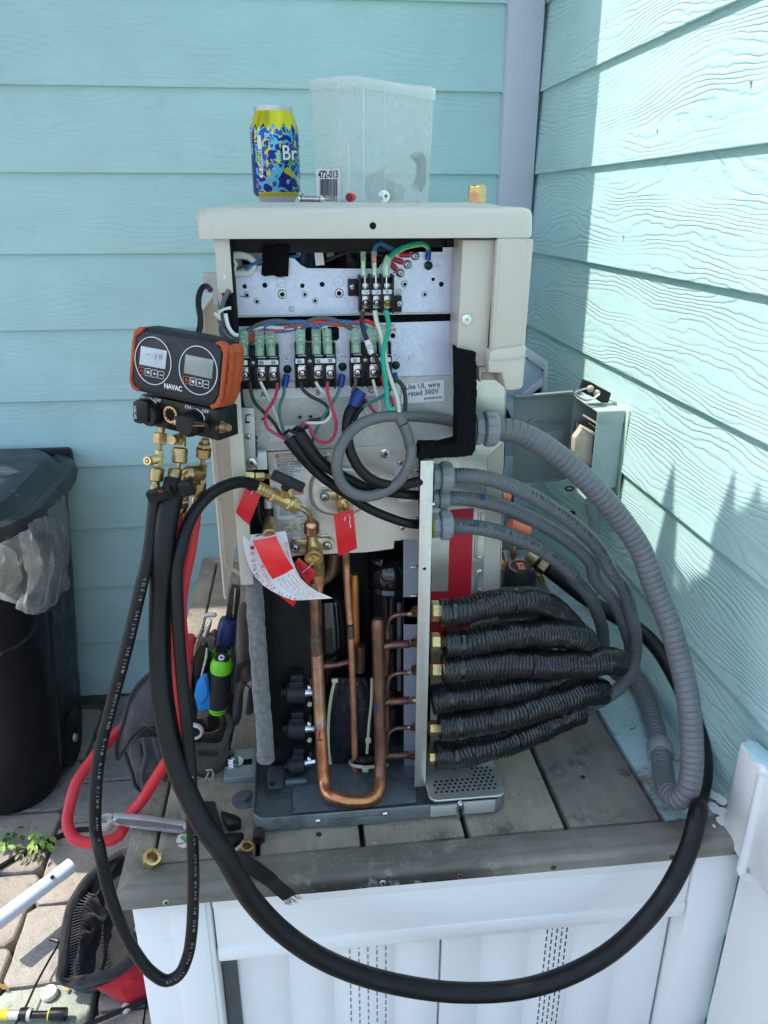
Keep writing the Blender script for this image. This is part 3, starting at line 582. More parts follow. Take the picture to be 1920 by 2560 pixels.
q = MB(); q.lathe(hc, (0, -1, 0), [(0, .0062), (.0004, .0060), (.0002, .0046), (.00005, .0040)], 24); q.k = 1; q.lathe(hc - YV * 0, (0, -1, 0), [(0, .0036), (.0005, .0036)], 20); U_('screw_hole', q, [m_cover, m_hole], cover)
# body panels
q = MB(); zl_ = P('s', 590, 1462, Y=-1.14).z; q.bb((-.684, -1.138, zl_), (-.680, -.19, 1.3695)); q.bb((-.6838, -1.06, .66), (-.6802, -.19, zl_)); q.bb((-.684, -1.142, P('P6', 500, 1330, Y=-1.14).z), (-.668, -1.138, 1.3695), .0012); q.bb((-.684, -1.142, zl_), (-.668, -1.138, P('s', 560, 950, Y=-1.14).z), .0012); q.bb((-.7005, -.2, .62), (-.345, -.192, 1.3695)); side_l = U_('side_panel', q, m_beige)
q = MB(); q.bb((-.350, -1.045, .64), (-.346, -.20, 1.3695)); U_('coil_side_panel', q, m_beige)
q = MB(); q.bb((-.668, -.97, .63), (-.352, -.93, 1.3695)); q.bb((-.352, -1.045, 1.0), (-.3505, -.93, 1.3695)); q.bb((-.679, -1.10, .64), (-.6685, -.93, 1.3695)); q.bb((-.667, -1.085, 1.352), (-.43, -.94, 1.3690)); U_('cavity_dark_boxes', q, m_void)  # black boxes stand in for the darkness inside the open cabinet
# fan guard with vertical bars at the left
fg = None
q = MB()
q.tube([(-.686, -1.03, 1.316), (-.714, -1.03, 1.285), (-.714, -1.03, .94), (-.688, -1.03, .92)], .0032, 8, smooth=False)
fg = U_('fan_guard', q, m_beige)
for i in range(30):
    y = -1.045 + i * .0235; q = MB(); q.tube([(-.690, y, 1.313), (-.7155, y, 1.283), (-.7155, y, .90)], .0026, 6, smooth=False); U_('guard_bar', q, m_beige, fg)
for z in (1.283, 1.16, 1.04, .90): q = MB(); q.bb((-.717, -1.052, z - .003), (-.7125, -.35, z + .003), .001); U_('guard_ring', q, m_beige, fg)
q = MB(); q.pb('P6', 270, 1130, 345, 1480, -1.06, .003); q.pb('P6', 150, 1060, 345, 1330, -1.0, .006); U_('guard_clip', q, m_galv2, fg)
# right column and handle cover
q = MB(); q.pp('s', [(1157, 600), (1252, 600), (1221, 915), (1193, 915), (1143, 872)], -1.140, .05, .001); col = U_('corner_column', q, m_beige)
q = MB(); q.pp('s', [(1243, 596), (1336, 597), (1312, 880), (1224, 912)], -1.1545, .012, .003); q.pp('s', [(1252, 606), (1327, 606), (1306, 880), (1232, 905)], -1.1555, .004, .0012); q.pp('s', [(1318, 600), (1334, 600), (1312, 880), (1300, 880)], -1.156, .005, .0015); U_('handle_cover', q, m_beige)
q = MB(); q.pp('U', [(300, 1575), (240, 1605), (215, 1650), (205, 1870), (375, 1875), (425, 2080), (480, 2095), (600, 2080), (640, 2050), (688, 1530)], -1.162, .05, .002); q.tube([P('U', 240, 1702, Y=-1.1635), P('U', 560, 1690, Y=-1.1635), P('U', 688, 1655, Y=-1.1635)], .0008, 8); U_('handle_cap', q, m_beige)
q = MB(); q.pp('U', [(85, 1790), (195, 1785), (205, 1860), (120, 1862), (112, 1995), (95, 1990), (85, 1880)], -1.135, .02, .0008); q.pp('U', [(120, 1860), (380, 1868), (400, 1965), (120, 1965)], -1.11, .02, .0008); U_('hook', q, m_beige)
q = MB(); q.pp('U', [(245, 965), (250, 990), (222, 1650), (200, 1665), (192, 1630), (215, 1300)], -1.1412, .002); U_('louvre_slit', q, m_hole)
# screws -----------------------------------------------------------
def screw_mesh(name, m, style='pan'):
    q = MB()
    if style == 'washer': q.lathe((0, 0, 0), (0, -1, 0), [(0, 1.45), (.12, 1.42), (.16, 1.3)], 22); q.lathe((0, -.16, 0), (0, -1, 0), [(0, 1.02), (.5, 1.0), (.6, .85)], 6, ph=.3)
    elif style == 'hexf': q.lathe((0, 0, 0), (0, -1, 0), [(0, 1.25), (.15, 1.2)], 22); q.lathe((0, -.15, 0), (0, -1, 0), [(0, .95), (.6, .92)], 6)
    else: q.lathe((0, 0, 0), (0, -1, 0), [(0, 1), (.25, .97), (.5, .75), (.62, .4), (.66, .0)], 20)
    q.k = 1; y = -.645 if style == 'pan' else -.765
    q.box((0, y + .02, 0), (.95, .06, .2)); q.box((0, y + .018, 0), (.2, .06, .95))
    return mesh(q, name, [m, m_hole])
SM = {(s_, i): screw_mesh('screw', m, s_) for i, m in enumerate((m_screw, m_steel, m_gscrew, m_yscrew, m_black)) for s_ in ('pan', 'washer', 'hexf')}
def screw(v, x, y, Y, r, style='pan', mi=0, ang=0, parent=None, name='screw', R=None):
    a, b, kk = VW[v]; o = P(v, x, y, Y=Y); rr = r * (o - CAM).dot(WD) / F / kk
    return inst(name, SM[(style, mi)], Matrix.Translation(o) @ (R or Matrix.Rotation(ang, 4, 'Y')) @ Matrix.Diagonal((rr, rr, rr, 1)), parent or hp)
screw('Q', 1155, 825, -1.142, 33, 'washer', 1, .3); 
# inner cavity top ---------------------------------------------------
q = MB(); q.pp('R', [(45, 300), (250, 262), (420, 218), (458, 226), (500, 268), (540, 287), (890, 290), (1000, 288), (1060, 200), (1120, 166), (1250, 152), (1548, 150), (1525, 577), (62, 601)], YU, .0018); up = U_('upper_bracket', q, m_zinc)
q = MB(); q.pp('R', [(60, 596), (1525, 572), (1525, 580), (60, 606)], YU - .004, .006); U_('bracket_lip', q, m_beige, up)
q = MB(); q.pp('B', [(150, 488), (1440, 455), (1435, 512), (800, 525), (160, 538)], YU + .001, .012); U_('foam_strip', q, m_foam)
q = MB(); q.pp('R', [(35, 165), (250, 165), (250, 275), (45, 310)], YU + .012, .002); U_('inner_plate', q, m_galv2)
q = MB(); q.pp('R', [(35, 108), (250, 108), (250, 160), (38, 164)], YU + .006, .01); U_('cover_seal', q, m_black)
q = MB(); q.pp('R', [(1330, 108), (1548, 108), (1548, 150), (1440, 152)], YU + .02, .004); q.pp('R', [(1440, 100), (1548, 100), (1548, 152), (1450, 150)], YU + .008, .004); U_('inner_plate', q, m_dark)
q = MB(); q.tube([P('R', x, y, Y=YU - .003) for x, y in ((38, 205), (110, 202), (160, 214), (190, 240), (192, 285), (165, 315), (110, 322), (45, 320))], .0042, 10); q.tube([P('R', x, y, Y=YU - .007) for x, y in ((48, 215), (78, 262), (62, 300))], .0022, 8, smooth=False); U_('grommet', q, m_white)
q = MB(); q.pb('R', 118, 225, 175, 290, YU + .004, .002); U_('opening', q, m_hole)
def wire(v, pts, Y, r, m, parent=None, name='wire', n=8, **k):
    q = MB(); q.tube([P(v, p[0], p[1], Y=(p[2] if len(p) > 2 else Y)) for p in pts], r, n, .005); return obj(name, q, m, parent or hp, **k)
wire('R', [(80, 292), (140, 272), (200, 268), (250, 255)], YU - .001, .0018, m_wgy); wire('R', [(140, 296), (170, 268), (210, 250), (250, 240)], YU - .006, .0022, m_wbl); wire('R', [(418, 215), (450, 212), (490, 205)], YU + .004, .002, m_wbl)
q = MB(); g = []
for i in range(13):
    row = []
    for j in range(13):
        x = 247 + (422 - 247) * j / 12 + (5 - i) * .8; y = 138 + (330 + 14 * j / 12 - 138) * i / 12 + (0 if 0 < i < 12 else random.uniform(-4, 4))
        p = P('R', x, y, Y=YU - .006 - .004 * math.sin(pi * j / 12) - random.uniform(0, .0012)); row.append(p)
    g.append(row)
q.sheet(g, -.006); U_('foam_pad', q, m_foam)
q = MB(); o = P('R', 560, 185, Y=-1.035); q.lathe(o + Vector((-.012, 0, -.016)), (.15, 0, 1), [(0, .017), (.03, .017), (.033, .014)], 20); U_('capacitor', q, m_navy)
q = MB(); q.pp('R', [(576, 104), (630, 104), (652, 265), (595, 270)], YU + .006, .001, 0); U_('white_strap', q, m_paper)
q = MB(); q.pb('R', 468, 175, 497, 205, YU + .01, .004, .0004); q.pb('R', 665, 105, 712, 160, YU + .03, .004); q.pb('R', 665, 172, 712, 215, YU + .03, .004); q.pb('R', 775, 108, 870, 134, YU + .012, .006); U_('inner_bracket', q, m_tan)
for i in range(14):
    y = 150 + i * 9.3; q = MB(); q.tube([P('R', 762 + 3 * (i % 2), y - 4, Y=YU + .022), P('R', 770, y + 2, Y=YU + .010), P('R', 820, y + 5, Y=YU + .006), P('R', 872, y + 2, Y=YU + .010), P('R', 880, y - 4, Y=YU + .022)], .0018, 8, .004); U_('coil_winding', q, m_gloss)
wire('R', [(662, 240), (720, 212), (780, 188), (840, 176), (885, 178), (960, 190), (1030, 210)], YU - .002, .002, m_wbk); wire('R', [(970, 180), (985, 140), (1015, 125), (1060, 150), (1110, 170)], YU - .001, .003, m_wbl); wire('R', [(930, 260), (985, 240), (1050, 225)], YU + .004, .0022, m_wbk)
wire('R', [(1065, 225), (1110, 180), (1170, 150), (1230, 132), (1285, 128), (1315, 145), (1325, 170)], YU - .008, .0029, m_wgb); wire('R', [(1075, 235), (1120, 195), (1180, 162), (1240, 146), (1290, 138), (1318, 158)], YU - .0105, .0011, m_wyg)
wire('R', [(430, 140), (450, 115), (480, 112), (500, 140), (495, 170)], YU + .01, .0012, m_zipw); wire('R', [(540, 105), (545, 130)], YU + .004, .003, m_blue)
def crimp(v, a, b, Y, w, m, parent=None):
    q = MB(); A_ = P(v, *a, Y=Y); B_ = P(v, *b, Y=Y); r = w * (A_ - CAM).dot(WD) / F / VW[v][2] / 2; d = B_ - A_
    q.lathe(A_, d, [(0, r * .8), (d.length * .06, r), (d.length * .45, r * .96), (d.length * .5, r * 1.04), (d.length * .94, r), (d.length, r * .82)], 14); return U_('crimp', q, m, parent)
for (a, b, s_) in (((1140, 200), (1206, 200), (1240, 207)), ((1097, 225), (1160, 250), (1190, 262)), ((1075, 250), (1118, 296), (1143, 318))):
    crimp('R', a, b, YU - .004, 34, m_crimpr); q = MB(); q.tube([P('R', *b, Y=YU - .002), P('R', *s_, Y=YU - .002)], .0022, 8); U_('ring_terminal', q, m_steel); screw('R', s_[0], s_[1], YU - .003, 27, 'pan', 0, .5)
crimp('R', (1327, 168), (1322, 236), YU - .005, 36, m_crimpb); screw('R', 1325, 270, YU - .002, 28, 'pan', 2, .2)
for x, y, r in ((134, 405, 15), (265, 397, 17), (508, 400, 15), (636, 391, 17), (1355, 358, 12), (1408, 390, 17)): q = MB(); o = P('R', x, y, Y=YU); q.cyl(o, o - YV * .0004, r * .00041 / 2.592 * 1.08); U_('panel_hole', q, m_hole, up)
q = MB()
for x, y, r in ((152, 460, 15), (216, 500, 15), (525, 455, 15), (590, 495, 15), (1170, 390, 17), (1300, 455, 15), (378, 455, 22), (745, 448, 22)):
    o = P('R', x, y, Y=YU); rr = r * .00044 / 2.592 * 1.1; q.k = 0; q.lathe(o, (0, -1, 0), [(0, rr * 1.35), (.0008, rr * 1.2), (.002, rr), (.0022, rr * .75)], 20); q.k = 1; q.cyl(o, o - YV * .0023, rr * .66)
U_('threaded_holes', q, [m_galv, m_hole], up)
q = MB()
for x, y in ((370, 378), (742, 372)): o = P('R', x, y, Y=YU); q.tube([o + Vector((math.cos(a) * .0056, -.0001, math.sin(a) * .0056)) for a in [2 * pi * i / 24 for i in range(25)]], .00018, 4, smooth=False); q.bb(o + Vector((-.0025, -.0003, -.0012)), o + Vector((.0025, 0, -.0010))); q.bb(o + Vector((-.0001, -.0003, -.0012)), o + Vector((.0001, 0, .0022)))
for x, y in ((1383, 270),): o = P('R', x, y, Y=YU); q.bb(o + Vector((-.004, -.0002, .0)), o + Vector((.004, 0, .0004))); q.bb(o + Vector((-.0026, -.0002, -.002)), o + Vector((.0026, 0, -.0016))); q.bb(o + Vector((-.0002, -.0002, 0)), o + Vector((.0002, 0, .004)))
U_('earth_mark', q, m_inkg, up)
q = MB(); o = P('R', 437, 550, Y=YU); q.lathe(o, (0, -1, 0), [(0, .0034), (.0006, .0028), (.0008, 0)], 12); U_('rivet', q, m_galv2, up); q = MB(); o = P('Q', 515, 560, Y=YU); q.lathe(o, (0, -1, 0), [(0, .0042), (.0006, .004)], 12); U_('rivet', q, m_galv2, up)
q = MB(); q.tube([P('R', 103, 467, Y=YU - .0002), P('R', 135, 472, Y=YU - .0002)], .0006, 5); q.tube([P('R', 1095, 315, Y=YU - .0002), P('R', 1115, 312, Y=YU - .0002)], .0006, 5); U_('marker_stroke', q, m_crimpb, up)
# power terminal block
q = MB(); q.pb('R', 883, 352, 1098, 572, YU - .012, .012, .0006)
q.pb('R', 805, 357, 885, 467, YU - .006, .006, .0005); q.pb('R', 1092, 465, 1152, 570, YU - .006, .006, .0005)
for x in (876, 945, 1018, 1090): q.pb('R', x, 330 if x != 876 else 335, x + 12, 578, YU - .024, .022, .0004)
q.pb('R', 883, 422, 1095, 462, YU - .0205, .015, .0004)
tb = U_('terminal_block', q, m_black)
q = MB(); q.pb('R', 893, 427, 961, 456, YU - .0214, .0008); q.pb('R', 963, 427, 1027, 456, YU - .0214, .0008); q.pb('R', 1029, 425, 1091, 454, YU - .0214, .0008); U_('label_strip', q, m_pcb, tb)
ptext('L1', 'R', 926, 442, YU - .0214, 17, m_ink, tb); ptext('L2', 'R', 993, 441, YU - .0214, 17, m_ink, tb)
q = MB(); o = P('R', 1060, 439, Y=YU - .0216); q.tube([o + Vector((math.cos(a) * .0017, 0, math.sin(a) * .0017)) for a in [2 * pi * i / 16 for i in range(17)]], .0002, 4, smooth=False); q.bb(o + Vector((-.001, -.0002, 0)), o + Vector((.001, 0, .0003))); q.bb(o + Vector((-.00015, -.0002, -.001)), o + Vector((.00015, 0, .0013))); U_('earth_mark', q, m_gscrew, tb)
for x, mi in ((918, 1), (990, 1), (1060, 3)):
    q = MB(); q.pb('R', x - 24, 462, x + 24, 548, YU - .0135, .0015, .0003); q.pb('R', x - 22, 385, x + 22, 424, YU - .0135, .0015, .0003); U_('terminal_plate', q, m_screw, tb); screw('R', x, 512, YU - .0140, 22, 'pan', mi, .4, tb)
    q = MB(); q.pb('R', x - 8 - (x - 918) * .02, 335, x - 1 - (x - 918) * .02, 420, YU - .019, .0008); U_('spade_blade', q, m_steel, tb)
screw('R', 835, 408, YU - .0062, 24, 'pan', 0, .2, tb); screw('R', 1133, 517, YU - .0062, 24, 'pan', 0, .2, tb)
def sleeve(v, pts, w, Y, dep=.006, parent=None):
    q = MB(); q.pp(v, pts, Y, dep, .0006); return U_('connector_sleeve', q, m_conn, parent)
sleeve('R', [(885, 178), (920, 178), (918, 340), (890, 340)], 0, YU - .022, .007, tb); sleeve('R', [(955, 175), (990, 175), (987, 335), (962, 335)], 0, YU - .022, .007, tb); sleeve('R', [(1050, 200), (1085, 218), (1070, 345), (1030, 345), (1020, 290)], 0, YU - .024, .008, tb)
q = MB(); q.pb('R', 893, 240, 912, 330, YU - .020, .001); q.pb('R', 966, 250, 984, 330, YU - .020, .001); q.pb('R', 1042, 260, 1062, 330, YU - .021, .001); U_('spade_blade', q, m_steel, tb)
q = MB(); q.sphere(P('R', 974, 228, Y=YU - .0225), .0035, (.6, .3, 1.2)); U_('red_mark', q, m_salm, tb)
# second bracket, indoor-unit terminals
q = MB(); q.pp('B', [(165, 545), (1440, 512), (1432, 838), (1120, 862), (185, 888)], YL, .0018); lp = U_('lower_bracket', q, m_zinc)
q = MB(); q.pp('s', [(599, 958), (640, 957), (1140, 938), (1137, 1104), (645, 1129), (622, 1060)], YL - .0035, .003); cp = U_('lower_cover_plate', q, m_galv2)
q = MB(); q.pp('B', [(262, 905), (1118, 870), (1118, 940), (262, 962)], YL - .0048, .001); lab = U_('letter_label', q, m_paper, cp)
for s_, x, y in (('A', 316, 937), ('B', 634, 925), ('C', 938, 913)): ptext(s_, 'B', x, y, YL - .005, 34, m_ink, lab, ang=-2)
q = MB(); q.pp('B', [(572, 548), (742, 545), (754, 556), (756, 612), (744, 625), (570, 628), (560, 616), (560, 560)], YL - .0003, .002); U_('cut_out', q, m_hole, lp)
q = MB(); q.pp('B', [(868, 532), (1085, 522), (1088, 578), (870, 592)], YL - .0006, .0008); l2 = U_('supply_label', q, m_paper, lp); ptext('For Power Supply', 'B', 978, 566, YL - .001, 22, m_inkr, l2, ang=-2); ptext('DG79H264H01', 'B', 1022, 540, YL - .001, 12, m_ink, l2, ang=-2)
q = MB(); q.pp('B', [(1108, 878), (1358, 850), (1360, 972), (1112, 990)], YL - .0048, .001); l3 = U_('wire_rating_label', q, m_paper, cp); ptext('Use UL wire', 'B', 1236, 886, YL - .0052, 32, m_ink, l3, ang=-4, sx=.92); ptext('rated 300V', 'B', 1240, 925, YL - .0052, 32, m_ink, l3, ang=-4, sx=.92); ptext('BH79D857H01', 'B', 1298, 956, YL - .0052, 13, m_ink, l3, ang=-4)
q = MB(); q.pp('S', [(345, 265), (650, 252), (655, 330), (648, 378), (350, 385)], YL - .0048, .001, .0003); l4 = U_('part_label', q, m_paper, cp); ptext('MMX', 'S', 530, 300, YL - .0052, 14, m_ink, l4, ang=-3); ptext('DK79P601', 'S', 585, 318, YL - .0052, 12, m_ink, l4, ang=-3)
for x, y, r in ((584, 190, 17), (665, 186, 17), (300, 205, 17), (1025, 175, 15)):
    o = P('S', x, y, Y=YL - .0035); rr = r / 3.072 * .00046; q = MB(); q.lathe(o, (0, -1, 0), [(0, rr * 1.4), (.001, rr * 1.2), (.0016, rr)], 18); q.k = 1; q.cyl(o, o - YV * .0018, rr * .75); U_('threaded_hole', q, [m_galv, m_hole], cp)
q = MB()
for x, y, r, v in ((1303, 687, 14, 'B'),): o = P(v, x, y, Y=YL); q.cyl(o, o - YV * .0003, r / 2.304 * .00046)
for x, y in ((1165, 722), (487, 657)): o = P('B', x, y, Y=YL); q.lathe(o, (0, -1, 0), [(0, .0028), (.0006, .002)], 10)
q.pp('B', [(1180, 682), (1186, 678), (1230, 720), (1200, 765), (1192, 762), (1222, 720)], YL - .0002, .0003); U_('stamped_marks', q, m_galv, lp)
q = MB(); o = P('B', 1065, 597, Y=YL); q.cyl(o, o - YV * .0004, .003); U_('small_hole', q, m_hole, lp)
def tblock(dx, dy, w=240, full=True):
    X = lambda x: x + dx; Yy = lambda y: y + dy; p = -.004; y0 = YL - .0035
    q = MB(); q.pb('B', X(172), Yy(745), X(412), Yy(905), y0 - .012, .012, .0006); q.pb('B', X(176), Yy(655), X(408), Yy(760), y0 - .010, .010, .0006); q.pb('B', X(172), Yy(735), X(412), Yy(772), y0 - .018, .014, .0005)
    for x in (172, 236, 268, 332, 398): q.pb('B', X(x), Yy(655), X(x) + 9, Yy(740), y0 - .020, .018, .0003); q.pb('B', X(x), Yy(770), X(x) + 9, Yy(912), y0 - .020, .018, .0003)
    q.pb('B', X(245), Yy(670), X(268), Yy(735), y0 - .017, .014, .0004)
    t = U_('terminal_block', q, m_black)
    q = MB(); q.pp('B', [(X(174), Yy(741)), (X(226), Yy(739)), (X(228), Yy(767)), (X(176), Yy(769))], y0 - .0188, .001, .0003); q.pp('B', [(X(288), Yy(738)), (X(404), Yy(736)), (X(406), Yy(764)), (X(290), Yy(767))], y0 - .0188, .001, .0003); U_('label_strip', q, m_pcb, t)
    for s_, x, y in (('S1', 200, 755), ('S2', 308, 754), ('S3', 377, 751)): ptext(s_, 'B', X(x), Yy(y), y0 - .0190, 19, m_ink, t, bold=.0001)
    screw('B', X(258), Yy(755), y0 - .0182, 13, 'pan', 0, .3, t)
    q = MB(); o = P('B', X(258), Yy(755), Y=y0 - .018); q.lathe(o, (0, -1, 0), [(0, .0056), (.0004, .0054), (.0004, .0035)], 20); U_('screw_well', q, m_black, t)
    for x in (215, 308, 378):
        q = MB(); q.pb('B', X(x - 25), Yy(785), X(x + 25), Yy(855), y0 - .0135, .002, .0003); q.pb('B', X(x - 20), Yy(778), X(x + 20), Yy(786), y0 - .016, .002); U_('terminal_plate', q, m_screw, t); screw('B', X(x), Yy(825), y0 - .0140, 21, 'pan', 1, .7 + x * .3, t)
        q = MB(); q.pb('B', X(x - 24), Yy(722), X(x + 26), Yy(725), y0 - .0195, .003); U_('terminal_plate', q, m_inkw, t)
    for x, l in ((205, 0), (297, 2), (365, 10)):
        q = MB(); q.pp('B', [(X(x - 27 - l), Yy(570)), (X(x + 27 - l), Yy(570)), (X(x + 27), Yy(718)), (X(x - 27), Yy(716))], y0 - .0215, .0065, .0007); U_('connector_sleeve', q, m_conn, t)
        q = MB(); q.pb('B', X(x - 14 - l * .6), Yy(602), X(x - 2 - l * .6), Yy(608), y0 - .0196, .001); q.pb('B', X(x + 2 - l * .6), Yy(602), X(x + 14 - l * .6), Yy(608), y0 - .0196, .001); o = P('B', X(x - l * .4), Yy(628), Y=y0 - .019); q.lathe(o, (0, -1, 0), [(0, .0025), (.0008, .0022), (.0008, .0014)], 14); q.pb('B', X(x - 16), Yy(665), X(x + 16), Yy(710), y0 - .0192, .0022, .0006); q.pb('B', X(x - 5), Yy(650), X(x + 5), Yy(690), y0 - .0205, .003, .0006); U_('spade_terminal', q, m_connw, t)
    return t
T1 = tblock(0, 0); T2 = tblock(328, -10); T3 = tblock(648, -16)
for x, y, cx, cy in ((458, 790, 452, 728), (775, 776, 767, 716), (1082, 768, 1078, 708)):
    screw('B', x, y, YL - .001, 24, 'pan', 2, .3); o = P('B', cx, cy, Y=YL - .0002); q = MB(); q.tube([o + Vector((math.cos(a) * .0052, 0, math.sin(a) * .0052)) for a in [2 * pi * i / 24 for i in range(25)]], .00018, 4, smooth=False); q.bb(o + Vector((-.0025, -.0003, -.0006)), o + Vector((.0025, 0, -.0002))); q.bb(o + Vector((-.0017, -.0003, -.0014)), o + Vector((.0017, 0, -.0011))); q.bb(o + Vector((-.0002, -.0003, -.0004)), o + Vector((.0002, 0, .0034))); U_('earth_mark', q, m_inkg, lp)
# factory harness above the terminals
for pts, m, r in (([(225, 572), (280, 540), (350, 518), (430, 515), (480, 530), (515, 560)], m_wgy, .0028), ([(535, 560), (580, 515), (650, 497), (720, 505), (790, 535), (835, 562)], m_wgy, .0028), ([(310, 570), (340, 535), (400, 520), (470, 520), (560, 520), (600, 540), (618, 568)], m_wbl, .0026), ([(630, 568), (660, 535), (720, 518), (800, 518), (880, 530), (920, 560)], m_wbl, .0024),
                   ([(250, 600), (300, 575), (380, 572), (470, 550), (560, 530), (650, 520), (760, 535), (860, 518), (920, 512), (965, 540)], m_wr2, .0023), ([(260, 560), (330, 548), (400, 552), (470, 560), (540, 548)], m_wwh, .0022), ([(640, 560), (675, 540), (688, 565), (690, 590)], m_wwh, .002), ([(240, 598), (245, 620), (265, 632)], m_wr2, .0024), ([(280, 590), (360, 575), (450, 568), (540, 548), (620, 530)], m_wbl, .0022), ([(350, 585), (362, 600), (365, 620)], m_wrd, .002)):
    wire('B', pts, YL - .018, r, m)
for i, (pts, r) in enumerate((([(495, 1290), (430, 1400), (390, 1540), (370, 1700), (420, 1830), (520, 1920), (610, 1930)], .0026), ([(390, 1700), (400, 1850), (470, 1950), (600, 1975)], .0028), ([(380, 1780), (410, 1920), (500, 2000), (590, 2010)], .0028), ([(400, 1800), (450, 1880), (540, 1950)], .0026), ([(440, 1600), (480, 1780), (560, 1880), (610, 1890)], .0022))):
    wire('P6', pts, -1.143 - .002 * i, r, m_wgy if i != 4 else m_white)
q = MB(); q.pp('P6', [(340, 1440), (420, 1350), (500, 1290), (520, 1640), (600, 1900), (480, 1920), (390, 1740), (350, 1560)], -1.138, .03, .003); U_('harness_foam', q, m_foam)
q = MB(); q.tube([P('P6', x, y, Y=-1.150) for x, y in ((515, 1525), (420, 1545), (360, 1580), (350, 1620), (365, 1680), (330, 1640), (295, 1585))], .0018, 8, .003, rf=lambda l, a: 1 + .25 * math.sin(l * 3000)); U_('cable_tie', q, m_zipw)
q = MB(); q.pb('P6', 415, 1095, 445, 1180, -1.1425, .001, .0004); U_('side_clip', q, m_galv, side_l)
# left bracket beside the plates
q = MB(); q.pp('P7', [(380, 430), (480, 432), (490, 905), (412, 912), (392, 760)], -1.118, .003, .0005); lb = U_('side_bracket', q, m_galv2); q = MB(); q.pp('P7', [(410, 485), (425, 478), (450, 478), (450, 485), (425, 487), (418, 495), (420, 535), (445, 535), (445, 545), (410, 548)], -1.1188, .001); U_('slot', q, m_hole, lb)
screw('P7', 433, 650, -1.119, 24, 'pan', 0, .3); screw('P7', 458, 853, -1.119, 26, 'washer', 1, .2)
for pts in ([(480, 510), (455, 540), (458, 590), (482, 620)], [(490, 640), (455, 690), (452, 760), (490, 810)], [(495, 650), (470, 700), (465, 770), (492, 800)], [(492, 690), (480, 740), (494, 790)]): wire('P7', pts, -1.112, .0022, m_wbk)
q = MB(); q.pb('P7', 492, 770, 575, 905, -1.112, .012, .0008); q.pb('P7', 505, 780, 560, 850, -1.1135, .002, .0005); U_('plug_connector', q, m_white)
q = MB(); q.tube([P('P7', x, y, Y=-1.143) for x, y in ((215, 445), (290, 590))], .001, 6); U_('seam', q, m_beige, side_l)
# black foam gasket on the right edge
q = MB(); g = []
def foamstrip(v, L, R_, Y, dep, n=26):
    q = MB(); pl = [Vector((*a, 0)) for a in L]; pr = [Vector((*a, 0)) for a in R_]
    out = []; 
    for side, jit in ((pl, .5), (pr[::-1], 1.3)):
        for i in range(len(side) - 1):
            m_ = max(2, int((side[i + 1] - side[i]).length / 9))
            for k in range(m_): p = side[i].lerp(side[i + 1], k / m_); out.append((p.x + random.uniform(-jit, jit), p.y + random.uniform(-jit, jit)))
    q.pp(v, out, Y, dep, 0); return q
U_('foam_gasket', foamstrip('s', [(1144, 872), (1146, 985), (1144, 1108), (1105, 1118), (1043, 1118)], [(1189, 872), (1192, 960), (1188, 1125), (1180, 1140), (1100, 1145), (1043, 1147)], -1.152, .03), m_foam)
# valve plate -----------------------------------------------------------
q = MB(); q.pp('D', [(300, 140), (1345, 78), (1345, 748), (1240, 742), (1215, 750), (1178, 752), (1172, 806), (990, 830), (870, 836), (540, 850), (395, 872), (345, 700)], YVP, .0018); vp = U_('valve_plate', q, m_galv)
q = MB(); o = P('D', 800, 405, Y=YVP); rx = .040; rz = .034
pr = [(0, 1.0), (.003, .97), (.0055, .90), (.0062, .85), (.0058, .80), (.006, .62), (.0075, .52), (.0078, .2), (.0078, 0)]; vs = []; n = 40
for t, s_ in pr:
    for j in range(n): a = 2 * pi * j / n; c_, s2 = math.cos(a), math.sin(a); e = .8; vs.append(o + Vector((rx * s_ * math.copysign(abs(c_) ** e, c_), -t, rz * s_ * math.copysign(abs(s2) ** e, s2))))
q.add(vs, [(i * n + j, i * n + (j + 1) % n, (i + 1) * n + (j + 1) % n, (i + 1) * n + j) for i in range(len(pr) - 1) for j in range(n)]); U_('embossed_dome', q, m_galv, vp)
for x, y, w_ in ((700, 391, 32), (502, 733, 32), (697, 716, 30)):
    q = MB(); q.tube([P('D', x - w_ + 4, y + 2, Y=YVP - .0065 if y < 500 else YVP), P('D', x + w_ - 4, y - 2, Y=YVP - .0065 if y < 500 else YVP)], .0022, 8); U_('pressed_slot', q, m_galv, vp)
screw('D', 703, 172, YVP, 23, 'washer', 1, .3); screw('D', 1113, 150, YVP, 23, 'washer', 1, .1); screw('D', 1218, 213, YVP, 20, 'pan', 0, .1); screw('D', 1232, 660, YVP, 22, 'pan', 0, .2)
ptext('GAS', 'D', 480, 668, YVP - .0006, 62, m_galv2, vp, ang=-2, ext=.0004); ptext('Q', 'D', 920, 168, YVP - .0002, 60, m_galv2, vp)
q = MB(); q.pp('D', [(350, 142), (545, 130), (572, 592), (562, 600), (380, 606), (368, 598), (341, 155)], YVP - .0006, .001); wl = U_('warning_label', q, m_paper, vp)
def lq(pts, m, nm='print'): q = MB(); q.pp('D', pts, YVP - .0009, .0003); return U_(nm, q, m, wl)
lq([(353, 154), (542, 142), (543, 170), (355, 182)], m_inko); ptext('WARNING', 'D', 458, 163, YVP - .001, 24, m_inkw, wl, ang=-2.5, bold=.0001); lq([(362, 177), (374, 156), (387, 176)], m_yscrew)
for i, s_ in enumerate(('Keep people away', 'from the working area.')): ptext(s_, 'D', 362, 192 + 16 * i, YVP - .001, 13, m_ink, wl, ang=-2.5, align='LEFT', sx=.95)
ptext('BURST HAZARD', 'D', 462, 222, YVP - .001, 19, m_ink, wl, ang=-2.5, sx=.85); lq([(363, 236), (375, 214), (388, 235)], m_yscrew)
lq([(356, 212), (545, 202), (545, 203.5), (356, 213.5)], m_ink)
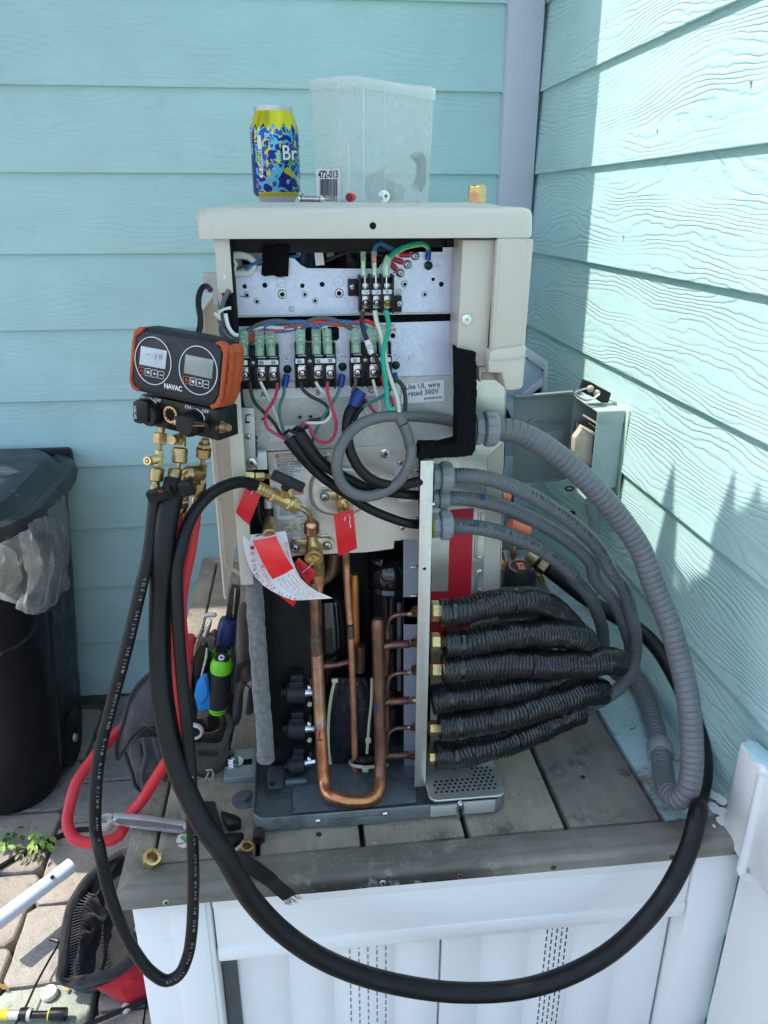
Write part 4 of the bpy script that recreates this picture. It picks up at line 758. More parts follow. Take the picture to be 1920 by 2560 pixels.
for i, s_ in enumerate(('\u2022 Do not allow air etc. to enter', 'the refrigerant circuit.', 'Do not pump down when air', 'enter (e.g. Gas leak,', 'not connected, etc.)', 'piping.', 'or other')): ptext(s_, 'D', 364 + i, 247 + 15.5 * i, YVP - .001, 12.5, m_ink, wl, ang=-2.5, align='LEFT', sx=.82)
lq([(372, 414), (553, 402), (555, 430), (373, 440)], m_inko); ptext('WARNING', 'D', 476, 421, YVP - .001, 23, m_inkw, wl, ang=-2.5)
for i, s_ in enumerate(('refrigerant', 'R410A only', '', '', '', 'The manufacturer is not', 'responsible for any', 'system malfunction, breakdown', 'accident, etc. caused by not', 'following the instructions.')): ptext(s_, 'D', 380 + i * .6, 452 + 13.6 * i, YVP - .001, 11, m_ink, wl, ang=-2.5, align='LEFT', sx=.85) if s_ else 0
ptext('DG79T926H01', 'D', 527, 583, YVP - .001, 8, m_ink, wl, ang=-2)
q = MB(); q.pp('D', [(1195, 255), (1290, 248), (1302, 470), (1290, 482), (1215, 487), (1203, 478), (1182, 268)], YVP - .0006, .001); rl2 = U_('rating_label', q, m_paper, vp); ptext('12838', 'D', 1275, 405, YVP - .001, 18, m_ink, rl2, ang=82)
q = MB(); q.pp('D', [(1240, 742), (1348, 735), (1348, 1330), (1240, 1330)], YVP + .012, .002); q.pp('E', [(1240, -20), (1345, -20), (1345, 1300), (1245, 1290)], YVP + .012, .002); q.pp('E', [(1345, 1255), (1220, 1220), (1245, 1295)], YVP, .02); U_('inner_side_plate', q, galv('blue_grey_plate', (.30, .34, .40), .5, .4))
# the connector post ---------------------------------------------------------
q = MB(); a = P('s', 1048, 1152, Y=-1.142); bz = DZ + .026
q.bb((-.4605, -1.142, bz), (-.4445, -1.1395, a.z), .0006); q.bb((-.4465, -1.1395, bz), (-.4445, -1.045, a.z)); post = U_('connector_plate', q, m_galv)
q = MB(); q.cyl(P('s', 1061, 1421, Y=-1.142), P('s', 1061, 1421, Y=-1.1424), .0024); U_('hole', q, m_hole, post)
for y in (263, 597, 932, 1130):
    o = P('D', 1335, y, Y=-1.12); q = MB(); q.lathe(o - XV * .009, (1, 0, 0), [(0, .0003), (.003, .0018), (.004, .0012), (.005, .0022), (.006, .0014), (.007, .0024), (.011, .0024)], 10); U_('screw_tip', q, m_steel, post)
q = MB(); o = P('D', 1447, 497, Y=-1.12); q.lathe(o - XV * .006, (1, 0, 0), [(0, .0042), (.004, .0042), (.0045, .0035), (.007, .0035)], 12); U_('screw', q, m_steel, post)
# galvanised rear panel with red tape
YB = -1.050
q = MB(); q.pp('s', [(1082, 950), (1262, 950), (1262, 1100), (1218, 1146), (1208, 1900), (1075, 1900)], YB, .002); rp = U_('rear_panel', q, m_galv)
q = MB(); q.pp('s', [(1219, 1143), (1263, 1100), (1263, 950), (1268, 950), (1258, 1320), (1243, 1620), (1203, 1620), (1210, 1400)], YB - .001, .006, .0006); U_('rear_column', q, m_beige)
q = MB(); q.pp('P8', [(527, 830), (888, 804), (842, 2150), (492, 2150)], YB - .0008, .0008); q.pp('P8', [(225, 2090), (842, 2075), (842, 2700), (200, 2900)], YB - .0014, .0008); U_('red_tape', q, m_redtape, rp)
for a_, b_ in (((1000, 840), (930, 1550)), ((965, 1760), (930, 2050))):
    q = MB(); q.tube([P('P8', a_[0] + 40, a_[1], Y=YB), P('P8', a_[0] - 15, a_[1] + 5, Y=YB), P('P8', a_[0] - 20, a_[1] + 60, Y=YB), P('P8', b_[0], b_[1] - 10, Y=YB), P('P8', b_[0] + 70, b_[1] + 5, Y=YB)], .0028, 8, .003); U_('pressed_rib', q, m_galv, rp)
# ---------------------------------------------------------------- refrigerant side
YP = -1.075
q = MB(); q.pp('E', [(255, -180), (600, -180), (600, 1160), (335, 1165), (300, 560), (262, 60)], -1.05, .01, .002); snd = U_('sound_cover', q, m_void)
q = MB()
for i in range(46): o = P('E', 318 + i * .9, -100 + i * 18, Y=-1.0505); q.bb(o + Vector((-.0004, -.0006, -.0014)), o + Vector((.0004, 0, .0014)))
o_ = U_('stitch_holes', q, m_hole, snd); o_['kind'] = 'stuff'
fpts = [(190, -190), (205, 0), (225, 300), (245, 600), (270, 900), (283, 1110)]
q = MB(); q.tube([P('E', x, y, Y=-1.120) for x, y in fpts], .0098, 16, .004, rf=lambda l, a: 1 + .16 * noise.noise(Vector((l * 70, math.cos(a) * 1.3, math.sin(a) * 1.3))) + .10 * (math.cos(a * 2 + l * 8) > .6)); U_('felt_roll', q, m_felt)
q = MB(); q.tube([P('E', x + 36, y, Y=-1.112) for x, y in fpts], .0062, 12, .004, rf=lambda l, a: 1 + .2 * noise.noise(Vector((l * 60 + 9, math.cos(a), math.sin(a))))); U_('felt_edge', q, m_felt)
# accumulator and compressor
q = MB(); o = P('D', 1150, 835, Y=-1.02); ob = Vector((o.x, -1.02, .64)); H_ = o.z - ob.z
q.lathe(ob, (0, 0, 1), [(0, .030), (H_ - .060, .030), (H_ - .052, .0325), (H_ - .046, .030), (H_ - .040, .0335), (H_ - .022, .0335), (H_ - .014, .031), (H_ - .006, .024), (H_, .01), (H_ + .0005, 0)], 40); U_('accumulator', q, m_gloss)
q = MB(); q.tube([P('D', 1020, 830, Y=-1.03), P('D', 1040, 880, Y=-1.04), P('D', 1100, 900, Y=-1.045)], .007, 10); U_('suction_bend', q, m_gloss)
q = MB(); q.lathe((-.575, -.98, .63), (0, 0, 1), [(0, .055), (.2, .055), (.24, .048), (.26, .02), (.262, 0)], 32); U_('compressor', q, m_gloss)
def pipe(v, pts, r, m, name='copper_pipe', Y=YP, n=18, step=.004, **k):
    q = MB(); q.tube([P(v, p[0], p[1], Y=(p[2] if len(p) > 2 else Y)) for p in pts], r, n, step, **k); return U_(name, q, m)
k = N('heat_tinted_copper'); tc = k.n('TexCoord'); sx = k.n('SeparateXYZ'); k.l(tc.outputs['Object'], sx.inputs[0]); v = k.co()
zz = k.math('ADD', sx.outputs[2], k.math('MULTIPLY', k.noise(v, 60, 3), .012))
z1 = P('E', 660, 880, Y=-1.11).z - DZ; z2 = P('E', 655, 750, Y=-1.105).z - DZ
c = k.ramp(k.math('MULTIPLY', zz, 4.), [(0, (.62, .22, .09)), (.04 * 4, (.70, .26, .11)), ((z1 + .000) * 4, (.66, .22, .12)), ((z1 + .006) * 4, (.42, .10, .16)), ((z1 + .013) * 4, (.55, .55, .5)), ((z1 + .03) * 4, (.68, .42, .18)), ((z2 + .014) * 4, (.46, .33, .24)), (.98, (.50, .26, .19))])
c = k.mix(k.ramp(k.noise(v, 60, 6, .7), [(.45, 0.), (.68, .75)]), c, (.16, .085, .06)); vv = k.co((400, 400, 6)); c = k.mix(k.ramp(k.noise(vv, 1., 3), [(.35, .0), (.7, .4)]), c, (.85, .42, .2))
k.l(c, k.b.inputs['Base Color']); k.b.inputs['Metallic'].default_value = .8; k.b.inputs['Roughness'].default_value = .33; m_heat = k.m
pipe('E', [(622, -130, -1.09), (625, 60, -1.092), (632, 245, -1.094)], .0082, m_cop2); pipe('E', [(633, 243, -1.094), (634, 300, -1.095)], .0090, m_braze, 'braze_ring'); pipe('E', [(634, 295, -1.095), (637, 350, -1.096), (640, 368, -1.096)], .0094, m_cop2, 'pipe_socket')
pipe('E', [(640, 345, -1.096), (650, 550, -1.10), (662, 800, -1.106), (675, 1000, -1.113), (686, 1180, -1.121), (693, 1255, -1.127), (708, 1322, -1.140), (745, 1355, -1.150), (830, 1385, -1.156), (920, 1397, -1.157), (1000, 1388, -1.154), (1055, 1350, -1.147), (1078, 1290, -1.135), (1081, 1225, -1.122)], .0088, m_heat)
pipe('E', [(1078, 1235, -1.123), (1083, 1100, -1.112), (1078, 850, -1.105), (1072, 600, -1.098), (1066, 350, -1.093), (1062, 200, -1.09), (1062, 150, -1.089), (1062, 128, -1.089)], [.0086] * 6 + [.0086, .005], m_cop2, 'header_pipe')
q = MB(); q.tube([P('E', 657, 915, Y=-1.1192), P('E', 660, 950, Y=-1.1195)], .0007, 5); q.tube([P('E', 648, 966, Y=-1.1195), P('E', 686, 969, Y=-1.1195)], .0008, 5); U_('marker_stroke', q, m_ink)
q = MB(); q.tube([P('E', 1035, 735, Y=-1.1095), P('E', 1055, 740, Y=-1.111), P('E', 1040, 778, Y=-1.110)], .0012, 5); U_('marker_stroke', q, m_crimpb)
pipe('E', [(848, -180, YP + .004), (858, 0, YP + .004), (872, 160, YP + .004)], .0050, m_cop, 'thin_pipe'); pipe('E', [(874, 170, YP + .004), (876, 260, YP + .004)], .0054, m_braze, 'braze_ring'); pipe('E', [(877, 255, YP + .004), (885, 480, YP + .004), (893, 750, YP + .004), (902, 1000, YP + .004), (906, 1150, YP + .004), (908, 1210, YP + .004), (908, 1245, YP + .004)], [.0052, .0049, .0049, .0049, .0049, .0049, .002], m_cop, 'thin_pipe')
pipe('E', [(900, -180, -1.04), (905, 0, -1.04), (912, 320, -1.04), (915, 480, -1.04)], .0060, m_cop3, 'rear_pipe'); pipe('E', [(690, 455, -1.05), (760, 450, -1.05), (850, 430, -1.05), (915, 415, -1.05)], .0048, m_cop2, 'cross_pipe'); pipe('E', [(938, 310, -1.05), (940, 400, -1.05), (935, 490, -1.05)], .0085, m_cop2, 'cross_cap')
pipe('D', [(760, 830, -1.05), (755, 900, -1.05), (735, 970, -1.05), (690, 1010, -1.05), (640, 1020, -1.05)], .0095, m_cop2, 'bent_pipe')
for y, pts in ((310, None), (700, None), (1075, None)):
    pipe('E', [(1085, y + 28), (1115, y + 5), (1150, y)], [.0075, .0062, .0058], m_cop2, 'branch'); pipe('E', [(1140, y), (1275, y - 6), (1300, y - 8)], [.0060, .0058, .0048], m_cop2, 'branch'); pipe('E', [(1288, y - 8), (1305, y - 8), (1320, y - 8), (1345, y - 10)], [.0050, .0046, .0062, .0068], m_brassd, 'branch_nut'); pipe('E', [(1282, y - 7), (1292, y - 8)], .0054, m_steel, 'solder')
for y in (95, 500, 880):
    pipe('E', [(1130, y + 170), (1132, y + 80), (1150, y + 30), (1190, y + 8), (1240, y + 3), (1275, y + 2)], .0032, m_cop2, 'branch'); pipe('E', [(1268, y + 2), (1300, y - 4), (1318, y - 6), (1345, y - 8)], [.0036, .0044, .0060, .0066], m_brassd, 'branch_nut'); pipe('E', [(1285, y), (1300, y - 2)], .0048, m_steel, 'solder')
pipe('E', [(1132, 260, -1.06), (1128, 400, -1.06), (1120, 520, -1.06)], .0042, m_cop2, 'capillary'); pipe('E', [(1212, 20, -1.06), (1210, 400, -1.06), (1212, 620, -1.06)], .0035, m_wgy, 'capillary'); pipe('E', [(1140, 640, -1.065), (1128, 760, -1.06), (1135, 900, -1.065)], .004, m_cop2, 'capillary')
# expansion valve coils
for i, (x0, cy, ang) in enumerate(((440, 410, 0), (455, 935, 0), (490, 1480, -9))):
    k_ = 1; c0 = P('V', x0, cy, Y=-1.068); c1 = P('V', 712, cy - (0 if not ang else 40), Y=-1.068); d = (c1 - c0); L_ = d.length; rr = .0152
    q = MB(); q.lathe(c0, d, [(0, rr * .93), (.0015, rr), (L_ * .48, rr), (L_ * .5, rr * .985), (L_ * .52, rr), (L_ - .001, rr), (L_, rr * .95)], 32); q.lathe(c0, -d, [(0, .0075), (.0035, .0075), (.0045, .0058), (.007, .0058), (.0075, .004)], 16)
    v_ = U_('valve_coil', q, m_dark)
    q = MB(); q.box((c0 + c1) / 2 + Vector((.0015, -.001, .0185)), (L_ * .75, .018, .010), None, .001); q.box((c0 + c1) / 2 + Vector((.003, 0, .0265)), (L_ * .68, .015, .012), None, .001); U_('coil_connector', q, m_dark, v_)
    q = MB(); q.lathe(c1, d, [(0, .0075), (.003, .0075), (.003, .006), (.016, .006)], 16); q.hexnut(c1 + Vector((.004, 0, .0085)), c1 + Vector((.009, 0, .0085)), .0036); U_('valve_stem', q, m_steel, v_)
    q = MB(); q.tube([c1 + Vector((.007, 0, .008)), c1 + Vector((.009, -.002, .016)), c1 + Vector((.0085, -.002, .024))], .0022, 8); U_('valve_tube', q, m_cop2, v_)
    if i < 2: q = MB(); q.box(c1 + Vector((.006, -.006, -.017)), (.006, .004, .007), Matrix.Rotation(.4, 3, 'Y'), .001); U_('cable_tie', q, m_zip, v_)
# wrapped sensor bag with ties
q = MB(); g = []
for i in range(27):
    row = []
    for j in range(25):
        t = j / 24; u = i / 26; wdt = .5 + .5 * min(1, (u * 3) ** .5); x = 885 + (t - .5) * 2 * (158 + 12 * u) * wdt; y = 535 + 610 * u
        p = P('E', x, y, Y=-1.052 - .016 * math.sin(pi * t) ** .6 * math.sin(pi * min(1, .1 + u * 1.1)) ** .5); p.y += .003 * noise.noise(Vector((t * 7, u * 3, 2))) + .0016 * noise.noise(Vector((t * 24, u * 7, 5))); row.append(p)
    g.append(row)
q.sheet(g, .004); U_('wrapped_bag', q, mat('black_vinyl_wrap', (.014, .015, .022), .22, var=.3, bump=.0012, bs=160))
def tie(v, pts, Y, w=.0022, parent=None, m=None):
    q = MB(); q.tube([P(v, p[0], p[1], Y=(p[2] if len(p) > 2 else Y)) for p in pts], w, 6, .003); return U_('cable_tie', q, m or m_zip, parent)
tie('E', [(765, 560), (745, 640), (728, 760), (720, 900), (722, 1020), (735, 1130)], -1.074, .0024); tie('E', [(1022, 540), (1018, 700), (1003, 850), (995, 960), (988, 1060)], -1.072, .0022)
q = MB(); q.box(P('E', 765, 556, Y=-1.075), (.009, .004, .006), None, .001); q.box(P('E', 997, 970, Y=-1.074), (.008, .004, .0085), None, .001); q.box(P('E', 978, 1170, Y=-1.094), (.009, .005, .009), Matrix.Rotation(.2, 3, 'Y'), .001); U_('tie_head', q, m_zip)
tie('E', [(1128, 1130, -1.07), (1120, 1142, -1.086), (1060, 1150, -1.091), (978, 1155, -1.092), (900, 1145, -1.086), (874, 1130, -1.075), (880, 1110, -1.064), (960, 1105, -1.062)], -1.09, .0026)
q = MB(); q.sphere(P('E', 980, 1115, Y=-1.075), .018, (1.1, .5, .62), 16, 8, .2); U_('rubber_block', q, m_rub)
# stop valves
def valve(px, py, r, body_to, nm, br, scr):
    pass
def ringport(v, x, y, Y, r, parent, d=Vector((-.05, -1, -.25))):
    o = P(v, x, y, Y=Y); q = MB(); q.lathe(o - d.normalized() * -.0, d, [(-.022, r * .8), (-.006, r * .86), (-.006, r * 1.03), (-.0045, r), (-.0035, r * 1.03), (-.002, r), (-.001, r * 1.03), (.0005, r * .98), (.001, r * .8), (-.006, r * .62), (-.007, r * .25)], 28, True)
    ob = obj('threaded_port', q, m_brass, parent); q = MB(); q.lathe(o, d, [(-.0062, r * .45), (-.0055, r * .42)], 14); obj('port_bore', q, m_brassd, parent); return ob
v1 = U_('stop_valve', MB().pp('D', [(455, 790), (470, 758), (500, 742), (560, 748), (600, 735), (700, 735), (745, 742), (765, 770), (760, 800), (735, 818), (690, 822), (660, 835), (570, 838), (500, 835), (462, 820)], YVP - .006, .006, .0008), mat('zinc_brass_bracket', (.55, .45, .24), .35, .8, var=.1))
screw('D', 492, 802, YVP - .0065, 34, 'pan', 0, .3, v1); screw('D', 714, 783, YVP - .0065, 32, 'pan', 0, .9, v1)
q = MB(); o1 = P('D', 604, 700, Y=YVP - .022); o2 = P('D', 622, 850, Y=YVP - .022); q.tube([P('D', 606, 690, Y=YVP - .024), P('D', 606, 740, Y=YVP - .024), P('D', 612, 780, Y=YVP - .022), P('D', 620, 850, Y=YVP - .02), P('D', 645, 925, Y=YVP - .012), P('D', 652, 965, Y=YVP - .008)], [.0055, .0060, .0088, .0108, .0095, .0086], 20, .003); U_('valve_body', q, m_brass, v1)
ringport('D', 622, 873, YVP - .036, .0118, v1)
pipe('D', [(652, 960, YVP - .008), (648, 1040, YVP - .004), (640, 1130, -1.088)], .0082, m_cop, 'copper_pipe'); pipe('D', [(640, 1110, -1.088), (628, 1200, -1.09), (624, 1280, -1.09)], .0082, m_cop2, 'copper_pipe')
v2 = U_('stop_valve', MB().pp('D', [(662, 450), (675, 418), (720, 412), (780, 415), (880, 425), (900, 445), (895, 470), (800, 478), (730, 470), (690, 480), (668, 470)], YVP - .013, .006, .0008), bpy.data.materials['zinc_brass_bracket'])
screw('D', 695, 447, YVP - .0135, 33, 'pan', 0, .8, v2)
q = MB(); q.tube([P('D', 815, 425, Y=YVP - .02), P('D', 820, 470, Y=YVP - .022), P('D', 826, 520, Y=YVP - .022), P('D', 830, 560, Y=YVP - .014), P('D', 835, 600, Y=YVP - .01)], [.0070, .0080, .0085, .0062, .0052], 20, .003); U_('valve_body', q, m_brass, v2); ringport('D', 833, 503, YVP - .034, .0088, v2)
pipe('D', [(832, 590, YVP - .01), (838, 820, YVP - .006), (845, 900, YP + .004), (850, 1000, YP + .004)], .0050, m_cop, 'thin_pipe')
# capped service port at the left of the plate, and the capped hose stub
q = MB(); a = P('D', 125, 300, Y=-1.115); b_ = P('D', 205, 305, Y=-1.112); c_ = P('D', 275, 305, Y=-1.108); q.hexnut(a, b_, .0066); q.hexnut(b_ + XV * .0005, c_, .0060); q.cyl(c_, P('D', 320, 308, Y=-1.10), .0032); U_('service_port_cap', q, m_brass)
q = MB(); q.tube([P('D', 235, 470, Y=-1.10), P('D', 240, 560, Y=-1.102), P('D', 270, 640, Y=-1.104)], .0055, 12); U_('rubber_stub', q, m_rub)
q = MB(); q.tube([P('D', 305, 460, Y=-1.105), P('D', 308, 530, Y=-1.107)], .0058, 14); U_('pipe_sleeve', q, m_galv2); q = MB(); q.tube([P('D', 308, 525, Y=-1.108), P('D', 312, 605, Y=-1.110)], .0062, 14); U_('rubber_stub', q, m_rub)
q = MB(); a = P('D', 312, 600, Y=-1.112); b_ = P('D', 316, 655, Y=-1.125); c_ = P('D', 315, 712, Y=-1.140); q.lathe(a, b_ - a, [(0, .0060), ((b_ - a).length, .0078)], 20); q.hexnut(b_, c_, .0090, .1); U_('flare_cap', q, m_brass)
q = MB(); o = P('D', 318, 697, Y=-1.1465); q.tube([o + Vector((-.004, -.0, -.002)), o + Vector((0, -.0008, .001)), o + Vector((.004, 0, -.002))], .0005, 5); U_('pen_mark', q, m_ink)
# ---------------------------------------------------------------- base pan
px0, py0, px1, py1 = -.6905, -1.180, -.3335, -.20
q = MB(); z0, z1_ = DZ + .0015, DZ + .026
loft(q, [rl(px0, py0, px1, py1, .02, z0, .004), rl(px0, py0, px1, py1, .02, z0 + .003), rl(px0, py0, px1, py1, .02, z1_ - .002), rl(px0, py0, px1, py1, .02, z1_, .001), rl(px0, py0, px1, py1, .02, z1_ - .001, .0026), rl(px0, py0, px1, py1, .02, z0 + .006, .004), rl(px0, py0, px1, py1, .02, z0 + .004, .008)])
pan = U_('base_pan', q, mat('slate_painted_steel', (.16, .178, .188), .35, .3, var=.12, vs=12, dirt=(.05, .06, .065), dirt_at=(.5, .75), dsc=22))
q = MB(); zf = z0 + .0045; pts = [P('E', x, y, Z=zf + .002) for x, y in ((472, 1300), (790, 1262), (830, 1280), (1235, 1235), (1330, 1260), (1330, 1405), (900, 1450), (480, 1480))]; q.prism(pts, (0, 0, .002), .0006); U_('pan_plate', q, mat('light_slate_plate', (.17, .205, .23), .32, .4, var=.1), pan)
q = MB(); pts = [P('E', x, y, Z=zf + .012) for x, y in ((295, 1165), (415, 1170), (410, 1300), (305, 1312))]; q.prism(pts, (0, 0, .0025), .0006); U_('pan_tab', q, mat('slate_tab', (.08, .092, .105), .4, .3), pan); q = MB(); q.cyl(P('E', 335, 1270, Z=zf + .0146), P('E', 335, 1270, Z=zf + .0146) + ZV * .0003, .0045); U_('hole', q, m_hole, pan)
q = MB(); q.tube([P('E', 425, 1262, Z=zf + .002), P('E', 570, 1250, Z=zf + .002)], .006, 12); U_('pressed_rib', q, bpy.data.materials['slate_painted_steel'], pan)
# perforated shelf on the right of the post
zs = DZ + .0265; q = MB(); sx0, sx1, sy0, sy1 = -.4440, -.3345, -1.176, -1.05
loft(q, [rl(sx0, sy0, sx1, sy1, .012, zs), rl(sx0, sy0, sx1, sy1, .012, zs + .002), rl(sx0, sy0, sx1, sy1, .012, zs + .003, .001)]); shelf = U_('perforated_shelf', q, m_galv)
q = MB()
for r in range(7):
    for c in range(13):
        x = sx0 + .012 + c * .0076 + (r % 2) * .0038; y = sy0 + .016 + r * .0072
        if r > 3 and c < 8: continue
        if x > sx1 - .008: continue
        q.cyl((x, y, zs + .0028), (x, y, zs + .0034), .0021, n=10)
o_ = U_('perforations', q, m_hole, shelf); o_['kind'] = 'stuff'
q = MB(); q.bb((-.444, -1.1835, DZ + .008), (-.405, -1.1805, DZ + .026), .0008); U_('front_bracket', q, m_galv2, pan); q = MB(); q.bb((-.405, -1.1835, DZ + .008), (-.352, -1.1805, DZ + .029), .0008); U_('front_bracket', q, m_galv2, pan); q = MB(); q.bb((-.585, -1.1825, DZ + .004), (-.50, -1.1800, DZ + .016), .001); U_('pressed_panel', q, bpy.data.materials['slate_painted_steel'], pan)
for x, z in ((-.600, DZ + .021), (-.507, DZ + .024)): inst('screw', SM[('pan', 1)], Matrix.Translation((x, -1.1812, z - .006)) @ Matrix.Diagonal((.0042, .0042, .0042, 1)), hp)
inst('screw', SM[('hexf', 1)], Matrix.Translation((-.402, -1.1835, DZ + .018)) @ Matrix.Diagonal((.0048, .0048, .012, 1)), hp)
# mounting foot with bolt
q = MB(); a = P('I', 1010, 1410, Z=DZ + .012); 
fx0 = P('I', 1005, 1420, Z=DZ + .012); fx1 = P('I', 1245, 1560, Z=DZ + .012)
q.bb((fx0.x, fx1.y - .002, DZ), (-.690, fx0.y + .012, DZ + .012), .0012); ft = U_('mounting_foot', q, mat('pale_zinc_foot', (.30, .35, .34), .4, .5, var=.15))
q = MB(); s0 = P('I', 1130, 1472, Z=DZ + .0122); s1 = P('I', 1195, 1465, Z=DZ + .0122); q.bb((s0.x, s0.y - .006, DZ + .0118), (s1.x, s1.y + .006, DZ + .0124)); U_('slot', q, m_hole, ft)
q = MB(); o = P('I', 1060, 1475, Z=DZ + .0125); q.lathe(o, (0, 0, 1), [(0, .0145), (.002, .0145), (.002, .0075), (.004, .0075)], 24); q.hexnut(o + ZV * .002, o + ZV * .010, .0088); q.lathe(o + ZV * .010, (0, 0, 1), [(0, .005), (.004, .0045)], 14); U_('anchor_bolt', q, m_steel, ft)
bo = P('I', 1142, 1745, Z=DZ); q = MB(); q.lathe(bo, (0, 0, 1), [(0, .019), (.0015, .0185), (.0025, .014)], 28); q.hexnut(bo + ZV * .002, bo + ZV * .008, .0085); obj('lag_bolt', q, mat('painted_lag_bolt', (.10, .115, .13), .6, .2, var=.2), st)
def T(name, loc, label, cat, group=None): return thing(name, loc, label, cat, group)
def pts(v, L, Y=None): return [P(v, p[0], p[1], Y=(p[2] if len(p) > 2 else Y)) for p in L]
def tubeo(name, v, L, r, m, parent=None, Y=None, n=14, step=.005, rf=None, **k):
    q = MB(); q.tube(pts(v, L, Y) if v else [Vector(p) for p in L], r, n, step, rf=rf); return obj(name, q, m, parent, **k)
# ================================================================ on top of the unit
CT = 1.4056
# can
o = Vector((-.6045, -.83, CT)); cn = T('drink_can', o, 'blue and yellow patterned drink can standing left of the clear tub', 'can')
a = P('M', 300, 860, Y=-.83); o.x = a.x; cn.location.x = o.x; WL[cn] = o.copy()
H = .1205; R0 = .0331
k = N('printed_can'); tc = k.n('TexCoord'); sp = k.n('SeparateXYZ'); k.l(tc.outputs['Object'], sp.inputs[0]); ang = k.math('ARCTAN2', sp.outputs[0], k.math('MULTIPLY', sp.outputs[1], -1)); z = sp.outputs[2]
cb = k.n('CombineXYZ'); k.l(k.math('MULTIPLY', ang, .033), cb.inputs[0]); k.l(z, cb.inputs[1])
blob = k.noise(cb.outputs[0], 48, 1.6, .5, 1.1); blob2 = k.noise(cb.outputs[0], 80, 1.5, .5, 1.2)
c = k.ramp(blob, [(.0, (.005, .02, .25)), (.44, (.005, .03, .36)), (.45, (.01, .01, .03)), (.465, (.10, .42, .62)), (.55, (.14, .42, .60)), (.555, (.01, .01, .03)), (.575, (.01, .09, .42))], 'CONSTANT')
c = k.mix(k.ramp(blob2, [(.59, 0.), (.595, 1.)], 'CONSTANT'), c, (.62, .50, .02)); c = k.mix(k.ramp(k.noise(cb.outputs[0], 60, 1, .5, .4), [(.655, 0.), (.66, 1.)], 'CONSTANT'), c, (.10, .50, .03))
lft = k.ramp(ang, [(0, 0.), (.001, 0.)])
c = k.mix(k.math('LESS_THAN', ang, -.95), c, (.006, .02, .22))
zz = k.math('MULTIPLY_ADD', k.math('PINGPONG', k.math('MULTIPLY', ang, 1.), .22), .045, z)
c = k.mix(k.math('GREATER_THAN', zz, .099), c, (.70, .60, .02)); c = k.mix(k.math('MULTIPLY', k.math('LESS_THAN', z, .014), k.math('GREATER_THAN', ang, -.9)), c, (.55, .45, .03)); c = k.mix(k.math('LESS_THAN', z, .0085), c, (.55, .56, .57))
k.l(c, k.b.inputs['Base Color']); k.b.inputs['Metallic'].default_value = .55; k.b.inputs['Roughness'].default_value = .28; m_can = k.m
q = MB(); q.lathe(o, (0, 0, 1), [(0, .022), (.001, .0245), (.004, .0255), (.010, .0310), (.014, R0), (H - .030, R0), (H - .026, .0328), (H - .012, .0275), (H - .006, .0262)], 48); obj('can_body', q, m_can, cn)
q = MB(); q.lathe(o, (0, 0, 1), [(H - .0062, .0262), (H - .001, .0266), (H, .0266), (H + .0004, .0258), (H - .0006, .0248), (H - .005, .0240), (H - .005, .0)], 40); obj('rim', q, m_chrome, cn)
def cantext(s, z, dang, size, m, bold=0, rot=0, name='lettering'):
    a = dang; n_ = Vector((math.sin(a), -math.cos(a), 0)); r_ = Vector((math.cos(a), math.sin(a), 0)); u = ZV
    if rot: r_, u = ZV, -r_
    return text(s, o + ZV * z + n_ * (R0 + .0004), r_, u, size, m, cn, name=name, bold=bold)
cantext('Br', .062, .62, .026, m_ink, .0016); t_ = cantext('Br', .062, .62, .026, m_inkw, .0004); t_.location += Vector((math.sin(.62), -math.cos(.62), 0)) * .0003
q = MB(); 
for i in range(7): a_ = -.60 + .0; 
n_ = Vector((math.sin(-.63), -math.cos(-.63), 0)); r_ = Vector((math.cos(-.63), math.sin(-.63), 0))
ring = [o + n_ * (R0 + .0003) + r_ * (x * .0032) + ZV * zz_ for x, zz_ in ((-1, .036), (-.7, .032), (.7, .032), (1, .036), (1, .080), (.7, .084), (-.7, .084), (-1, .080))]; q.prism(ring, n_ * .0002); obj('name_panel', q, m_paper, cn)
text('JT DANIELS', o + n_ * (R0 + .0006) + ZV * .052, ZV, -r_, .0062, m_ink, cn, bold=.0001); text('artist', o + n_ * (R0 + .0006) + ZV * .0365, ZV, -r_, .0025, m_ink, cn)
cantext('RECYCLE', .077, -1.16, .0075, m_inkw, .0001, 1)
# screw, wire nut, machine screw, brass nut and copper ring in front of them
sc = P('M', 560, 840, Y=-.99); sc.z = CT + .0045
q = MB(); d = Vector((.030, -.014, -.001)); L_ = d.length; pr = [(0, .0030), (.0005, .0062), (.003, .0062), (.0032, .0026)]
t = .0035
while t < L_ - .004: pr += [(t, .0026), (t + .0007, .0044), (t + .0013, .0044), (t + .002, .0026)]; t += .0024
pr += [(L_, .0006)]
q.lathe(sc - Vector((.012, 0, 0)), d, pr, 16); obj('lag_screw', q, m_steel, None, 'steel lag screw lying at the foot of the drink can', 'screw')
q = MB(); w0 = P('M', 876, 838, Y=-1.02); w0.z = CT + .0055; q.lathe(w0, (.5, 1, .05), [(-.003, .0045), (-.001, .0052), (.004, .0052), (.010, .0040), (.013, .002)], 14); q.k = 1; q.lathe(w0, (.5, 1, .05), [(-.0032, .0044), (-.0033, .0015), (-.002, 0)], 14); obj('wire_connector', q, [m_tag, mat('red_plastic_dark', (.2, .005, .01), .4)], None, 'small red wire connector in front of the clear tub', 'wire connector')
ws = T('machine_screw', P('M', 1145, 830, Y=-1.02), 'hex head machine screw facing the viewer in front of the tub', 'screw'); w1 = P('M', 1148, 828, Y=-1.02); w1.z = CT + .0068; Mx = Matrix.Translation(w1) @ Matrix.Rotation(.25, 4, 'Z') @ Matrix.Diagonal((.0058, .009, .0058, 1)); inst('screw_head', SM[('hexf', 1)], Mx, ws)
q = MB(); q.cyl(w1, w1 + Vector((.006, .014, -.003)), .0022); obj('shank', q, m_steel, ws)
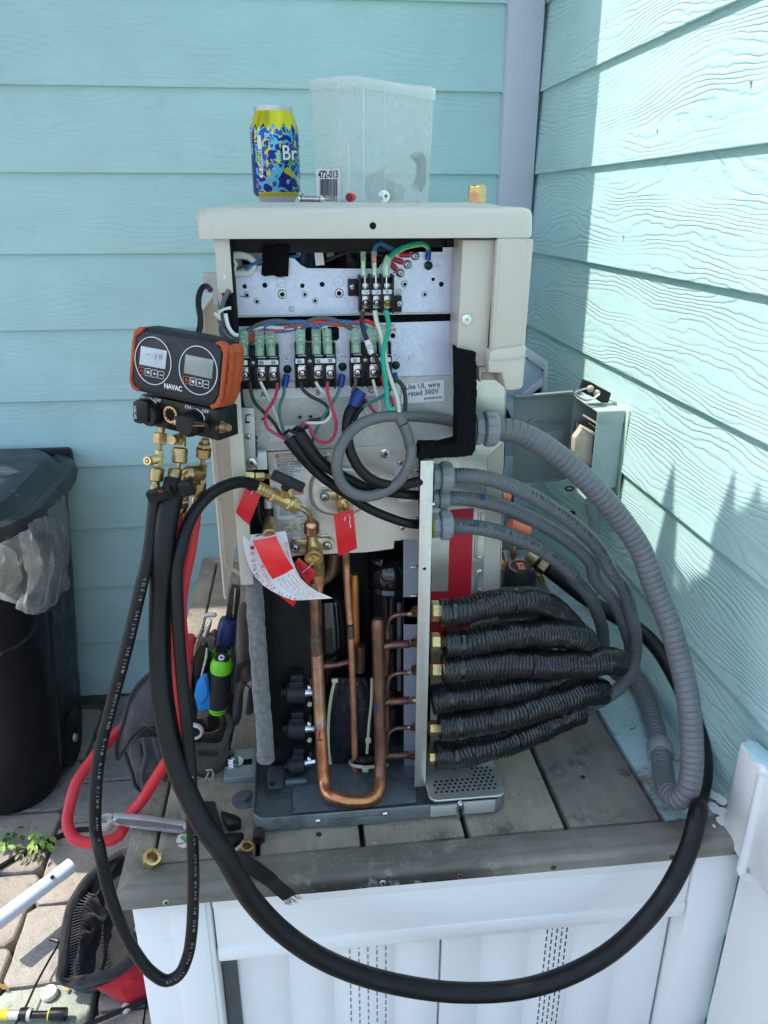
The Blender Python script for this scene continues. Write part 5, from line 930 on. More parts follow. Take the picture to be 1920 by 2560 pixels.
bn = P('A', 1247, 740, Y=-.93); bn.z = CT; q = MB(); q.hexnut(bn, bn + ZV * .0205, .0125, .1); q.lathe(bn + ZV * .0205, (0, 0, 1), [(0, .0105), (.0015, .010), (.0017, .008), (.001, .006)], 20)
obj('brass_nut', q, m_brass, None, 'brass flare nut standing at the right end of the ivory cover', 'nut')
q = MB(); c0 = P('A', 1237, 760, Y=-1.0); c0.z = CT + .006; q.lathe(c0, (.35, -1, .25), [(-.002, .0050), (0, .0072), (.001, .0072), (.0008, .0045), (-.001, .002)], 20); obj('copper_gasket', q, m_cop, None, 'small copper flare gasket leaning against the brass nut', 'gasket')
# clear tub, mouth down, with parts inside
TY = -.905; tb_ = T('plastic_tub', (-.49, TY, CT), 'cloudy clear plastic tub turned over beside the drink can', 'tub')
B0 = [P('A', 447, 770, Y=-.93), P('A', 620, 772, Y=-.985), P('A', 700, 772, Y=-.99), P('A', 1012, 770, Y=-.90), P('A', 985, 760, Y=-.80), P('A', 560, 762, Y=-.79)]
T0 = [P('A', 420, 180, Y=-.93), P('A', 570, 160, Y=-.985), P('A', 650, 158, Y=-.99), P('A', 1040, 225, Y=-.90), P('A', 1015, 205, Y=-.80), P('A', 560, 170, Y=-.79)]
for p in B0: p.z = CT + .001
zt_ = [p.z for p in T0]
def shellw(q, lo, hi, th=.0012):
    n = len(lo); cx = sum((p for p in lo), Vector()) / n
    ins = lambda p: p + (Vector((cx.x, cx.y, p.z)) - p).normalized() * th
    vs = lo + hi + [ins(p) for p in hi] + [ins(p) for p in lo]
    fs = []
    for r in range(3):
        for j in range(n): k = (j + 1) % n; fs.append((r * n + j, r * n + k, (r + 1) * n + k, (r + 1) * n + j))
    for j in range(n): k = (j + 1) % n; fs.append((3 * n + j, 3 * n + k, k, j))
    q.add(vs, fs)
def rnd_loop(L, r=.008, m=3):
    out = []; n = len(L)
    for i, p in enumerate(L):
        a, b = L[i - 1], L[(i + 1) % n]; u = (a - p).normalized() * min(r, (a - p).length * .4); w_ = (b - p).normalized() * min(r, (b - p).length * .4)
        for k in range(m + 1): t = k / m; out.append((1 - t) ** 2 * (p + u) + 2 * t * (1 - t) * p + t * t * (p + w_))
    return out
q = MB(); shellw(q, rnd_loop(B0), rnd_loop(T0)); obj('tub_wall', q, m_tub, tb_, ang=50)
q = MB(); cen = sum(T0, Vector()) / 6; up_ = [cen + (p - cen) * 1.022 for p in T0]; lo_ = [p - ZV * .0075 for p in up_]; hi_ = [p + ZV * .0045 for p in up_]; shellw(q, rnd_loop(lo_), rnd_loop(hi_), .0024); obj('rim', q, m_tubr, tb_, ang=50)
q = MB(); bl = rnd_loop([p - ZV * .0 + (Vector((cen.x, cen.y, p.z)) - p) * .01 for p in B0]); q.prism(bl, (0, 0, .0014)); obj('tub_floor', q, m_tubr, tb_)
for x in (578, 688, 795, 1000):
    a = P('A', x, 760, Y=-.965 if x < 600 else -.99 if x < 700 else -.96 if x < 900 else -.90); b_ = P('A', x - 4 if x < 600 else x, 200, Y=a.y - .002); q = MB(); q.tube([a - YV * .001, b_ - YV * .001], .0009, 6, smooth=False); obj('edge_rib', q, m_tubr, tb_)
q = MB(); q.tube([P('A', 615, 480, Y=-.992), P('A', 615, 745, Y=-.992)], .0011, 6, smooth=False); obj('seam', q, m_tubr, tb_)
YL_ = lambda x: -.9375 - (x - 455) * (.055 / 173.)
lb_ = [P('A', x, y, Y=YL_(x)) for x, y in ((455, 599), (460, 597), (572, 596), (577, 601), (580, 752), (575, 757), (464, 758), (458, 753))]; q = MB(); q.prism(lb_, (0, .0004, 0)); la = obj('barcode_label', q, mat('grey_white_label', (.62, .61, .62), .5), tb_)
rv_ = (P('A', 577, 680, Y=YL_(577)) - P('A', 455, 680, Y=YL_(455))).normalized(); nv_ = rv_.cross(ZV).normalized() * .0007
if nv_.y > 0: nv_ = -nv_
la.location += nv_ * .6
def lt_(s_, x, y, h, **k): text(s_, P('A', x, y, Y=YL_(x)) + nv_, rv_, ZV, h, m_ink, tb_, **k)
lt_('472-013', 516, 626, .0118, bold=.0003); q = MB(); x = 476; rr = random.Random(5)
while x < 560:
    w_ = rr.choice([1.2, 1.2, 2.4, 3.4]); yb_ = 733 if rr.random() < .5 else 728; q.prism([P('A', xx_, yy_, Y=YL_(xx_)) + nv_ for xx_, yy_ in ((x, 647), (x + w_, 647), (x + w_, yb_), (x, yb_))], nv_ * .3); x += w_ + rr.choice([1.4, 2.2, 3])
ob = obj('barcode', q, m_ink, tb_); ob['kind'] = 'stuff'
lt_('0 37411 03103 7', 518, 739, .0050); lt_('Halex Hamilton IN 46742', 520, 751, .0032)
q = MB(); q.sphere(P('A', 770, 690, Y=-.87), .022, (1, .5, .9), 16, 10, .5); q.sphere(P('A', 840, 710, Y=-.87), .016, (1, .5, .7), 16, 10, .5); obj('zip_bag', q, clear_mat('crumpled_film', (.6, .62, .62), .3, (.9, .92, .92), (.25, .6), 60), None, 'crumpled clear bag of parts inside the plastic tub', 'bag')
q = MB(); q.tube([P('A', 950, 700, Y=-.87), P('A', 975, 640, Y=-.87), P('A', 975, 560, Y=-.87), P('A', 955, 530, Y=-.87)], .008, 12); q.k = 1; q.tube([P('A', 955, 528, Y=-.87), P('A', 940, 510, Y=-.87)], .0095, 12); obj('pipe_elbow', q, [mat('steel_elbow', (.2, .22, .23), .35, .5), m_galv2], None, 'short grey conduit elbow inside the plastic tub', 'pipe fitting')
# ================================================================ field wiring
def cable(label, loc=None): return T('supply_cable', (-.5, -1.13, 1.05), label, 'cable', None)
YW = -1.118
ca = cable('black cable feeding terminal block A, leftmost of the cables'); cb_ = cable('black cable whose wires climb to terminal block B'); cc_ = cable('black cable taped blue that rises to terminal block C'); cg = cable('grey cable with green, white and black wires to the power terminals')
def cw(par, v, L, Y, r, m, n=10): return tubeo('conductor', v, L, r, m, par, Y, n)
wr = .0019
cw(ca, 'B', [(240, 862), (248, 920), (275, 990), (330, 1045), (385, 1105), (420, 1165), (455, 1190)], YW - .004, .0021, m_wbk); cw(ca, 'B', [(300, 862), (325, 910), (355, 970), (385, 1040), (410, 1100), (450, 1150), (480, 1180)], YW - .006, wr, m_wwh); cw(ca, 'B', [(398, 868), (396, 920), (375, 980), (340, 1030), (328, 1075), (345, 1130), (395, 1165), (450, 1195)], YW - .012, wr, m_wrd)
crimp('B', (455, 822), (440, 892), YL - .012, 38, m_crimpb, ca); cw(ca, 'B', [(440, 890), (436, 940), (415, 990), (412, 1050), (425, 1110), (440, 1160), (465, 1200)], YW - .012, wr, m_wgn)
cw(cb_, 'B', [(530, 865), (545, 905), (590, 945), (650, 975), (690, 1010), (690, 1050), (640, 1078), (590, 1085), (560, 1100), (550, 1140)], YW - .006, .0021, m_wbk); cw(cb_, 'B', [(620, 862), (645, 905), (690, 940), (710, 1000), (705, 1060), (670, 1095), (600, 1100), (550, 1105), (530, 1150)], YW - .010, wr, m_wwh); cw(cb_, 'B', [(688, 862), (688, 920), (700, 960), (720, 1030), (738, 1100), (728, 1170), (690, 1210), (640, 1205), (605, 1165), (580, 1120), (545, 1100), (525, 1130), (525, 1165)], YW - .014, wr, m_wrd)
crimp('B', (776, 822), (762, 892), YL - .012, 38, m_crimpb, cb_); cw(cb_, 'B', [(762, 892), (740, 945), (700, 1010), (655, 1080), (620, 1150), (600, 1210)], YW - .008, wr, m_wgn)
cw(cc_, 'B', [(850, 845), (848, 880), (830, 930)], YW, .0021, m_wgy); cw(cc_, 'B', [(950, 850), (965, 910), (985, 970), (990, 1030), (960, 1060), (920, 1050), (900, 1020), (890, 960)], YW - .004, wr, m_wwh); cw(cc_, 'B', [(1000, 830), (1020, 900), (1055, 960), (1066, 1020), (1040, 1058), (990, 1058), (940, 1015), (905, 960), (880, 930)], YW - .006, wr, m_wrd); cw(cc_, 'B', [(1080, 850), (1040, 920), (970, 965), (900, 1000), (850, 1050), (835, 1080)], YW - .010, wr, m_wgn)
crimp('B', (1075, 812), (1082, 850), YL - .012, 30, m_crimpb, cc_)
# supply conductors
cw(cg, 'B', [(895, 455), (885, 500), (900, 580), (935, 660), (975, 740), (1000, 790), (1050, 840), (1100, 860), (1130, 910), (1138, 980), (1130, 1060)], -1.132, .0025, m_wbk, 12)
q = MB(); a = P('B', 915, 622, Y=-1.1335); b_ = P('B', 942, 698, Y=-1.1335); q.cyl(a, b_, .0036, n=16); obj('wire_marker', q, m_paper, cg); text('L1', (a + b_) / 2 - YV * .0046, (b_ - a).normalized(), Vector((.9, 0, .4)), .0055, m_ink, cg)
cw(cg, 'B', [(960, 452), (972, 520), (995, 580), (1010, 640), (1020, 720), (1035, 800), (1070, 900), (1095, 980), (1100, 1070)], -1.136, .0027, m_wwh, 12); cw(cg, 'B', [(1022, 450), (1040, 520), (1040, 570), (1020, 640), (1005, 720), (1015, 800), (1025, 870), (1030, 940), (1030, 1000), (1045, 1020), (1075, 1020)], -1.141, .0027, m_wgb, 12)
tubeo('cut_copper', 'B', [(885, 468), (898, 448)], .0022, m_cop, cg, -1.11); 
gl = [(1100, 1065, -1.136), (1125, 1110, -1.140), (1150, 1170, -1.142), (1165, 1240, -1.142)]
jk = [P('B', x, y, Y=Y) for x, y, Y in gl] + [P('S', x, y, Y=Y) for x, y, Y in ((1440, 430, -1.145), (1420, 560, -1.148), (1340, 690, -1.150), (1200, 780, -1.152), (1080, 800, -1.154), (960, 760, -1.156), (890, 680, -1.157), (865, 570, -1.157), (890, 440, -1.155), (960, 320, -1.152), (1060, 240, -1.148), (1200, 195, -1.143), (1400, 185, -1.13), (1560, 195, -1.11), (1700, 215, -1.10), (1800, 240, -1.10))]
tubeo('jacket', None, [tuple(p) for p in jk[1:]], .0066, m_cable, cg, n=20); q = MB(); 
j0 = jk[0]; tubeo('jacket_end', None, [tuple(jk[0]), tuple(jk[1])], [.0074, .0067], m_cable, cg, n=20)
# black cable C: down from the blue tape, round and into the post
tubeo('jacket', 'S', [(1000, 100, -1.128), (965, 150, -1.134), (945, 240, -1.140), (950, 370, -1.146), (980, 480, -1.150), (1040, 590, -1.152), (1130, 670, -1.152), (1250, 715, -1.150), (1370, 715, -1.146), (1480, 690, -1.140), (1540, 680, -1.13)], .0062, m_rub, cc_, n=20)
tubeo('jacket_flap', 'S', [(1080, 50, -1.122), (1060, 110, -1.126), (1020, 160, -1.130), (990, 230, -1.134)], .0036, m_rub, cc_)
q = MB(); q.tube([P('S', 1055, -8, Y=-1.128), P('S', 1020, 45, Y=-1.130), P('S', 1000, 105, Y=-1.131)], [.0070, .0080, .0072], 16); obj('blue_tape', q, mat('navy_tape', (.01, .03, .18), .35, bump=.0004, bs=200), cc_)
tubeo('jacket', 'S', [(480, 350, -1.134), (560, 440, -1.140), (650, 560, -1.140), (750, 650, -1.138), (880, 740, -1.136), (1000, 830, -1.134), (1140, 900, -1.132), (1280, 935, -1.130), (1400, 990, -1.128), (1530, 1010, -1.12)][:0] + [(500, 355, -1.134), (560, 440, -1.138), (640, 540, -1.138), (740, 640, -1.137), (860, 730, -1.135), (990, 820, -1.133), (1120, 900, -1.131), (1300, 975, -1.129), (1420, 1010, -1.127), (1520, 1020, -1.12)], [.0080, .0072, .0066, .0062, .0060, .0058, .0058, .0058, .0058, .0058], m_rub, ca, n=18)
tubeo('jacket', 'S', [(570, 320, -1.132), (640, 420, -1.138), (720, 520, -1.140), (830, 600, -1.140), (960, 670, -1.136), (1100, 735, -1.134), (1300, 775, -1.130), (1500, 795, -1.12)], [.0090, .0084, .0074, .0066, .0062, .0060, .0060, .0060], m_rub, cb_, n=18)
q = MB()
for x, y, ang in ((520, 345, .3), (585, 318, -.2)): 
    c0 = P('S', x, y, Y=-1.136); ring = []
    q.tube([c0 + Vector((-.008, 0, .004)), c0 + Vector((-.003, -.003, .009)), c0 + Vector((.003, -.003, .006)), c0 + Vector((.009, 0, .008))], .0022, 6)
obj('torn_jacket', q, m_rub, cb_)
# ================================================================ conduits
def connector(v, x0, x1, yc, hh, Y, label, grp='conduit connectors in the plate', xl=None, yel=False):
    a = P(v, x0, yc, Y=Y); b_ = P(v, x1, yc, Y=Y); d = Vector((b_.x - a.x, 0, 0)); kk = VW[v][2]; r = hh / 2 / kk * (a - CAM).dot(WD) / F; L = d.length
    t = T('conduit_connector', a, label, 'connector', grp); q = MB(); q.lathe(a, d, [(0, r * .72), (L * .36, r * .72)], 8); q.lathe(a + d * .0, d, [(0, r * .93), (L * .22, r * .95), (L * .32, r * .85)], 8); obj('hex_body', q, m_fit, t)
    q = MB(); q.lathe(a, d, [(L * .36, r * .80), (L * .40, r * .96), (L * .44, r), (L * .86, r * .97), (L * .95, r * .88), (L, r * .74)], 30); g = obj('gland_nut', q, m_fit, t)
    for j in range(12):
        an = 2 * pi * j / 12 + .1; c_ = a + d * .65 + Vector((0, math.cos(an) * r * .985, math.sin(an) * r * .985)); q = MB(); q.box(c_, (L * .36, .0018, .0026), Matrix.Rotation(an - pi / 2, 3, 'X'), .0007); obj('grip_rib', q, m_fit, g)
    if yel: q = MB(); q.lathe(a - d * .06, d, [(0, r * .78), (L * .07, r * .78)], 24); obj('sealing_ring', q, mat('yellow_seal', (.5, .42, .02), .5), t)
    return t
connector('G', 93, 207, 700, 165, -1.105, 'grey conduit connector on the steel plate, uppermost of the three', yel=0)
connector('G', 93, 185, 825, 118, -1.085, 'smaller grey conduit connector between two larger ones on the plate')
connector('G', 93, 203, 972, 165, -1.105, 'lowest grey conduit connector with yellow ring on the steel plate', yel=1)
connector('G', 330, 458, 430, 205, -1.09, 'large grey conduit connector beside the black foam gasket')
q = MB(); q.cyl(P('G', 215, 430, Y=-1.09), P('G', 335, 430, Y=-1.09), .014); obj('conduit_stub', q, m_fit, hp)
def conduit(label, P_, r, m): return tubeo('flexible_conduit', None, [tuple(p) for p in P_], r, m, None, n=24, step=.003, label=label, cat='conduit', group=None)
cd_a = pts('G', [(200, 693, -1.105), (300, 695, -1.106), (450, 722, -1.104), (600, 782, -1.100), (750, 868, -1.092), (900, 978, -1.08), (1020, 1100, -1.07), (1100, 1240, -1.06)]) + pts('H', [(975, 130, -1.05), (1015, 260, -1.04), (1035, 400, -1.03), (1015, 520, -1.03), (950, 610, -1.03), (870, 665, -1.03), (800, 690, -1.02)])
conduit('uppermost of three thin grey conduits curving right from the steel plate', cd_a, .0100, m_cribs)
cd_b = pts('G', [(180, 818, -1.085), (300, 825, -1.086), (450, 855, -1.084), (600, 912, -1.078), (750, 990, -1.07), (880, 1080, -1.06), (980, 1180, -1.05)]) + pts('H', [(845, 90, -1.04), (930, 190, -1.03), (985, 320, -1.02), (1010, 420, -1.01), (985, 500, -1.0), (930, 545, -.99)])
conduit('middle one of three thin grey conduits from the steel plate', cd_b, .0098, m_cribs)
cd_c = pts('G', [(200, 975, -1.105), (350, 985, -1.104), (500, 1020, -1.10), (650, 1080, -1.09), (790, 1170, -1.075), (880, 1255, -1.06)]) + pts('H', [(740, 85, -1.05), (810, 160, -1.03), (855, 250, -1.01), (880, 340, -.99), (880, 430, -.97), (860, 500, -.96)])
conduit('lowest of three thin grey conduits, with lettering along its top', cd_c, .0100, m_cribs)
big = pts('G', [(455, 432, -1.09), (560, 448, -1.092), (700, 515, -1.095), (850, 625, -1.10), (1000, 765, -1.105), (1140, 930, -1.11), (1260, 1110, -1.12)]) + pts('H', [(1120, 120, -1.135), (1190, 290, -1.155), (1240, 460, -1.175), (1280, 640, -1.20), (1298, 820, -1.22), (1300, 970, -1.235), (1280, 1085, -1.245), (1232, 1125, -1.235), (1188, 1090, -1.21)])
big += [P('H', x, y, Z=DZ + .020) for x, y in ((1165, 1000), (1150, 900), (1125, 780), (1090, 670), (1060, 600), (1020, 540))]
conduit('thick ribbed grey conduit looping down the right side to the deck', big, .0150, m_cribl)
q = MB(); a = P('H', 1152, 895, Z=DZ + .02); q.lathe(a, (big[-5] - big[-6]), [(-.012, .0185), (-.010, .0195), (.010, .0195), (.012, .0185)], 24); cl = obj('conduit_coupling', q, m_fit, None, 'grey coupling sleeve on the conduit that lies on the deck', 'coupling')
q = MB(); a = P('H', 1225, 948, Z=DZ); q.bb(a + Vector((-.012, -.009, 0)), a + Vector((.010, .009, .003)), .001); q.lathe(a + ZV * .003, (0, 0, 1), [(0, .006), (.004, .006)], 6); obj('strap_foot', q, m_galv2, None, 'small steel strap with bolt on the deck beside the grey conduit', 'strap')
# lettering that runs along the lowest thin conduit and the upper one
def along(s, line, t0, h, off, m, parent, sp=.85, nrm=None):
    c = spline(line, .002); acc = [0]
    for i in range(1, len(c)): acc.append(acc[-1] + (c[i] - c[i - 1]).length)
    t = t0
    for ch in s:
        if ch != ' ':
            i = min(range(len(acc)), key=lambda j: abs(acc[j] - t)); d = (c[min(i + 2, len(c) - 1)] - c[max(i - 2, 0)]).normalized(); nn = (CAM - c[i]).normalized(); nn = (nn - d * nn.dot(d)).normalized(); side = nn.cross(d)
            if nrm: nn = (nn * math.cos(nrm) + side * math.sin(nrm)).normalized(); side = nn.cross(d)
            text(ch, c[i] + nn * off, d, side, h, m, parent, name='lettering')
        t += h * sp
lets = T('conduit_print', (-.3, -1.1, 1.0), 'black lettering printed along the thin grey conduits', 'lettering')
C_ = {o_['label']: o_ for o_ in C.objects if o_.name.startswith('flexible_conduit')}
bpy.data.objects.remove(lets)
c_lo = C_['lowest of three thin grey conduits, with lettering along its top']; c_up = C_['uppermost of three thin grey conduits curving right from the steel plate']; c_mid = C_['middle one of three thin grey conduits from the steel plate']
along('1 CONDUIT, TYPE B, 1/2" 80\u00b0C dry, 60\u00b0C wet/70\u00b0C oil resistant', cd_c, .006, .0062, .0110, m_ink, c_lo, .72, .25); along('c(UL)us E258076  LIQUIDTIGHT FLEXIBLE NONMETALLIC', cd_a, .11, .0064, .0110, m_ink, c_up, .95, .45)
for s_, ln, t0, par in (('A', cd_c, .03, c_lo), ('B', cd_b, .042, c_mid)): along(s_, ln, t0, .013, .0112, m_crimpb, par, 1, .5 if s_ == 'B' else .5)
# ================================================================ insulated refrigerant lines
LS = [([(112, 246, -1.125), (180, 246, -1.125), (300, 218, -1.12), (430, 193, -1.11), (540, 190, -1.10), (620, 215, -1.08), (700, 280, -1.06), (770, 350, -1.03)], .0180, 'black wrapped refrigerant line leaving the topmost flare nut'),
      ([(135, 388, -1.125), (220, 388, -1.125), (330, 368, -1.12), (460, 350, -1.11), (580, 345, -1.10), (690, 350, -1.09), (780, 375, -1.08), (810, 410, -1.07)], .0202, 'black wrapped refrigerant line, second from the top'),
      ([(125, 512, -1.13), (220, 505, -1.13), (360, 490, -1.125), (500, 487, -1.12), (640, 492, -1.11), (780, 490, -1.10), (880, 476, -1.09), (935, 478, -1.08), (955, 490, -1.07)], .0200, 'black wrapped refrigerant line, third from the top and longest'),
      ([(75, 660, -1.12), (170, 645, -1.12), (300, 628, -1.115), (430, 608, -1.11), (540, 585, -1.10), (640, 565, -1.08)], .0208, 'black wrapped refrigerant line, fourth from the top and short'),
      ([(110, 785, -1.13), (210, 775, -1.13), (350, 750, -1.125), (480, 718, -1.12), (600, 680, -1.11), (720, 640, -1.10), (820, 615, -1.09), (880, 622, -1.08)], .0206, 'black wrapped refrigerant line, second from the bottom'),
      ([(92, 920, -1.12), (190, 915, -1.12), (320, 885, -1.115), (440, 850, -1.105), (560, 800, -1.09), (680, 745, -1.06), (780, 715, -1.05)], .0204, 'lowest black wrapped refrigerant line above the deck boards')]
def wrap(seed, ph):
    def f(l, a):
        e = noise.noise(Vector((l * 60, math.cos(a) * 1.2 + seed, math.sin(a) * 1.2))); w_ = noise.noise(Vector((l * 330 + seed * 7, math.cos(a) * 2.2, math.sin(a) * 2.2)))
        return 1 + .055 * math.sin(2 * pi * (l / .0052 + .9 * noise.noise(Vector((l * 40, math.cos(a) * 1.6, math.sin(a) * 1.6 + seed))))) + .07 * e + .03 * w_
    return f
for i, (L, r, lab_) in enumerate(LS):
    t = T('refrigerant_line', P('H', L[0][0], L[0][1], Y=L[0][2]), lab_, 'insulated pipe', None)
    pl = pts('H', L); q = MB(); q.tube(pl, [r] + [r * 1.0] * (len(pl) - 2) + [r * .9], 40, .0011, rf=wrap(i * 3.1, 0)); obj('insulation', q, m_ins, t, ang=70)
    for tt in ((.9, 3.2) if i != 3 else (.9, 4.2)):
        if int(tt) + 1 >= len(pl): continue
        c0 = pl[int(tt)].lerp(pl[int(tt) + 1], tt % 1); d = (pl[int(tt) + 1] - pl[int(tt)]).normalized(); q = MB(); q.lathe(c0 - d * .0022, d, [(0, r * 1.0), (0, r * 1.07), (.0044, r * 1.07), (.0044, r * 1.0)], 28, cap=False)
        x_, y_, _ = frame_z(d); q.box(c0 + (CAM - c0).normalized() * r * .6 - ZV * r * .85, (.005, .004, .004), None, .0006); obj('cable_tie', q, m_gloss, t)
    nx = {0: (70, 122, 240, 95), 1: (68, 112, 385, 84), 2: (68, 116, 515, 92), 4: (60, 110, 790, 60), 5: (58, 88, 925, 38)}.get(i)
    if nx:
        a = P('H', nx[0], nx[2], Y=-1.118); b_ = P('H', nx[1], nx[2], Y=-1.118); rr = max(.0105, nx[3] / 2 / 1.885 * (a - CAM).dot(WD) / F * 1.05); q = MB(); q.hexnut(a, b_, rr, .1); q.lathe(b_, b_ - a, [(0, rr * .75), (.004, rr * .6), (.010, rr * .55)], 16); obj('flare_nut', q, m_brass, t)
        q = MB(); q.cyl(P('H', nx[0] - 75, nx[2], Y=-1.09), a, rr * .5); obj('port_stub', q, m_brassd, t)
# ================================================================ hoses
thick = pts('C', [(552, 1290, -1.215), (520, 1420, -1.225), (480, 1600, -1.235), (455, 1850, -1.245)]) + pts('I', [(530, 250, -1.25), (522, 600, -1.26), (535, 900, -1.27), (575, 1200, -1.285), (640, 1480, -1.30), (735, 1720, -1.315), (850, 1940, -1.33), (980, 2120, -1.34)]) + pts('L', [(30, 355, -1.345), (130, 462, -1.345), (260, 550, -1.345), (420, 612, -1.345), (600, 648, -1.345), (740, 656, -1.345), (880, 645, -1.345), (1020, 605, -1.345), (1160, 530, -1.34), (1280, 420, -1.33), (1360, 310, -1.32), (1415, 190, -1.30), (1440, 90, -1.28)]) + pts('H', [(1330, 1150, -1.22), (1358, 1000, -1.17), (1345, 860, -1.12), (1290, 700, -1.08), (1220, 550, -1.04), (1140, 420, -1.0), (1050, 330, -.97), (930, 260, -.94), (800, 180, -.92), (690, 95, -.90), (620, 40, -.89)])
vh = T('vacuum_hose', thick[10], 'thick black vacuum hose sweeping in a big loop in front of the stand', 'hose'); tubeo('hose', None, [tuple(p) for p in thick], .0122, m_rub, vh, n=24, rf=lambda l, a: 1 + .022 * noise.noise(Vector((l * 9, math.cos(a) * .8, math.sin(a) * .8))) + .01 * noise.noise(Vector((l * 60, math.cos(a), math.sin(a)))))
thin = pts('C', [(392, 1380, -1.225), (375, 1600, -1.235), (335, 1900, -1.25)]) + pts('K', [(0, 0)] * 0) + pts('J', [(720, 800, -1.26), (650, 1100, -1.27), (570, 1400, -1.28), (510, 1650, -1.29), (490, 1850, -1.30), (490, 2050, -1.31)]) + pts('K', [(640, 400, -1.33), (690, 640, -1.34), (770, 880, -1.35), (870, 1080, -1.355), (980, 1220, -1.36), (1080, 1275, -1.36), (1160, 1235, -1.36), (1215, 1120, -1.355), (1242, 960, -1.35), (1252, 750, -1.34), (1252, 500, -1.33), (1245, 300, -1.32)]) + pts('I', [(745, 1500, -1.30), (715, 1150, -1.29), (690, 900, -1.28), (665, 600, -1.27), (650, 300, -1.26), (650, 50, -1.25)]) + pts('C', [(600, 1800, -1.245), (640, 1650, -1.235), (720, 1500, -1.22), (830, 1390, -1.20), (960, 1325, -1.18), (1070, 1305, -1.165), (1165, 1330, -1.155)])
ch = T('charging_hose', thin[10], 'slim black hose with printed lettering hanging in a narrow loop', 'hose'); tubeo('hose', None, [tuple(p) for p in thin], .0068, m_rub, ch, n=16)
along('S23E 1B   SAE J2196   SAE J2888   CFC HCFC HFC HFO   R-410A  R-134A  R-1234YF   made in taiwan', [p for p in thin[2:10]], .02, .0042, .0070, m_print, ch, .85, .3)
along('R-1234YF  R-134A  R-410A   CFC HCFC HFC HFO   SAE J2888   SAE J2196   S23E 1B', list(reversed(thin[14:22])), .01, .0038, .0070, m_print, ch, .9, .3)
red1 = pts('C', [(575, 1570, -1.215), (560, 1700, -1.225), (530, 1900, -1.230)]) + pts('I', [(605, 200, -1.225), (600, 450, -1.215), (615, 640, -1.205), (640, 850, -1.19), (655, 1050, -1.17), (655, 1200, -1.15), (630, 1340, -1.14), (580, 1450, -1.13), (500, 1580, -1.125), (400, 1740, -1.125), (300, 1860, -1.135)]) + pts('K', [(770, 335, -1.16), (680, 372, -1.17), (560, 380, -1.17), (480, 350, -1.165), (438, 260, -1.15), (450, 150, -1.13)]) + pts('J', [(390, 1800, -1.11), (440, 1720, -1.09), (520, 1620, -1.06), (610, 1530, -1.02), (700, 1450, -.985), (780, 1400, -.97)])
red2 = pts('C', [(700, 1510, -1.20), (690, 1620, -1.205), (665, 1800, -1.21)]) + pts('I', [(690, 180, -1.215), (672, 380, -1.215), (690, 600, -1.21), (705, 800, -1.205), (700, 930, -1.20)])
rh = T('charging_hose', red1[5], 'red charging hose with black lettering looping out left of the deck', 'hose'); tubeo('hose', None, [tuple(p) for p in red1], .0078, m_red, rh, n=16); along('CHARGING HOSE WP8', list(reversed(red1[:4])), .02, .0062, .0079, m_ink, rh, .95, .1)
rh2 = T('charging_hose', red2[3], 'second red charging hose, behind the slim black hose', 'hose'); tubeo('hose', None, [tuple(p) for p in red2], .0072, m_red, rh2, n=16)
# ball valve at the end of the slim hose
q = MB(); a, b_ = P('D', 225, 378, Y=-1.155), P('D', 325, 425, Y=-1.150); q.tube([a, b_], .0068, 20, smooth=False); d = (b_ - a)
for t in (.2, .42, .64, .86): q.lathe(a + d * t - d.normalized() * .003, d, [(0, .0068), (.001, .0075), (.004, .0075), (.005, .0068)], 8)
obj('ferrule', q, m_brass, ch)
bv = T('ball_valve', b_, 'brass ball valve with black lever screwed on the slim black hose', 'valve')
c0 = P('D', 325, 425, Y=-1.150); c1 = P('D', 400, 462, Y=-1.148); c2 = P('D', 440, 485, Y=-1.146); c3 = P('D', 505, 515, Y=-1.142); d = c3 - c0
q = MB(); q.lathe(c0, d, [(0, .0078), (.002, .0096), (.004, .0086), ((c2 - c0).length, .0086), ((c2 - c0).length + .001, .0098), ((c2 - c0).length + .004, .0098), ((c2 - c0).length + .005, .0085)], 24); q.hexnut(c2 + d.normalized() * .004, c3, .0104, .08); obj('valve_body', q, m_brass, bv)
q = MB(); e0 = P('D', 415, 440, Y=-1.152); e1 = P('D', 425, 385, Y=-1.172); q.cyl(e0, e1, .0046, n=14); q.box(e1 + Vector((.004, 0, -.003)), (.004, .006, .016), Matrix.Rotation(-.3, 3, 'Y'), .001); obj('valve_neck', q, m_brass, bv)
q = MB(); xx = (P('D', 555, 395, Y=-1.176) - P('D', 345, 300, Y=-1.182)); ctr = P('D', 443, 340, Y=-1.180); xa = xx.normalized(); ya = Vector((0, -1, .35)); ya = (ya - xa * ya.dot(xa)).normalized(); za = xa.cross(ya); R3 = Matrix((xa, ya, za)).transposed()
q.box(ctr, (xx.length * 1.02, .008, .0125), R3, .002); q.box(ctr + ya * .0052, (xx.length * .9, .003, .009), R3, .001); q.cyl(e1, e1 + (ctr - e1) * .7, .0055, n=14); obj('lever', q, m_blackm, bv)
q = MB(); q.tube([c3 - d.normalized() * .002, P('D', 555, 540, Y=-1.136), P('D', 590, 575, Y=-1.130), P('D', 602, 625, Y=-1.122)], .0036, 14); obj('bent_tube', q, m_brass, bv)
q = MB(); k0, k1 = P('D', 604, 618, Y=-1.120), P('D', 606, 705, Y=-1.113); dd = k1 - k0; q.lathe(k0, dd, [(-.001, .0060), (.003, .0088)], 28); q.knurl(k0 + dd * .13, k0 + dd * .86, .0096); q.lathe(k0 + dd * .86, dd, [(0, .0088), (.003, .0064)], 28); obj('knurled_nut', q, mat('rose_brass', (.62, .34, .20), .3, 1, var=.15), bv)
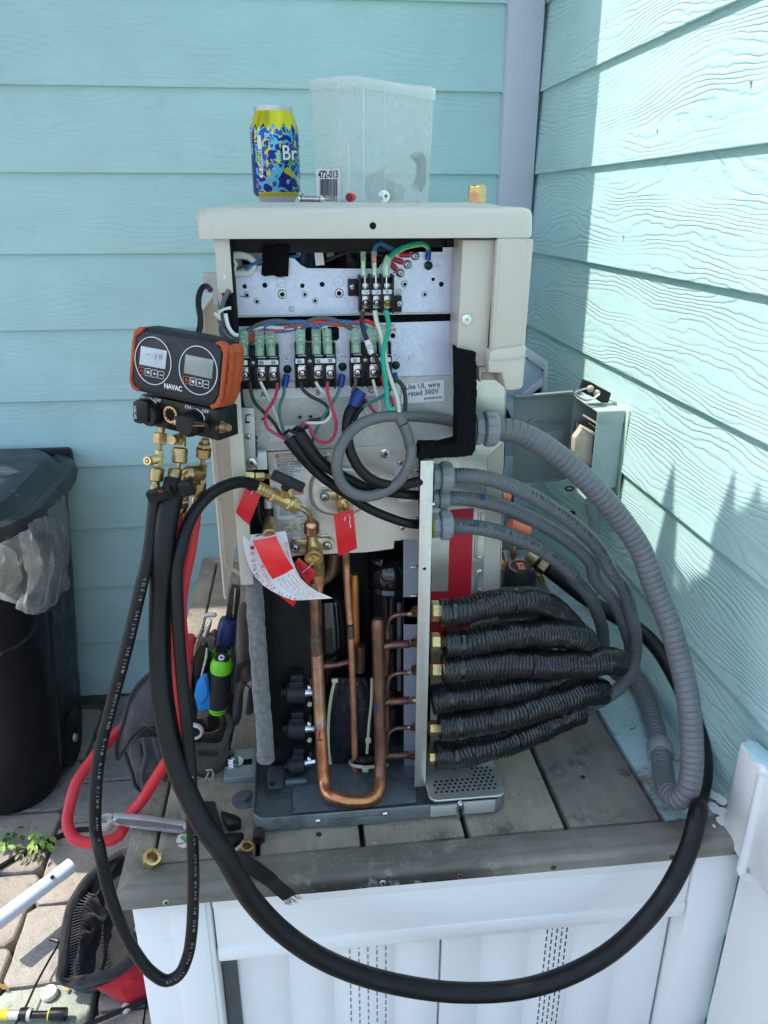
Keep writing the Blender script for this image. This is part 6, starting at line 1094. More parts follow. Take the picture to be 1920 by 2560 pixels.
# ================================================================ digital manifold
mo = P('C', 560, 430, Y=-1.21); mg = T('manifold_gauge', mo, 'digital manifold gauge with orange bumpers and two round dials', 'gauge')
TL = P('C', 232, 128, Y=-1.185); TR = P('C', 915, 245, Y=-1.245); BL = P('C', 205, 592, Y=-1.180)
xu = (TR - TL).normalized(); zu = (TL - BL); zu = (zu - xu * zu.dot(xu)).normalized(); yu = zu.cross(xu).normalized()      # yu points away from the viewer
if yu.y < 0: yu = -yu
Wd = (TR - TL).length; Hg = (TL - BL).length * 1.03; nrm = -yu
def mp(v, x, y, lift=0): return on(v, x, y, TL + nrm * lift, nrm)
def facepoly(q, v, L, lift, th, bev=0): q.prism([mp(v, x, y, lift) for x, y in L], yu * th, bev)
outl = [(255, 122), (310, 118), (600, 165), (880, 222), (915, 245), (935, 300), (900, 640), (870, 715), (820, 738), (600, 690), (260, 612), (215, 585), (196, 530), (205, 400), (215, 240), (230, 150)]
q = MB(); facepoly(q, 'C', outl, 0, .024, .003); obj('housing', q, m_blackm, mg)
q = MB(); facepoly(q, 'C', [(300, 150), (600, 195), (860, 240), (902, 290), (872, 640), (830, 705), (600, 655), (260, 585), (222, 530), (240, 210)], .0016, .004, .0006); obj('front_panel', q, m_dark, mg)
for nm, L in (('bumper', [(312, 116), (290, 150), (240, 190), (222, 400), (208, 520), (225, 570), (270, 590), (255, 614), (212, 590), (190, 530), (200, 400), (210, 240), (228, 145), (260, 118)]), ('bumper', [(850, 235), (890, 222), (925, 240), (945, 300), (925, 480), (905, 660), (880, 735), (825, 748), (805, 720), (850, 700), (880, 640), (895, 500), (912, 320), (890, 265), (855, 245)])):
    q = MB(); facepoly(q, 'C', L, .003, .006, .0012); obj(nm, q, m_orange, mg)
q = MB(); L = [(930, 255), (1020, 262), (1040, 330), (1035, 640), (1010, 715), (960, 742), (885, 742), (915, 640), (940, 330)]
e_ = [mp('C', 900 + 0 * x, y, 0) for x, y in L]
def ribside(x0, x1):
    q = MB(); r0 = mp('C', 928, 262); r1 = mp('C', 872, 722); n = 9; rows = []
    for i in range(n + 1):
        t = i / n; c = r0.lerp(r1, t); row = []
        for j in range(9):
            u = j / 8; bump_ = .0010 * ((j % 4) in (1, 2)) + .0014 * (i % 2); row.append(c + yu * (.001 + .023 * u) + xu * (.0055 * math.sin(pi * min(1, t * 1.0)) ** .35 + bump_))
        rows.append(row)
    q.sheet(rows, .002); return q
obj('side_bumper', ribside(0, 1), m_orange, mg)
for cx, cy, rx, ry, sh in ((375, 377, 140, 184, 0), (722, 450, 148, 188, 1)):
    q = MB(); c0 = mp('C', cx, cy, .0022); ux_ = (mp('C', cx + rx, cy + 20, .0022) - c0); uz_ = (mp('C', cx, cy - ry, .0022) - c0); q.tube([c0 + ux_ * math.cos(a) + uz_ * math.sin(a) for a in [2 * pi * i / 48 for i in range(49)]], .0005, 5, smooth=False); obj('dial_ring', q, m_inkw, mg)
for L, m in (([(283, 260), (482, 298), (468, 440), (270, 402)], m_lcd1), ([(625, 325), (840, 368), (826, 515), (612, 468)], m_lcd2)):
    q = MB(); facepoly(q, 'C', L, .0022, .001, .0002); obj('screen', q, m, mg)
q = MB(); 
for x in (395, 425, 440): facepoly(q, 'C', [(x, 325), (x + 8, 327), (x + 4, 365), (x - 4, 363)], .0025, .0003)
facepoly(q, 'C', [(330, 320), (350, 324), (349, 330), (329, 326)], .0025, .0003); ob = obj('screen_digits', q, m_inkg, mg); ob['kind'] = 'stuff'
for bx, by in ((287, 452), (630, 523)):
    for j, s_ in enumerate(('\u23fb', '=', '+', '-')):
        x = bx + j * 50.5 + (3 if bx > 400 else 0); y = by + j * 11; m = m_inko if j == 0 else m_inkw; q = MB(); c0 = mp('C', x, y, .0022)
        rr = [mp('C', x + dx, y + dy, .0022) for dx, dy in ((-22, -30), (18, -27), (22, -22), (18, 30), (-20, 24), (-23, 18), (-22, -30))]; q.tube(rr, .00032, 4, smooth=False)
        X_, Z_ = (mp('C', x + 10, y + 2, .0022) - c0), (mp('C', x - 1, y - 10, .0022) - c0)
        if j == 0: q.tube([c0 + X_ * .8 * math.cos(a) + Z_ * .8 * math.sin(a) for a in [pi * .65 + 2 * pi * .85 * i / 14 for i in range(15)]], .0003, 4, smooth=False); q.tube([c0, c0 + Z_ * 1.1], .0003, 4)
        else:
            for k_ in ((-.8, 0, .8) if j == 1 else (0,)): q.tube([c0 - X_ + Z_ * k_, c0 + X_ + Z_ * k_], .0005, 4)
            if j == 2: q.tube([c0 - Z_, c0 + Z_], .0005, 4)
        obj('button', q, m, mg)
text('NAVAC', mp('C', 530, 580, .0024), xu, zu, .0072, m_inkw, mg, bold=.0002, sx=.95)
# body block below, knobs and sight glass
q = MB(); L = [(270, 635), (450, 665), (800, 735), (815, 975), (600, 925), (560, 920), (300, 860), (262, 700)]; q.prism([mp('C', x, y, -.004) for x, y in L], yu * .030, .0015); obj('valve_block', q, m_black, mg)
q = MB(); q.prism([mp('C', 800, 738, -.004), mp('C', 815, 976, -.004), mp('C', 815, 976, -.004) + yu * .034, mp('C', 800, 738, -.004) + yu * .034], xu * .011, .001); obj('block_end', q, m_black, mg)
def dirp(v, x, y, lift): return mp(v, x, y, lift)
q = MB(); c0 = mp('C', 690, 850, -.004); q.lathe(c0, nrm, [(0, .0130), (.010, .0134), (.012, .0125), (.016, .0105)], 12); obj('knob', q, m_black, mg)
q = MB(); q.prism([mp('C', x, y, .010) for x, y in ((530, 800), (690, 835), (765, 845), (800, 868), (795, 890), (740, 885), (560, 872), (528, 850))], yu * .008, .0015); obj('knob_lever', q, m_black, mg)
q = MB(); q.prism([mp('C', x, y, .0105) for x, y in ((530, 826), (642, 842), (642, 885), (530, 866))], yu * .001, .0003); ob_ = obj('knob_badge', q, m_inko, mg); text('NAVAC', mp('C', 586, 855, .0108), xu, zu, .0048, m_inkw, mg, bold=.0001); q = MB(); q.tube([mp('C', 662, 873, .0106), mp('C', 770, 874, .0106)], .0005, 4); obj('knob_line', q, m_inko, mg)
q = MB(); c0 = mp('C', 385, 780, -.004); q.lathe(c0, nrm, [(0, .0125), (.008, .0125), (.011, .0110)], 14); q.prism([mp('C', x, y, .010) for x, y in ((218, 690), (250, 672), (300, 680), (330, 700), (335, 850), (270, 862), (228, 850), (215, 800))], yu * .010, .002); obj('knob', q, m_black, mg); text('VALVE', mp('C', 237, 770, .0106), -zu, xu, .005, m_inkw, mg)
q = MB(); c0 = mp('C', 522, 785, -.0035); 
q.lathe(c0, nrm, [(0, .0090), (.003, .0090), (.003, .0074), (.0005, .0072)], 28); obj('sight_glass', q, m_brass, mg); q = MB(); q.lathe(c0, nrm, [(.0, .0073), (.001, .0073), (.0012, 0)], 12); obj('sight_bore', q, m_hole, mg)
for j in range(10): an = 2 * pi * j / 10; q = MB(); cc0 = c0 + (xu * math.cos(an) + zu * math.sin(an)) * .0070 + nrm * .0018; q.lathe(cc0, nrm, [(0, .0012), (.001, .001)], 6); obj('glass_tooth', q, m_brass, mg)
for s_, x, y in (('ON', 288, 652), ('OFF', 412, 680), ('ON', 645, 732), ('OFF', 778, 764)): text(s_, mp('C', x, y, -.0036), xu, zu, .0052, m_inkw, mg)
for bx, by in ((305, 652), (663, 735)):
    q = MB(); q.tube([mp('C', bx + dx, by + dy, -.0036) for dx, dy in ((48, 8), (85, 35), (105, 70), (115, 125))], .0006, 4); obj('scale_arc', q, m_inkw, mg)
    for j in range(4): q = MB(); q.tube([mp('C', bx + j * 11, by + j * 2, -.0036), mp('C', bx + 6 + j * 11, by + 1 + j * 2, -.0036)], .0003, 4); obj('scale_dash', q, m_inkw, mg)
q = MB(); a = P('C', 850, 875, Y=-1.222); b_ = P('C', 905, 885, Y=-1.232); c_ = P('C', 960, 890, Y=-1.242); q.hexnut(a, b_, .0072); 
d = c_ - b_; L_ = d.length; pr = [(0, .0042)]
for j in range(7): pr += [(L_ * (j + .2) / 8, .0045), (L_ * (j + .6) / 8, .0039)]
q.lathe(b_, d, pr + [(L_ * .95, .0041), (L_, .0035), (L_, .001)], 18); obj('end_port', q, mat('aged_brass_port', (.30, .19, .10), .35, 1, var=.2), mg)
def col_(y, Yv=None): pass
def stack(v, items, Y0, Y1, parent, m):                            # stack of turned brass shapes: (kind, x, y0, y1, half width px)
    ys = [it[2] for it in items] + [items[-1][3 + 0]]
    lo, hi = min(it[2] for it in items), max(it[3] for it in items)
    for kind, x, y0, y1, hw in items:
        x0_, x1_ = (x if isinstance(x, tuple) else (x, x)); f = lambda y: Y0 + (Y1 - Y0) * (y - lo) / (hi - lo); a = P(v, x0_, y0, Y=f(y0)); b_ = P(v, x1_, y1, Y=f(y1)); r = hw / VW[v][2] * (a - CAM).dot(WD) / F; q = MB()
        if kind == 'hex': q.hexnut(a, b_, r * 1.06, .1)
        elif kind == 'kn': q.knurl(a, b_, r)
        elif kind == 'sock': q.lathe(a, b_ - a, [(0, r * .85), (.002, r), ((b_ - a).length * .7, r), ((b_ - a).length * .75, r * .9), ((b_ - a).length, r * .95)], 20)
        else: q.cyl(a, b_, r, n=18)
        obj({'hex': 'hex_nut', 'kn': 'knurled_nut', 'cyl': 'fitting_neck', 'sock': 'hose_ferrule'}[kind], q, m, parent)
m_bo = mat('bronzed_brass', (.42, .29, .13), .36, 1, var=.18, vs=70, dirt=(.18, .12, .06), dirt_at=(.55, .75), dsc=60)
stack('C', [('cyl', (440, 438), 885, 930, 28), ('hex', (435, 430), 928, 1015, 50), ('cyl', (430, 428), 1012, 1062, 16), ('hex', (425, 420), 1060, 1185, 32), ('kn', (412, 400), 1195, 1300, 52), ('cyl', (400, 396), 1298, 1325, 30), ('sock', (396, 390), 1322, 1385, 36)], -1.205, -1.222, ch, m_bo)
q = MB(); a = P('C', 405, 1130, Y=-1.215); b_ = P('C', 330, 1143, Y=-1.232); d = b_ - a; L_ = d.length; pr = [(0, .0035)]
for j in range(6): pr += [(L_ * (.1 + j * .12), .0050), (L_ * (.16 + j * .12), .0042)]
q.lathe(a, d, pr + [(L_ * .85, .0048), (L_, .0046), (L_ * 1.0, .0026), (L_ * .92, .0018), (L_ * 1.02, .0012), (L_ * 1.02, 0)], 20); obj('side_port', q, m_brass, ch)
stack('C', [('cyl', (602, 600), 925, 1035, 30), ('kn', (585, 578), 1040, 1160, 58), ('cyl', (570, 568), 1155, 1205, 20), ('sock', (560, 545), 1200, 1330, 66)], -1.20, -1.215, vh, m_bo)
q = MB(); a = P('C', 580, 975, Y=-1.208); b_ = P('C', 512, 985, Y=-1.228); q.hexnut(a, a + (b_ - a) * .4, .0066); q.lathe(a + (b_ - a) * .4, b_ - a, [(0, .0044), (.004, .0049), (.006, .0043), (.008, .0049), (.011, .0046), (.011, .002)], 20); obj('side_port', q, m_bo, vh)
stack('C', [('cyl', (778, 776), 975, 1012, 30), ('hex', (772, 770), 1005, 1040, 48), ('kn', (768, 762), 1038, 1118, 56), ('cyl', (758, 755), 1118, 1180, 18), ('hex', (760, 745), 1180, 1310, 38), ('kn', (732, 722), 1300, 1400, 54), ('cyl', (720, 716), 1398, 1420, 30), ('sock', (715, 695), 1418, 1510, 38)], -1.205, -1.20, rh2, m_bo)
q = MB(); a = P('C', 760, 1235, Y=-1.205); b_ = P('C', 640, 1245, Y=-1.225); q.knurl(a + (b_ - a) * .1, b_, .0082); q.lathe(b_, b_ - a, [(0, .0082), (.002, .0065), (.003, .004)], 20); obj('knurled_nut', q, m_bo, rh)
tubeo('bent_tube', 'C', [(650, 1240, -1.226), (625, 1260, -1.230), (610, 1320, -1.228), (608, 1380, -1.225)], .0040, m_bo, rh)
stack('C', [('cyl', (625, 605), 1340, 1440, 42), ('hex', (602, 600), 1438, 1490, 52), ('sock', (598, 582), 1488, 1580, 44)], -1.222, -1.215, rh, m_bo)
q = MB(); xx = (P('C', 605, 1355, Y=-1.24) - P('C', 372, 1410, Y=-1.235)); ctr = P('C', 488, 1385, Y=-1.238); xa = xx.normalized(); ya = Vector((0, -1, -.1)); ya = (ya - xa * ya.dot(xa)).normalized(); R3 = Matrix((xa, ya, xa.cross(ya))).transposed(); q.box(ctr - xa * .008, (xx.length * .8, .010, .0125), R3, .0015); q.box(ctr + xa * .022, (xx.length * .42, .012, .0155), R3, .0015); q.box(ctr - xa * .005 + ya * .0065, (xx.length * .45, .002, .0045), R3, .0005); obj('valve_lever', q, m_black, rh)
text('N', P('C', 435, 1380, Y=-1.2475), xa, ZV, .006, m_inkr, rh)
wire_ = T('hanging_cord', P('P6', 80, 1900, Y=-1.16), 'black hook cord by which the gauge hangs from the fan guard', 'cord'); tubeo('cord', 'P6', [(240, 1285, -1.10), (190, 1240, -1.12), (140, 1255, -1.13), (95, 1350, -1.14), (85, 1500, -1.15), (110, 1650, -1.155), (105, 1780, -1.16), (70, 1900, -1.165)], .0032, m_rub, wire_)
# ================================================================ hanging tags
def tagsheet(name, v, L, Y, m, label, th=.0006, hole=None, string=None, bend=0):
    t = T(name, P(v, L[0][0], L[0][1], Y=Y), label, 'tag', None); a, b_, c_, d_ = [P(v, x, y, Y=Y) for x, y in L]; g = []
    for i in range(9):
        u = i / 8; row = []
        for j in range(7): w_ = j / 6; p = a.lerp(b_, w_).lerp(d_.lerp(c_, w_), u); p = p + Vector((0, -bend * math.sin(pi * u) - .3 * bend * math.sin(pi * w_), 0)); row.append(p)
        g.append(row)
    q = MB(); q.sheet(g, th); obj('tag_sheet', q, m, t)
    if hole: h = P(v, *hole, Y=Y - .0008 - bend * .2); q = MB(); q.lathe(h, (0, -1, 0), [(0, .0019), (.0003, .0019)], 12); obj('eyelet', q, m_hole if v != 'C' else m_zipw, t)
    if string: tubeo('string', v, string, .0006, m_zipw, t, n=5)
    return t
tagsheet('red_tag', 'D', [(148, 392), (255, 432), (172, 642), (80, 552)], -1.150, m_tag, 'slanting red tag hanging left of the warning label', hole=None, string=[(190, 430, -1.152), (200, 400, -1.15), (215, 380, -1.14)], bend=.002)
q = MB(); 
tagsheet('red_tag', 'D', [(758, 570), (893, 530), (920, 802), (790, 856)], -1.138, m_tag, 'red tag with string hanging straight below the upper brass port', hole=(835, 613), string=[(835, 550, -1.135), (838, 590, -1.14), (835, 613, -1.141)], bend=.002)
tubeo('string', 'D', [(850, 545, -1.136), (872, 590, -1.142), (868, 625, -1.143), (877, 662, -1.143)], .0006, m_zipw, list(C.objects)[-1].parent, n=5)
tagsheet('red_tag', 'D', [(515, 868), (642, 965), (582, 1056), (480, 915)], -1.120, m_tag, 'small red tag wired behind the lower brass valve port', hole=(540, 972), string=[(540, 972, -1.122), (590, 930, -1.125), (620, 900, -1.125)], bend=.001)
tagsheet('red_tag', 'D', [(385, 1135), (505, 1162), (500, 1170), (480, 1207)], -1.115, m_tag, 'corner of a red tag peeping out below the curled white tag')
tagsheet('red_tag', 'D', [(198, 748), (358, 718), (482, 940), (335, 1016)], -1.163, mat('bright_red_tag', (.85, .03, .03), .22, var=.05), 'glossy bright red tag lying on the curled white French tag', hole=(298, 776), string=[(300, 750, -1.165), (298, 776, -1.166)], bend=.006)
# the curled white tag with red French print
wt = T('paper_tag', P('D', 280, 700, Y=-1.14), 'curled white tag printed in red French capitals', 'tag'); g = []
EL = [(127, 716), (135, 790), (150, 860), (175, 930), (215, 1000), (270, 1060), (340, 1105), (410, 1140), (475, 1163), (540, 1163)]; ER = [(425, 685), (440, 740), (452, 800), (468, 870), (495, 945), (530, 1010), (580, 1060), (640, 1100), (700, 1125), (750, 1148)]
for i, (a, b_) in enumerate(zip(EL, ER)):
    row = []
    for j in range(9): t = j / 8; row.append(P('D', a[0] + (b_[0] - a[0]) * t, a[1] + (b_[1] - a[1]) * t, Y=-1.142 + .004 * math.sin(pi * t) - .002 * i + .0016 * max(0, i - 4) ** 1.5 * 0))
    g.append(row)
q = MB(); q.sheet(g, .0005); obj('tag_sheet', q, m_paper, wt)
def curve_txt(s, L, h, m, bold=0, sp=.8): along(s, [P('D', x, y, Y=-1.1445 - .018 * max(0, (y - 700)) / 460 - .0008) for x, y in L], 0, h, .0002, m, wt, sp)
curve_txt('PRISE DE CHARGE BASSE PRESSION', [(490, 1150), (400, 1122), (320, 1080), (262, 1030), (222, 970), (205, 900), (196, 800)], .0066, m_inkr, 0, .80)
curve_txt('ATTENTION', [(350, 1075), (312, 1030), (282, 980), (266, 930)], .0054, m_inkr, 0, .78)
for i in range(6):
    o_ = 26 * i; curve_txt(('sous pression non reduite', 'utiliser un chargeur', 'charge ne doit pas', 'Apres le chargement de', 'verifier la connexion', 'une fois tous effectues')[i], [(540 + o_, 1148 - i * 2), (460 + o_, 1112 - i * 4), (405 + o_ * 1.0, 1070 - i * 8), (375 + o_ * .9, 1020 - i * 10)], .0033, m_inkr, 0, .62)
curve_txt('effectues.', [(447, 860), (438, 820), (430, 770)], .0040, m_inkr, 0, .7)
tubeo('string', 'D', [(220, 722, -1.147), (240, 712, -1.149), (270, 708, -1.149)], .0008, m_ink, wt, n=5)
# ================================================================ helpers for soft shapes
def puff(q, ring, nrm_, D, rings=9, nz=.004, sub=3, back=.25, fs=28.):
    ring = [Vector(p) for p in ring]; r2 = []
    for i, p in enumerate(ring):
        n_ = ring[(i + 1) % len(ring)]
        for k in range(sub): r2.append(p.lerp(n_, k / sub))
    n = len(r2); sm = [(r2[i - 1] + r2[i] * 2 + r2[(i + 1) % n]) / 4 for i in range(n)]; cen = sum(sm, Vector()) / n; nrm_ = Vector(nrm_).normalized(); vs = []
    for s_, dirn in ((1, 1),):
        for k in range(rings):
            t = 1 - k / rings; h = D * (1 - t ** 2.6)
            for p in sm: w_ = cen + (p - cen) * t + nrm_ * h; vs.append(w_ + nrm_ * nz * noise.noise(w_ * fs) * (1.2 - t * .7))
    vs.append(cen + nrm_ * D); f = []
    for k in range(rings - 1):
        for j in range(n): m_ = (j + 1) % n; f.append((k * n + j, k * n + m_, (k + 1) * n + m_, (k + 1) * n + j))
    for j in range(n): f.append(((rings - 1) * n + j, (rings - 1) * n + (j + 1) % n, len(vs) - 1))
    o_ = len(vs)
    for p in sm: vs.append(cen + (p - cen) * .96 - nrm_ * D * back)
    for j in range(n): m_ = (j + 1) % n; f.append((j, o_ + j, o_ + m_, m_))
    f.append(tuple(o_ + j for j in range(n))); return q.add(vs, f)
def pf(name, v, L, Y, D, m, parent=None, nz=.004, **k):
    q = MB(); puff(q, [P(v, x, y, Y=Y) for x, y in L], (0, -1, 0), D, nz=nz); return obj(name, q, m, parent, ang=70, **k)
# ================================================================ tool bag on the deck
tbg = T('tool_bag', P('I', 640, 1700, Z=DZ), 'open grey and black tool pouch full of hand tools at the deck edge', 'tool bag')
YB1 = -1.03
pf('bag_body', 'I', [(330, 1300), (520, 1100), (560, 780), (760, 760), (900, 1000), (1080, 1150), (1040, 1350), (990, 1620), (900, 1760), (640, 1770), (470, 1720), (360, 1600), (300, 1450)], YB1 + .03, .02, m_bagb, tbg)
pf('side_flap', 'I', [(470, 815), (400, 870), (330, 960), (285, 1060), (250, 1200), (215, 1300), (200, 1400), (215, 1450), (250, 1420), (290, 1330), (360, 1250), (430, 1205), (500, 1250), (540, 1100), (600, 900), (600, 770), (540, 770)], YB1, .012, m_bagg, tbg, .006)
q = MB(); q.tube(pts('I', [(600, 772), (470, 815), (330, 960), (255, 1190), (205, 1350), (215, 1450), (290, 1330), (370, 1245), (440, 1205), (510, 1250)], YB1 - .004), .0032, 8); obj('binding', q, m_bagb, tbg)
pf('side_pocket', 'I', [(300, 1400), (300, 1330), (380, 1300), (470, 1290), (560, 1330), (640, 1500), (740, 1700), (640, 1765), (520, 1750), (430, 1700), (360, 1660), (330, 1560)], YB1 - .006, .022, m_bagg, tbg, .010)
q = MB(); q.tube(pts('I', [(270, 1400), (300, 1490), (325, 1560), (350, 1650), (410, 1690), (395, 1600), (380, 1500), (390, 1400), (380, 1340)], YB1 - .02), .003, 8); obj('binding', q, m_bagb, tbg)
for L in ([(400, 1300), (420, 1420), (390, 1560), (420, 1680)], [(480, 1300), (520, 1450), (560, 1600), (620, 1740)]): q = MB(); q.tube(pts('I', L, YB1 - .028), .0028, 8); obj('pleat', q, m_bagg, tbg)
m_bro = cloth('dark_khaki_fabric', (.055, .05, .045))
pf('front_pocket', 'I', [(745, 1345), (850, 1330), (990, 1310), (1035, 1290), (1020, 1400), (975, 1560), (930, 1720), (800, 1710), (770, 1500)], YB1 - .010, .014, m_bro, tbg, .004)
q = MB(); q.tube(pts('I', [(750, 1350), (850, 1350), (980, 1325), (1010, 1270), (1035, 1200), (1010, 1130), (960, 1110)], YB1 - .024), .005, 10); obj('pocket_binding', q, m_bro, tbg)
q = MB(); q.tube(pts('I', [(800, 1410), (900, 1420), (945, 1415)], YB1 - .026), .003, 8); q.tube(pts('I', [(780, 1545), (840, 1580), (900, 1560)], YB1 - .026), .002, 8); obj('stitching', q, m_bagb, tbg)
pf('leather_pouch', 'I', [(1105, 320), (1150, 300), (1175, 420), (1180, 560), (1195, 700), (1215, 790), (1205, 870), (1150, 900), (1120, 1020), (1090, 1180), (1060, 1195), (1050, 1100), (1070, 900), (1080, 600), (1085, 400)], YB1 - .012, .016, m_brown, tbg, .004)
q = MB(); q.tube(pts('I', [(1085, 870), (1095, 800), (1130, 755), (1180, 745), (1210, 790), (1205, 860)], YB1 - .026), .005, 8); q.tube(pts('I', [(1100, 860), (1110, 1000), (1085, 1180), (1062, 1195)], YB1 - .022), .004, 8); obj('pouch_binding', q, m_bagb, tbg)
q = MB(); q.tube(pts('I', [(1190, 830), (1228, 850), (1232, 890), (1205, 925), (1170, 925), (1140, 890)], YB1 - .034), .0016, 8); obj('ring', q, mat('bronze_ring', (.22, .15, .10), .35, 1), tbg)
pf('belt_clip', 'I', [(1170, 930), (1195, 925), (1212, 1010), (1215, 1080), (1190, 1130), (1140, 1130), (1150, 1060), (1160, 990)], YB1 - .034, .006, m_bagb, tbg, .001)
for L in ([(860, 1530), (900, 1525), (915, 1560), (900, 1600), (870, 1590)], [(880, 1545), (855, 1600), (835, 1660), (860, 1670), (885, 1600)], [(905, 1560), (915, 1640), (880, 1650)], [(800, 1700), (830, 1665), (880, 1660), (905, 1700), (890, 1740)]):
    q = MB(); q.tube(pts('I', L, YB1 - .035), .0014, 8); obj('hook', q, m_galv2, tbg)
# tools in the bag
def tool(name, label, cat='hand tool'): return T(name, P('I', 900, 1200, Y=YB1), label, cat, None)
def tt(name, L, r, m, parent, Y=None, v='TL', n=18, step=.003): return tubeo(name, v, L, r, m, parent, Y, n, step)
YT = YB1 - .012
g1 = tool('screwdriver', 'black screwdriver handle with lime green collar nearest the viewer in the tool bag', 'screwdriver'); tt('grip', [(500, 1300, YT - .012), (505, 1200, YT - .012), (520, 1000, YT - .011), (545, 830, YT - .010)], [.0138, .0150, .0156, .0150], m_blackm, g1); tt('collar', [(540, 850, YT - .010), (548, 790, YT - .010), (552, 735, YT - .010), (553, 700, YT - .010)], [.0152, .0160, .0145, .0105], m_lime, g1); tt('collar', [(496, 1335, YT - .012), (500, 1270, YT - .012)], [.0122, .0148], m_lime, g1)
q = MB(); a = P('TL', 552, 712, Y=YT - .011); q.lathe(a, (.0, -.6, .8), [(-.002, .0105), (.003, .0102), (.0055, .0085), (.006, .0)], 24); obj('end_cap', q, m_black, g1); q = MB(); aa = a + Vector((0, -.0037, .005)); q.lathe(aa, (0, -.6, .8), [(0, .0045), (.0003, .0042)], 18); q.k = 1; q.box(aa + Vector((0, -.0004, .0003)), (.005, .0012, .001)); q.box(aa + Vector((0, -.0002, .0002)), (.001, .003, .0045), Matrix.Rotation(-.6, 3, 'X')); obj('cap_mark', q, [m_inkw, m_ink], g1)
g2 = tool('screwdriver', 'second lime green collared screwdriver, just behind the nearest one', 'screwdriver'); tt('grip', [(530, 1150, YT + .018), (545, 760, YT + .016), (548, 680, YT + .016)], .0136, m_blackm, g2); tt('collar', [(546, 690, YT + .016), (548, 640, YT + .016), (550, 590, YT + .016)], [.0138, .0142, .0110], m_lime, g2); tt('end_cap', [(551, 625, YT + .013), (552, 575, YT + .013)], [.0098, .0090], m_dark, g2)
g3 = tool('nut_driver', 'tool with navy handle and flat brown shank standing in the bag', 'nut driver'); tt('grip', [(590, 640, YT + .03), (600, 480, YT + .03), (625, 330, YT + .03), (640, 240, YT + .03), (643, 225, YT + .03)], [.0155, .0158, .0150, .0132, .0095], m_navy, g3)
q = MB(); q.pp('TL', [(590, 250), (610, 100), (635, -60), (660, -145), (770, -140), (775, -60), (755, 100), (735, 240)], YT + .030, .014, .0015); obj('shank', q, mat('dark_brown_steel', (.045, .032, .028), .35, .3), g3); q = MB(); q.pp('TL', [(672, 215), (690, 60), (705, -135), (722, -135), (712, 60), (690, 220)], YT + .0285, .003, .0006); obj('shank_edge', q, m_screw, g3)
g4 = tool('pliers', 'pliers with two red grips behind the black jaws in the bag', 'pliers'); tt('grip', [(165, 690, YT), (160, 600, YT), (180, 450, YT), (185, 425, YT)], [.0062, .0068, .0070, .0052], m_redg, g4); tt('grip', [(430, 520, YT + .03), (450, 430, YT + .03), (490, 385, YT + .03)], [.007, .0075, .006], m_redg, g4)
q = MB(); q.pp('TL', [(300, 440), (470, 450), (465, 520), (420, 640), (400, 800), (360, 950), (290, 960), (210, 950), (220, 800), (230, 680), (290, 560)], YT, .014, .002); obj('pliers_body', q, m_black, g4); q = MB(); q.pp('TL', [(300, 438), (472, 450), (462, 560), (430, 640), (385, 600), (385, 520), (360, 510), (350, 560), (300, 540)], YT - .004, .006, .001); obj('jaw', q, mat('dark_steel', (.12, .12, .12), .35, .9), g4); q = MB(); q.tube(pts('TL', [(375, 570), (360, 700), (325, 850), (300, 945)], YT - .006), .0022, 8); obj('blade_edge', q, m_screw, g4)
g5 = tool('tube_bender', 'small chrome hinged tool head rising on two rods from the bag', 'bender'); q = MB(); a, b_ = P('TL', 345, 195, Y=YT - .004), P('TL', 460, 178, Y=YT - .004); q.tube([a, a.lerp(b_, .5) + ZV * .001, b_], .0036, 12, smooth=False); q.sphere(a, .0036); q.sphere(b_, .0036); obj('link', q, m_chrome, g5)
for x in (348, 392, 440): q = MB(); q.lathe(P('TL', x, 200, Y=YT - .009), (0, -1, .2), [(0, .0016), (.0012, .001)], 12); obj('rivet', q, m_screw, g5)
tt('rod', [(335, 240, YT), (300, 350, YT), (250, 500, YT), (215, 660, YT)], [.0018, .0026, .0027, .0026], m_screw, g5, n=12); tt('rod', [(420, 235, YT), (395, 300, YT), (370, 370, YT), (335, 450, YT)], [.0018, .0036, .0040, .0040], m_screw, g5, n=12)
g6 = tool('tape_cutter', 'bright blue plastic tool handle in front of the tool bag', 'cutter'); q = MB(); q.pp('TL', [(372, 920), (300, 940), (240, 1030), (215, 1160), (240, 1250), (260, 1345), (330, 1340), (410, 1325), (428, 1250), (405, 1110), (388, 980)], YT - .022, .012, .003); obj('blue_handle', q, m_blue, g6); q = MB(); q.pp('TL', [(260, 1345), (420, 1325), (380, 1420), (250, 1440)], YT - .016, .008, .001); obj('blade_holder', q, m_brown, g6)
q = MB(); q.tube(pts('TL', [(350, 930), (385, 1060), (370, 1180), (300, 1250)], YT - .0235), .0008, 6); obj('moulding_line', q, m_navy, g6)
g7 = tool('adjustable_wrench', 'dark adjustable wrench jaw poking from the front pocket of the bag', 'wrench'); q = MB(); q.pp('TL', [(475, 1360), (540, 1375), (580, 1420), (600, 1520), (560, 1590), (400, 1640), (290, 1650), (280, 1600), (420, 1590), (500, 1560), (530, 1500), (510, 1420)], YT - .022, .010, .0018); q.pp('TL', [(320, 1430), (370, 1420), (400, 1520), (380, 1570), (280, 1600)], YT - .016, .008, .0015); obj('jaw', q, mat('bronze_black_steel', (.07, .055, .045), .3, .8), g7)
q = MB(); q.pp('TL', [(300, 1640), (560, 1590), (600, 1660), (520, 1730), (300, 1710)], YT - .015, .008, .001); obj('wrench_body', q, m_black, g7)
g8 = tool('ratchet_wrench', 'ratchet wrench with ring head hooked at the front of the bag', 'wrench'); o = P('TL', 215, 1570, Y=YT - .024)
q = MB(); 
for yy, r in ((-.001, .0125), (-.004, .0115)):
    q.tube([o + Vector((math.cos(a) * r, yy, math.sin(a) * r * .95)) for a in [2 * pi * i / 28 for i in range(29)]], .0022, 8, smooth=False)
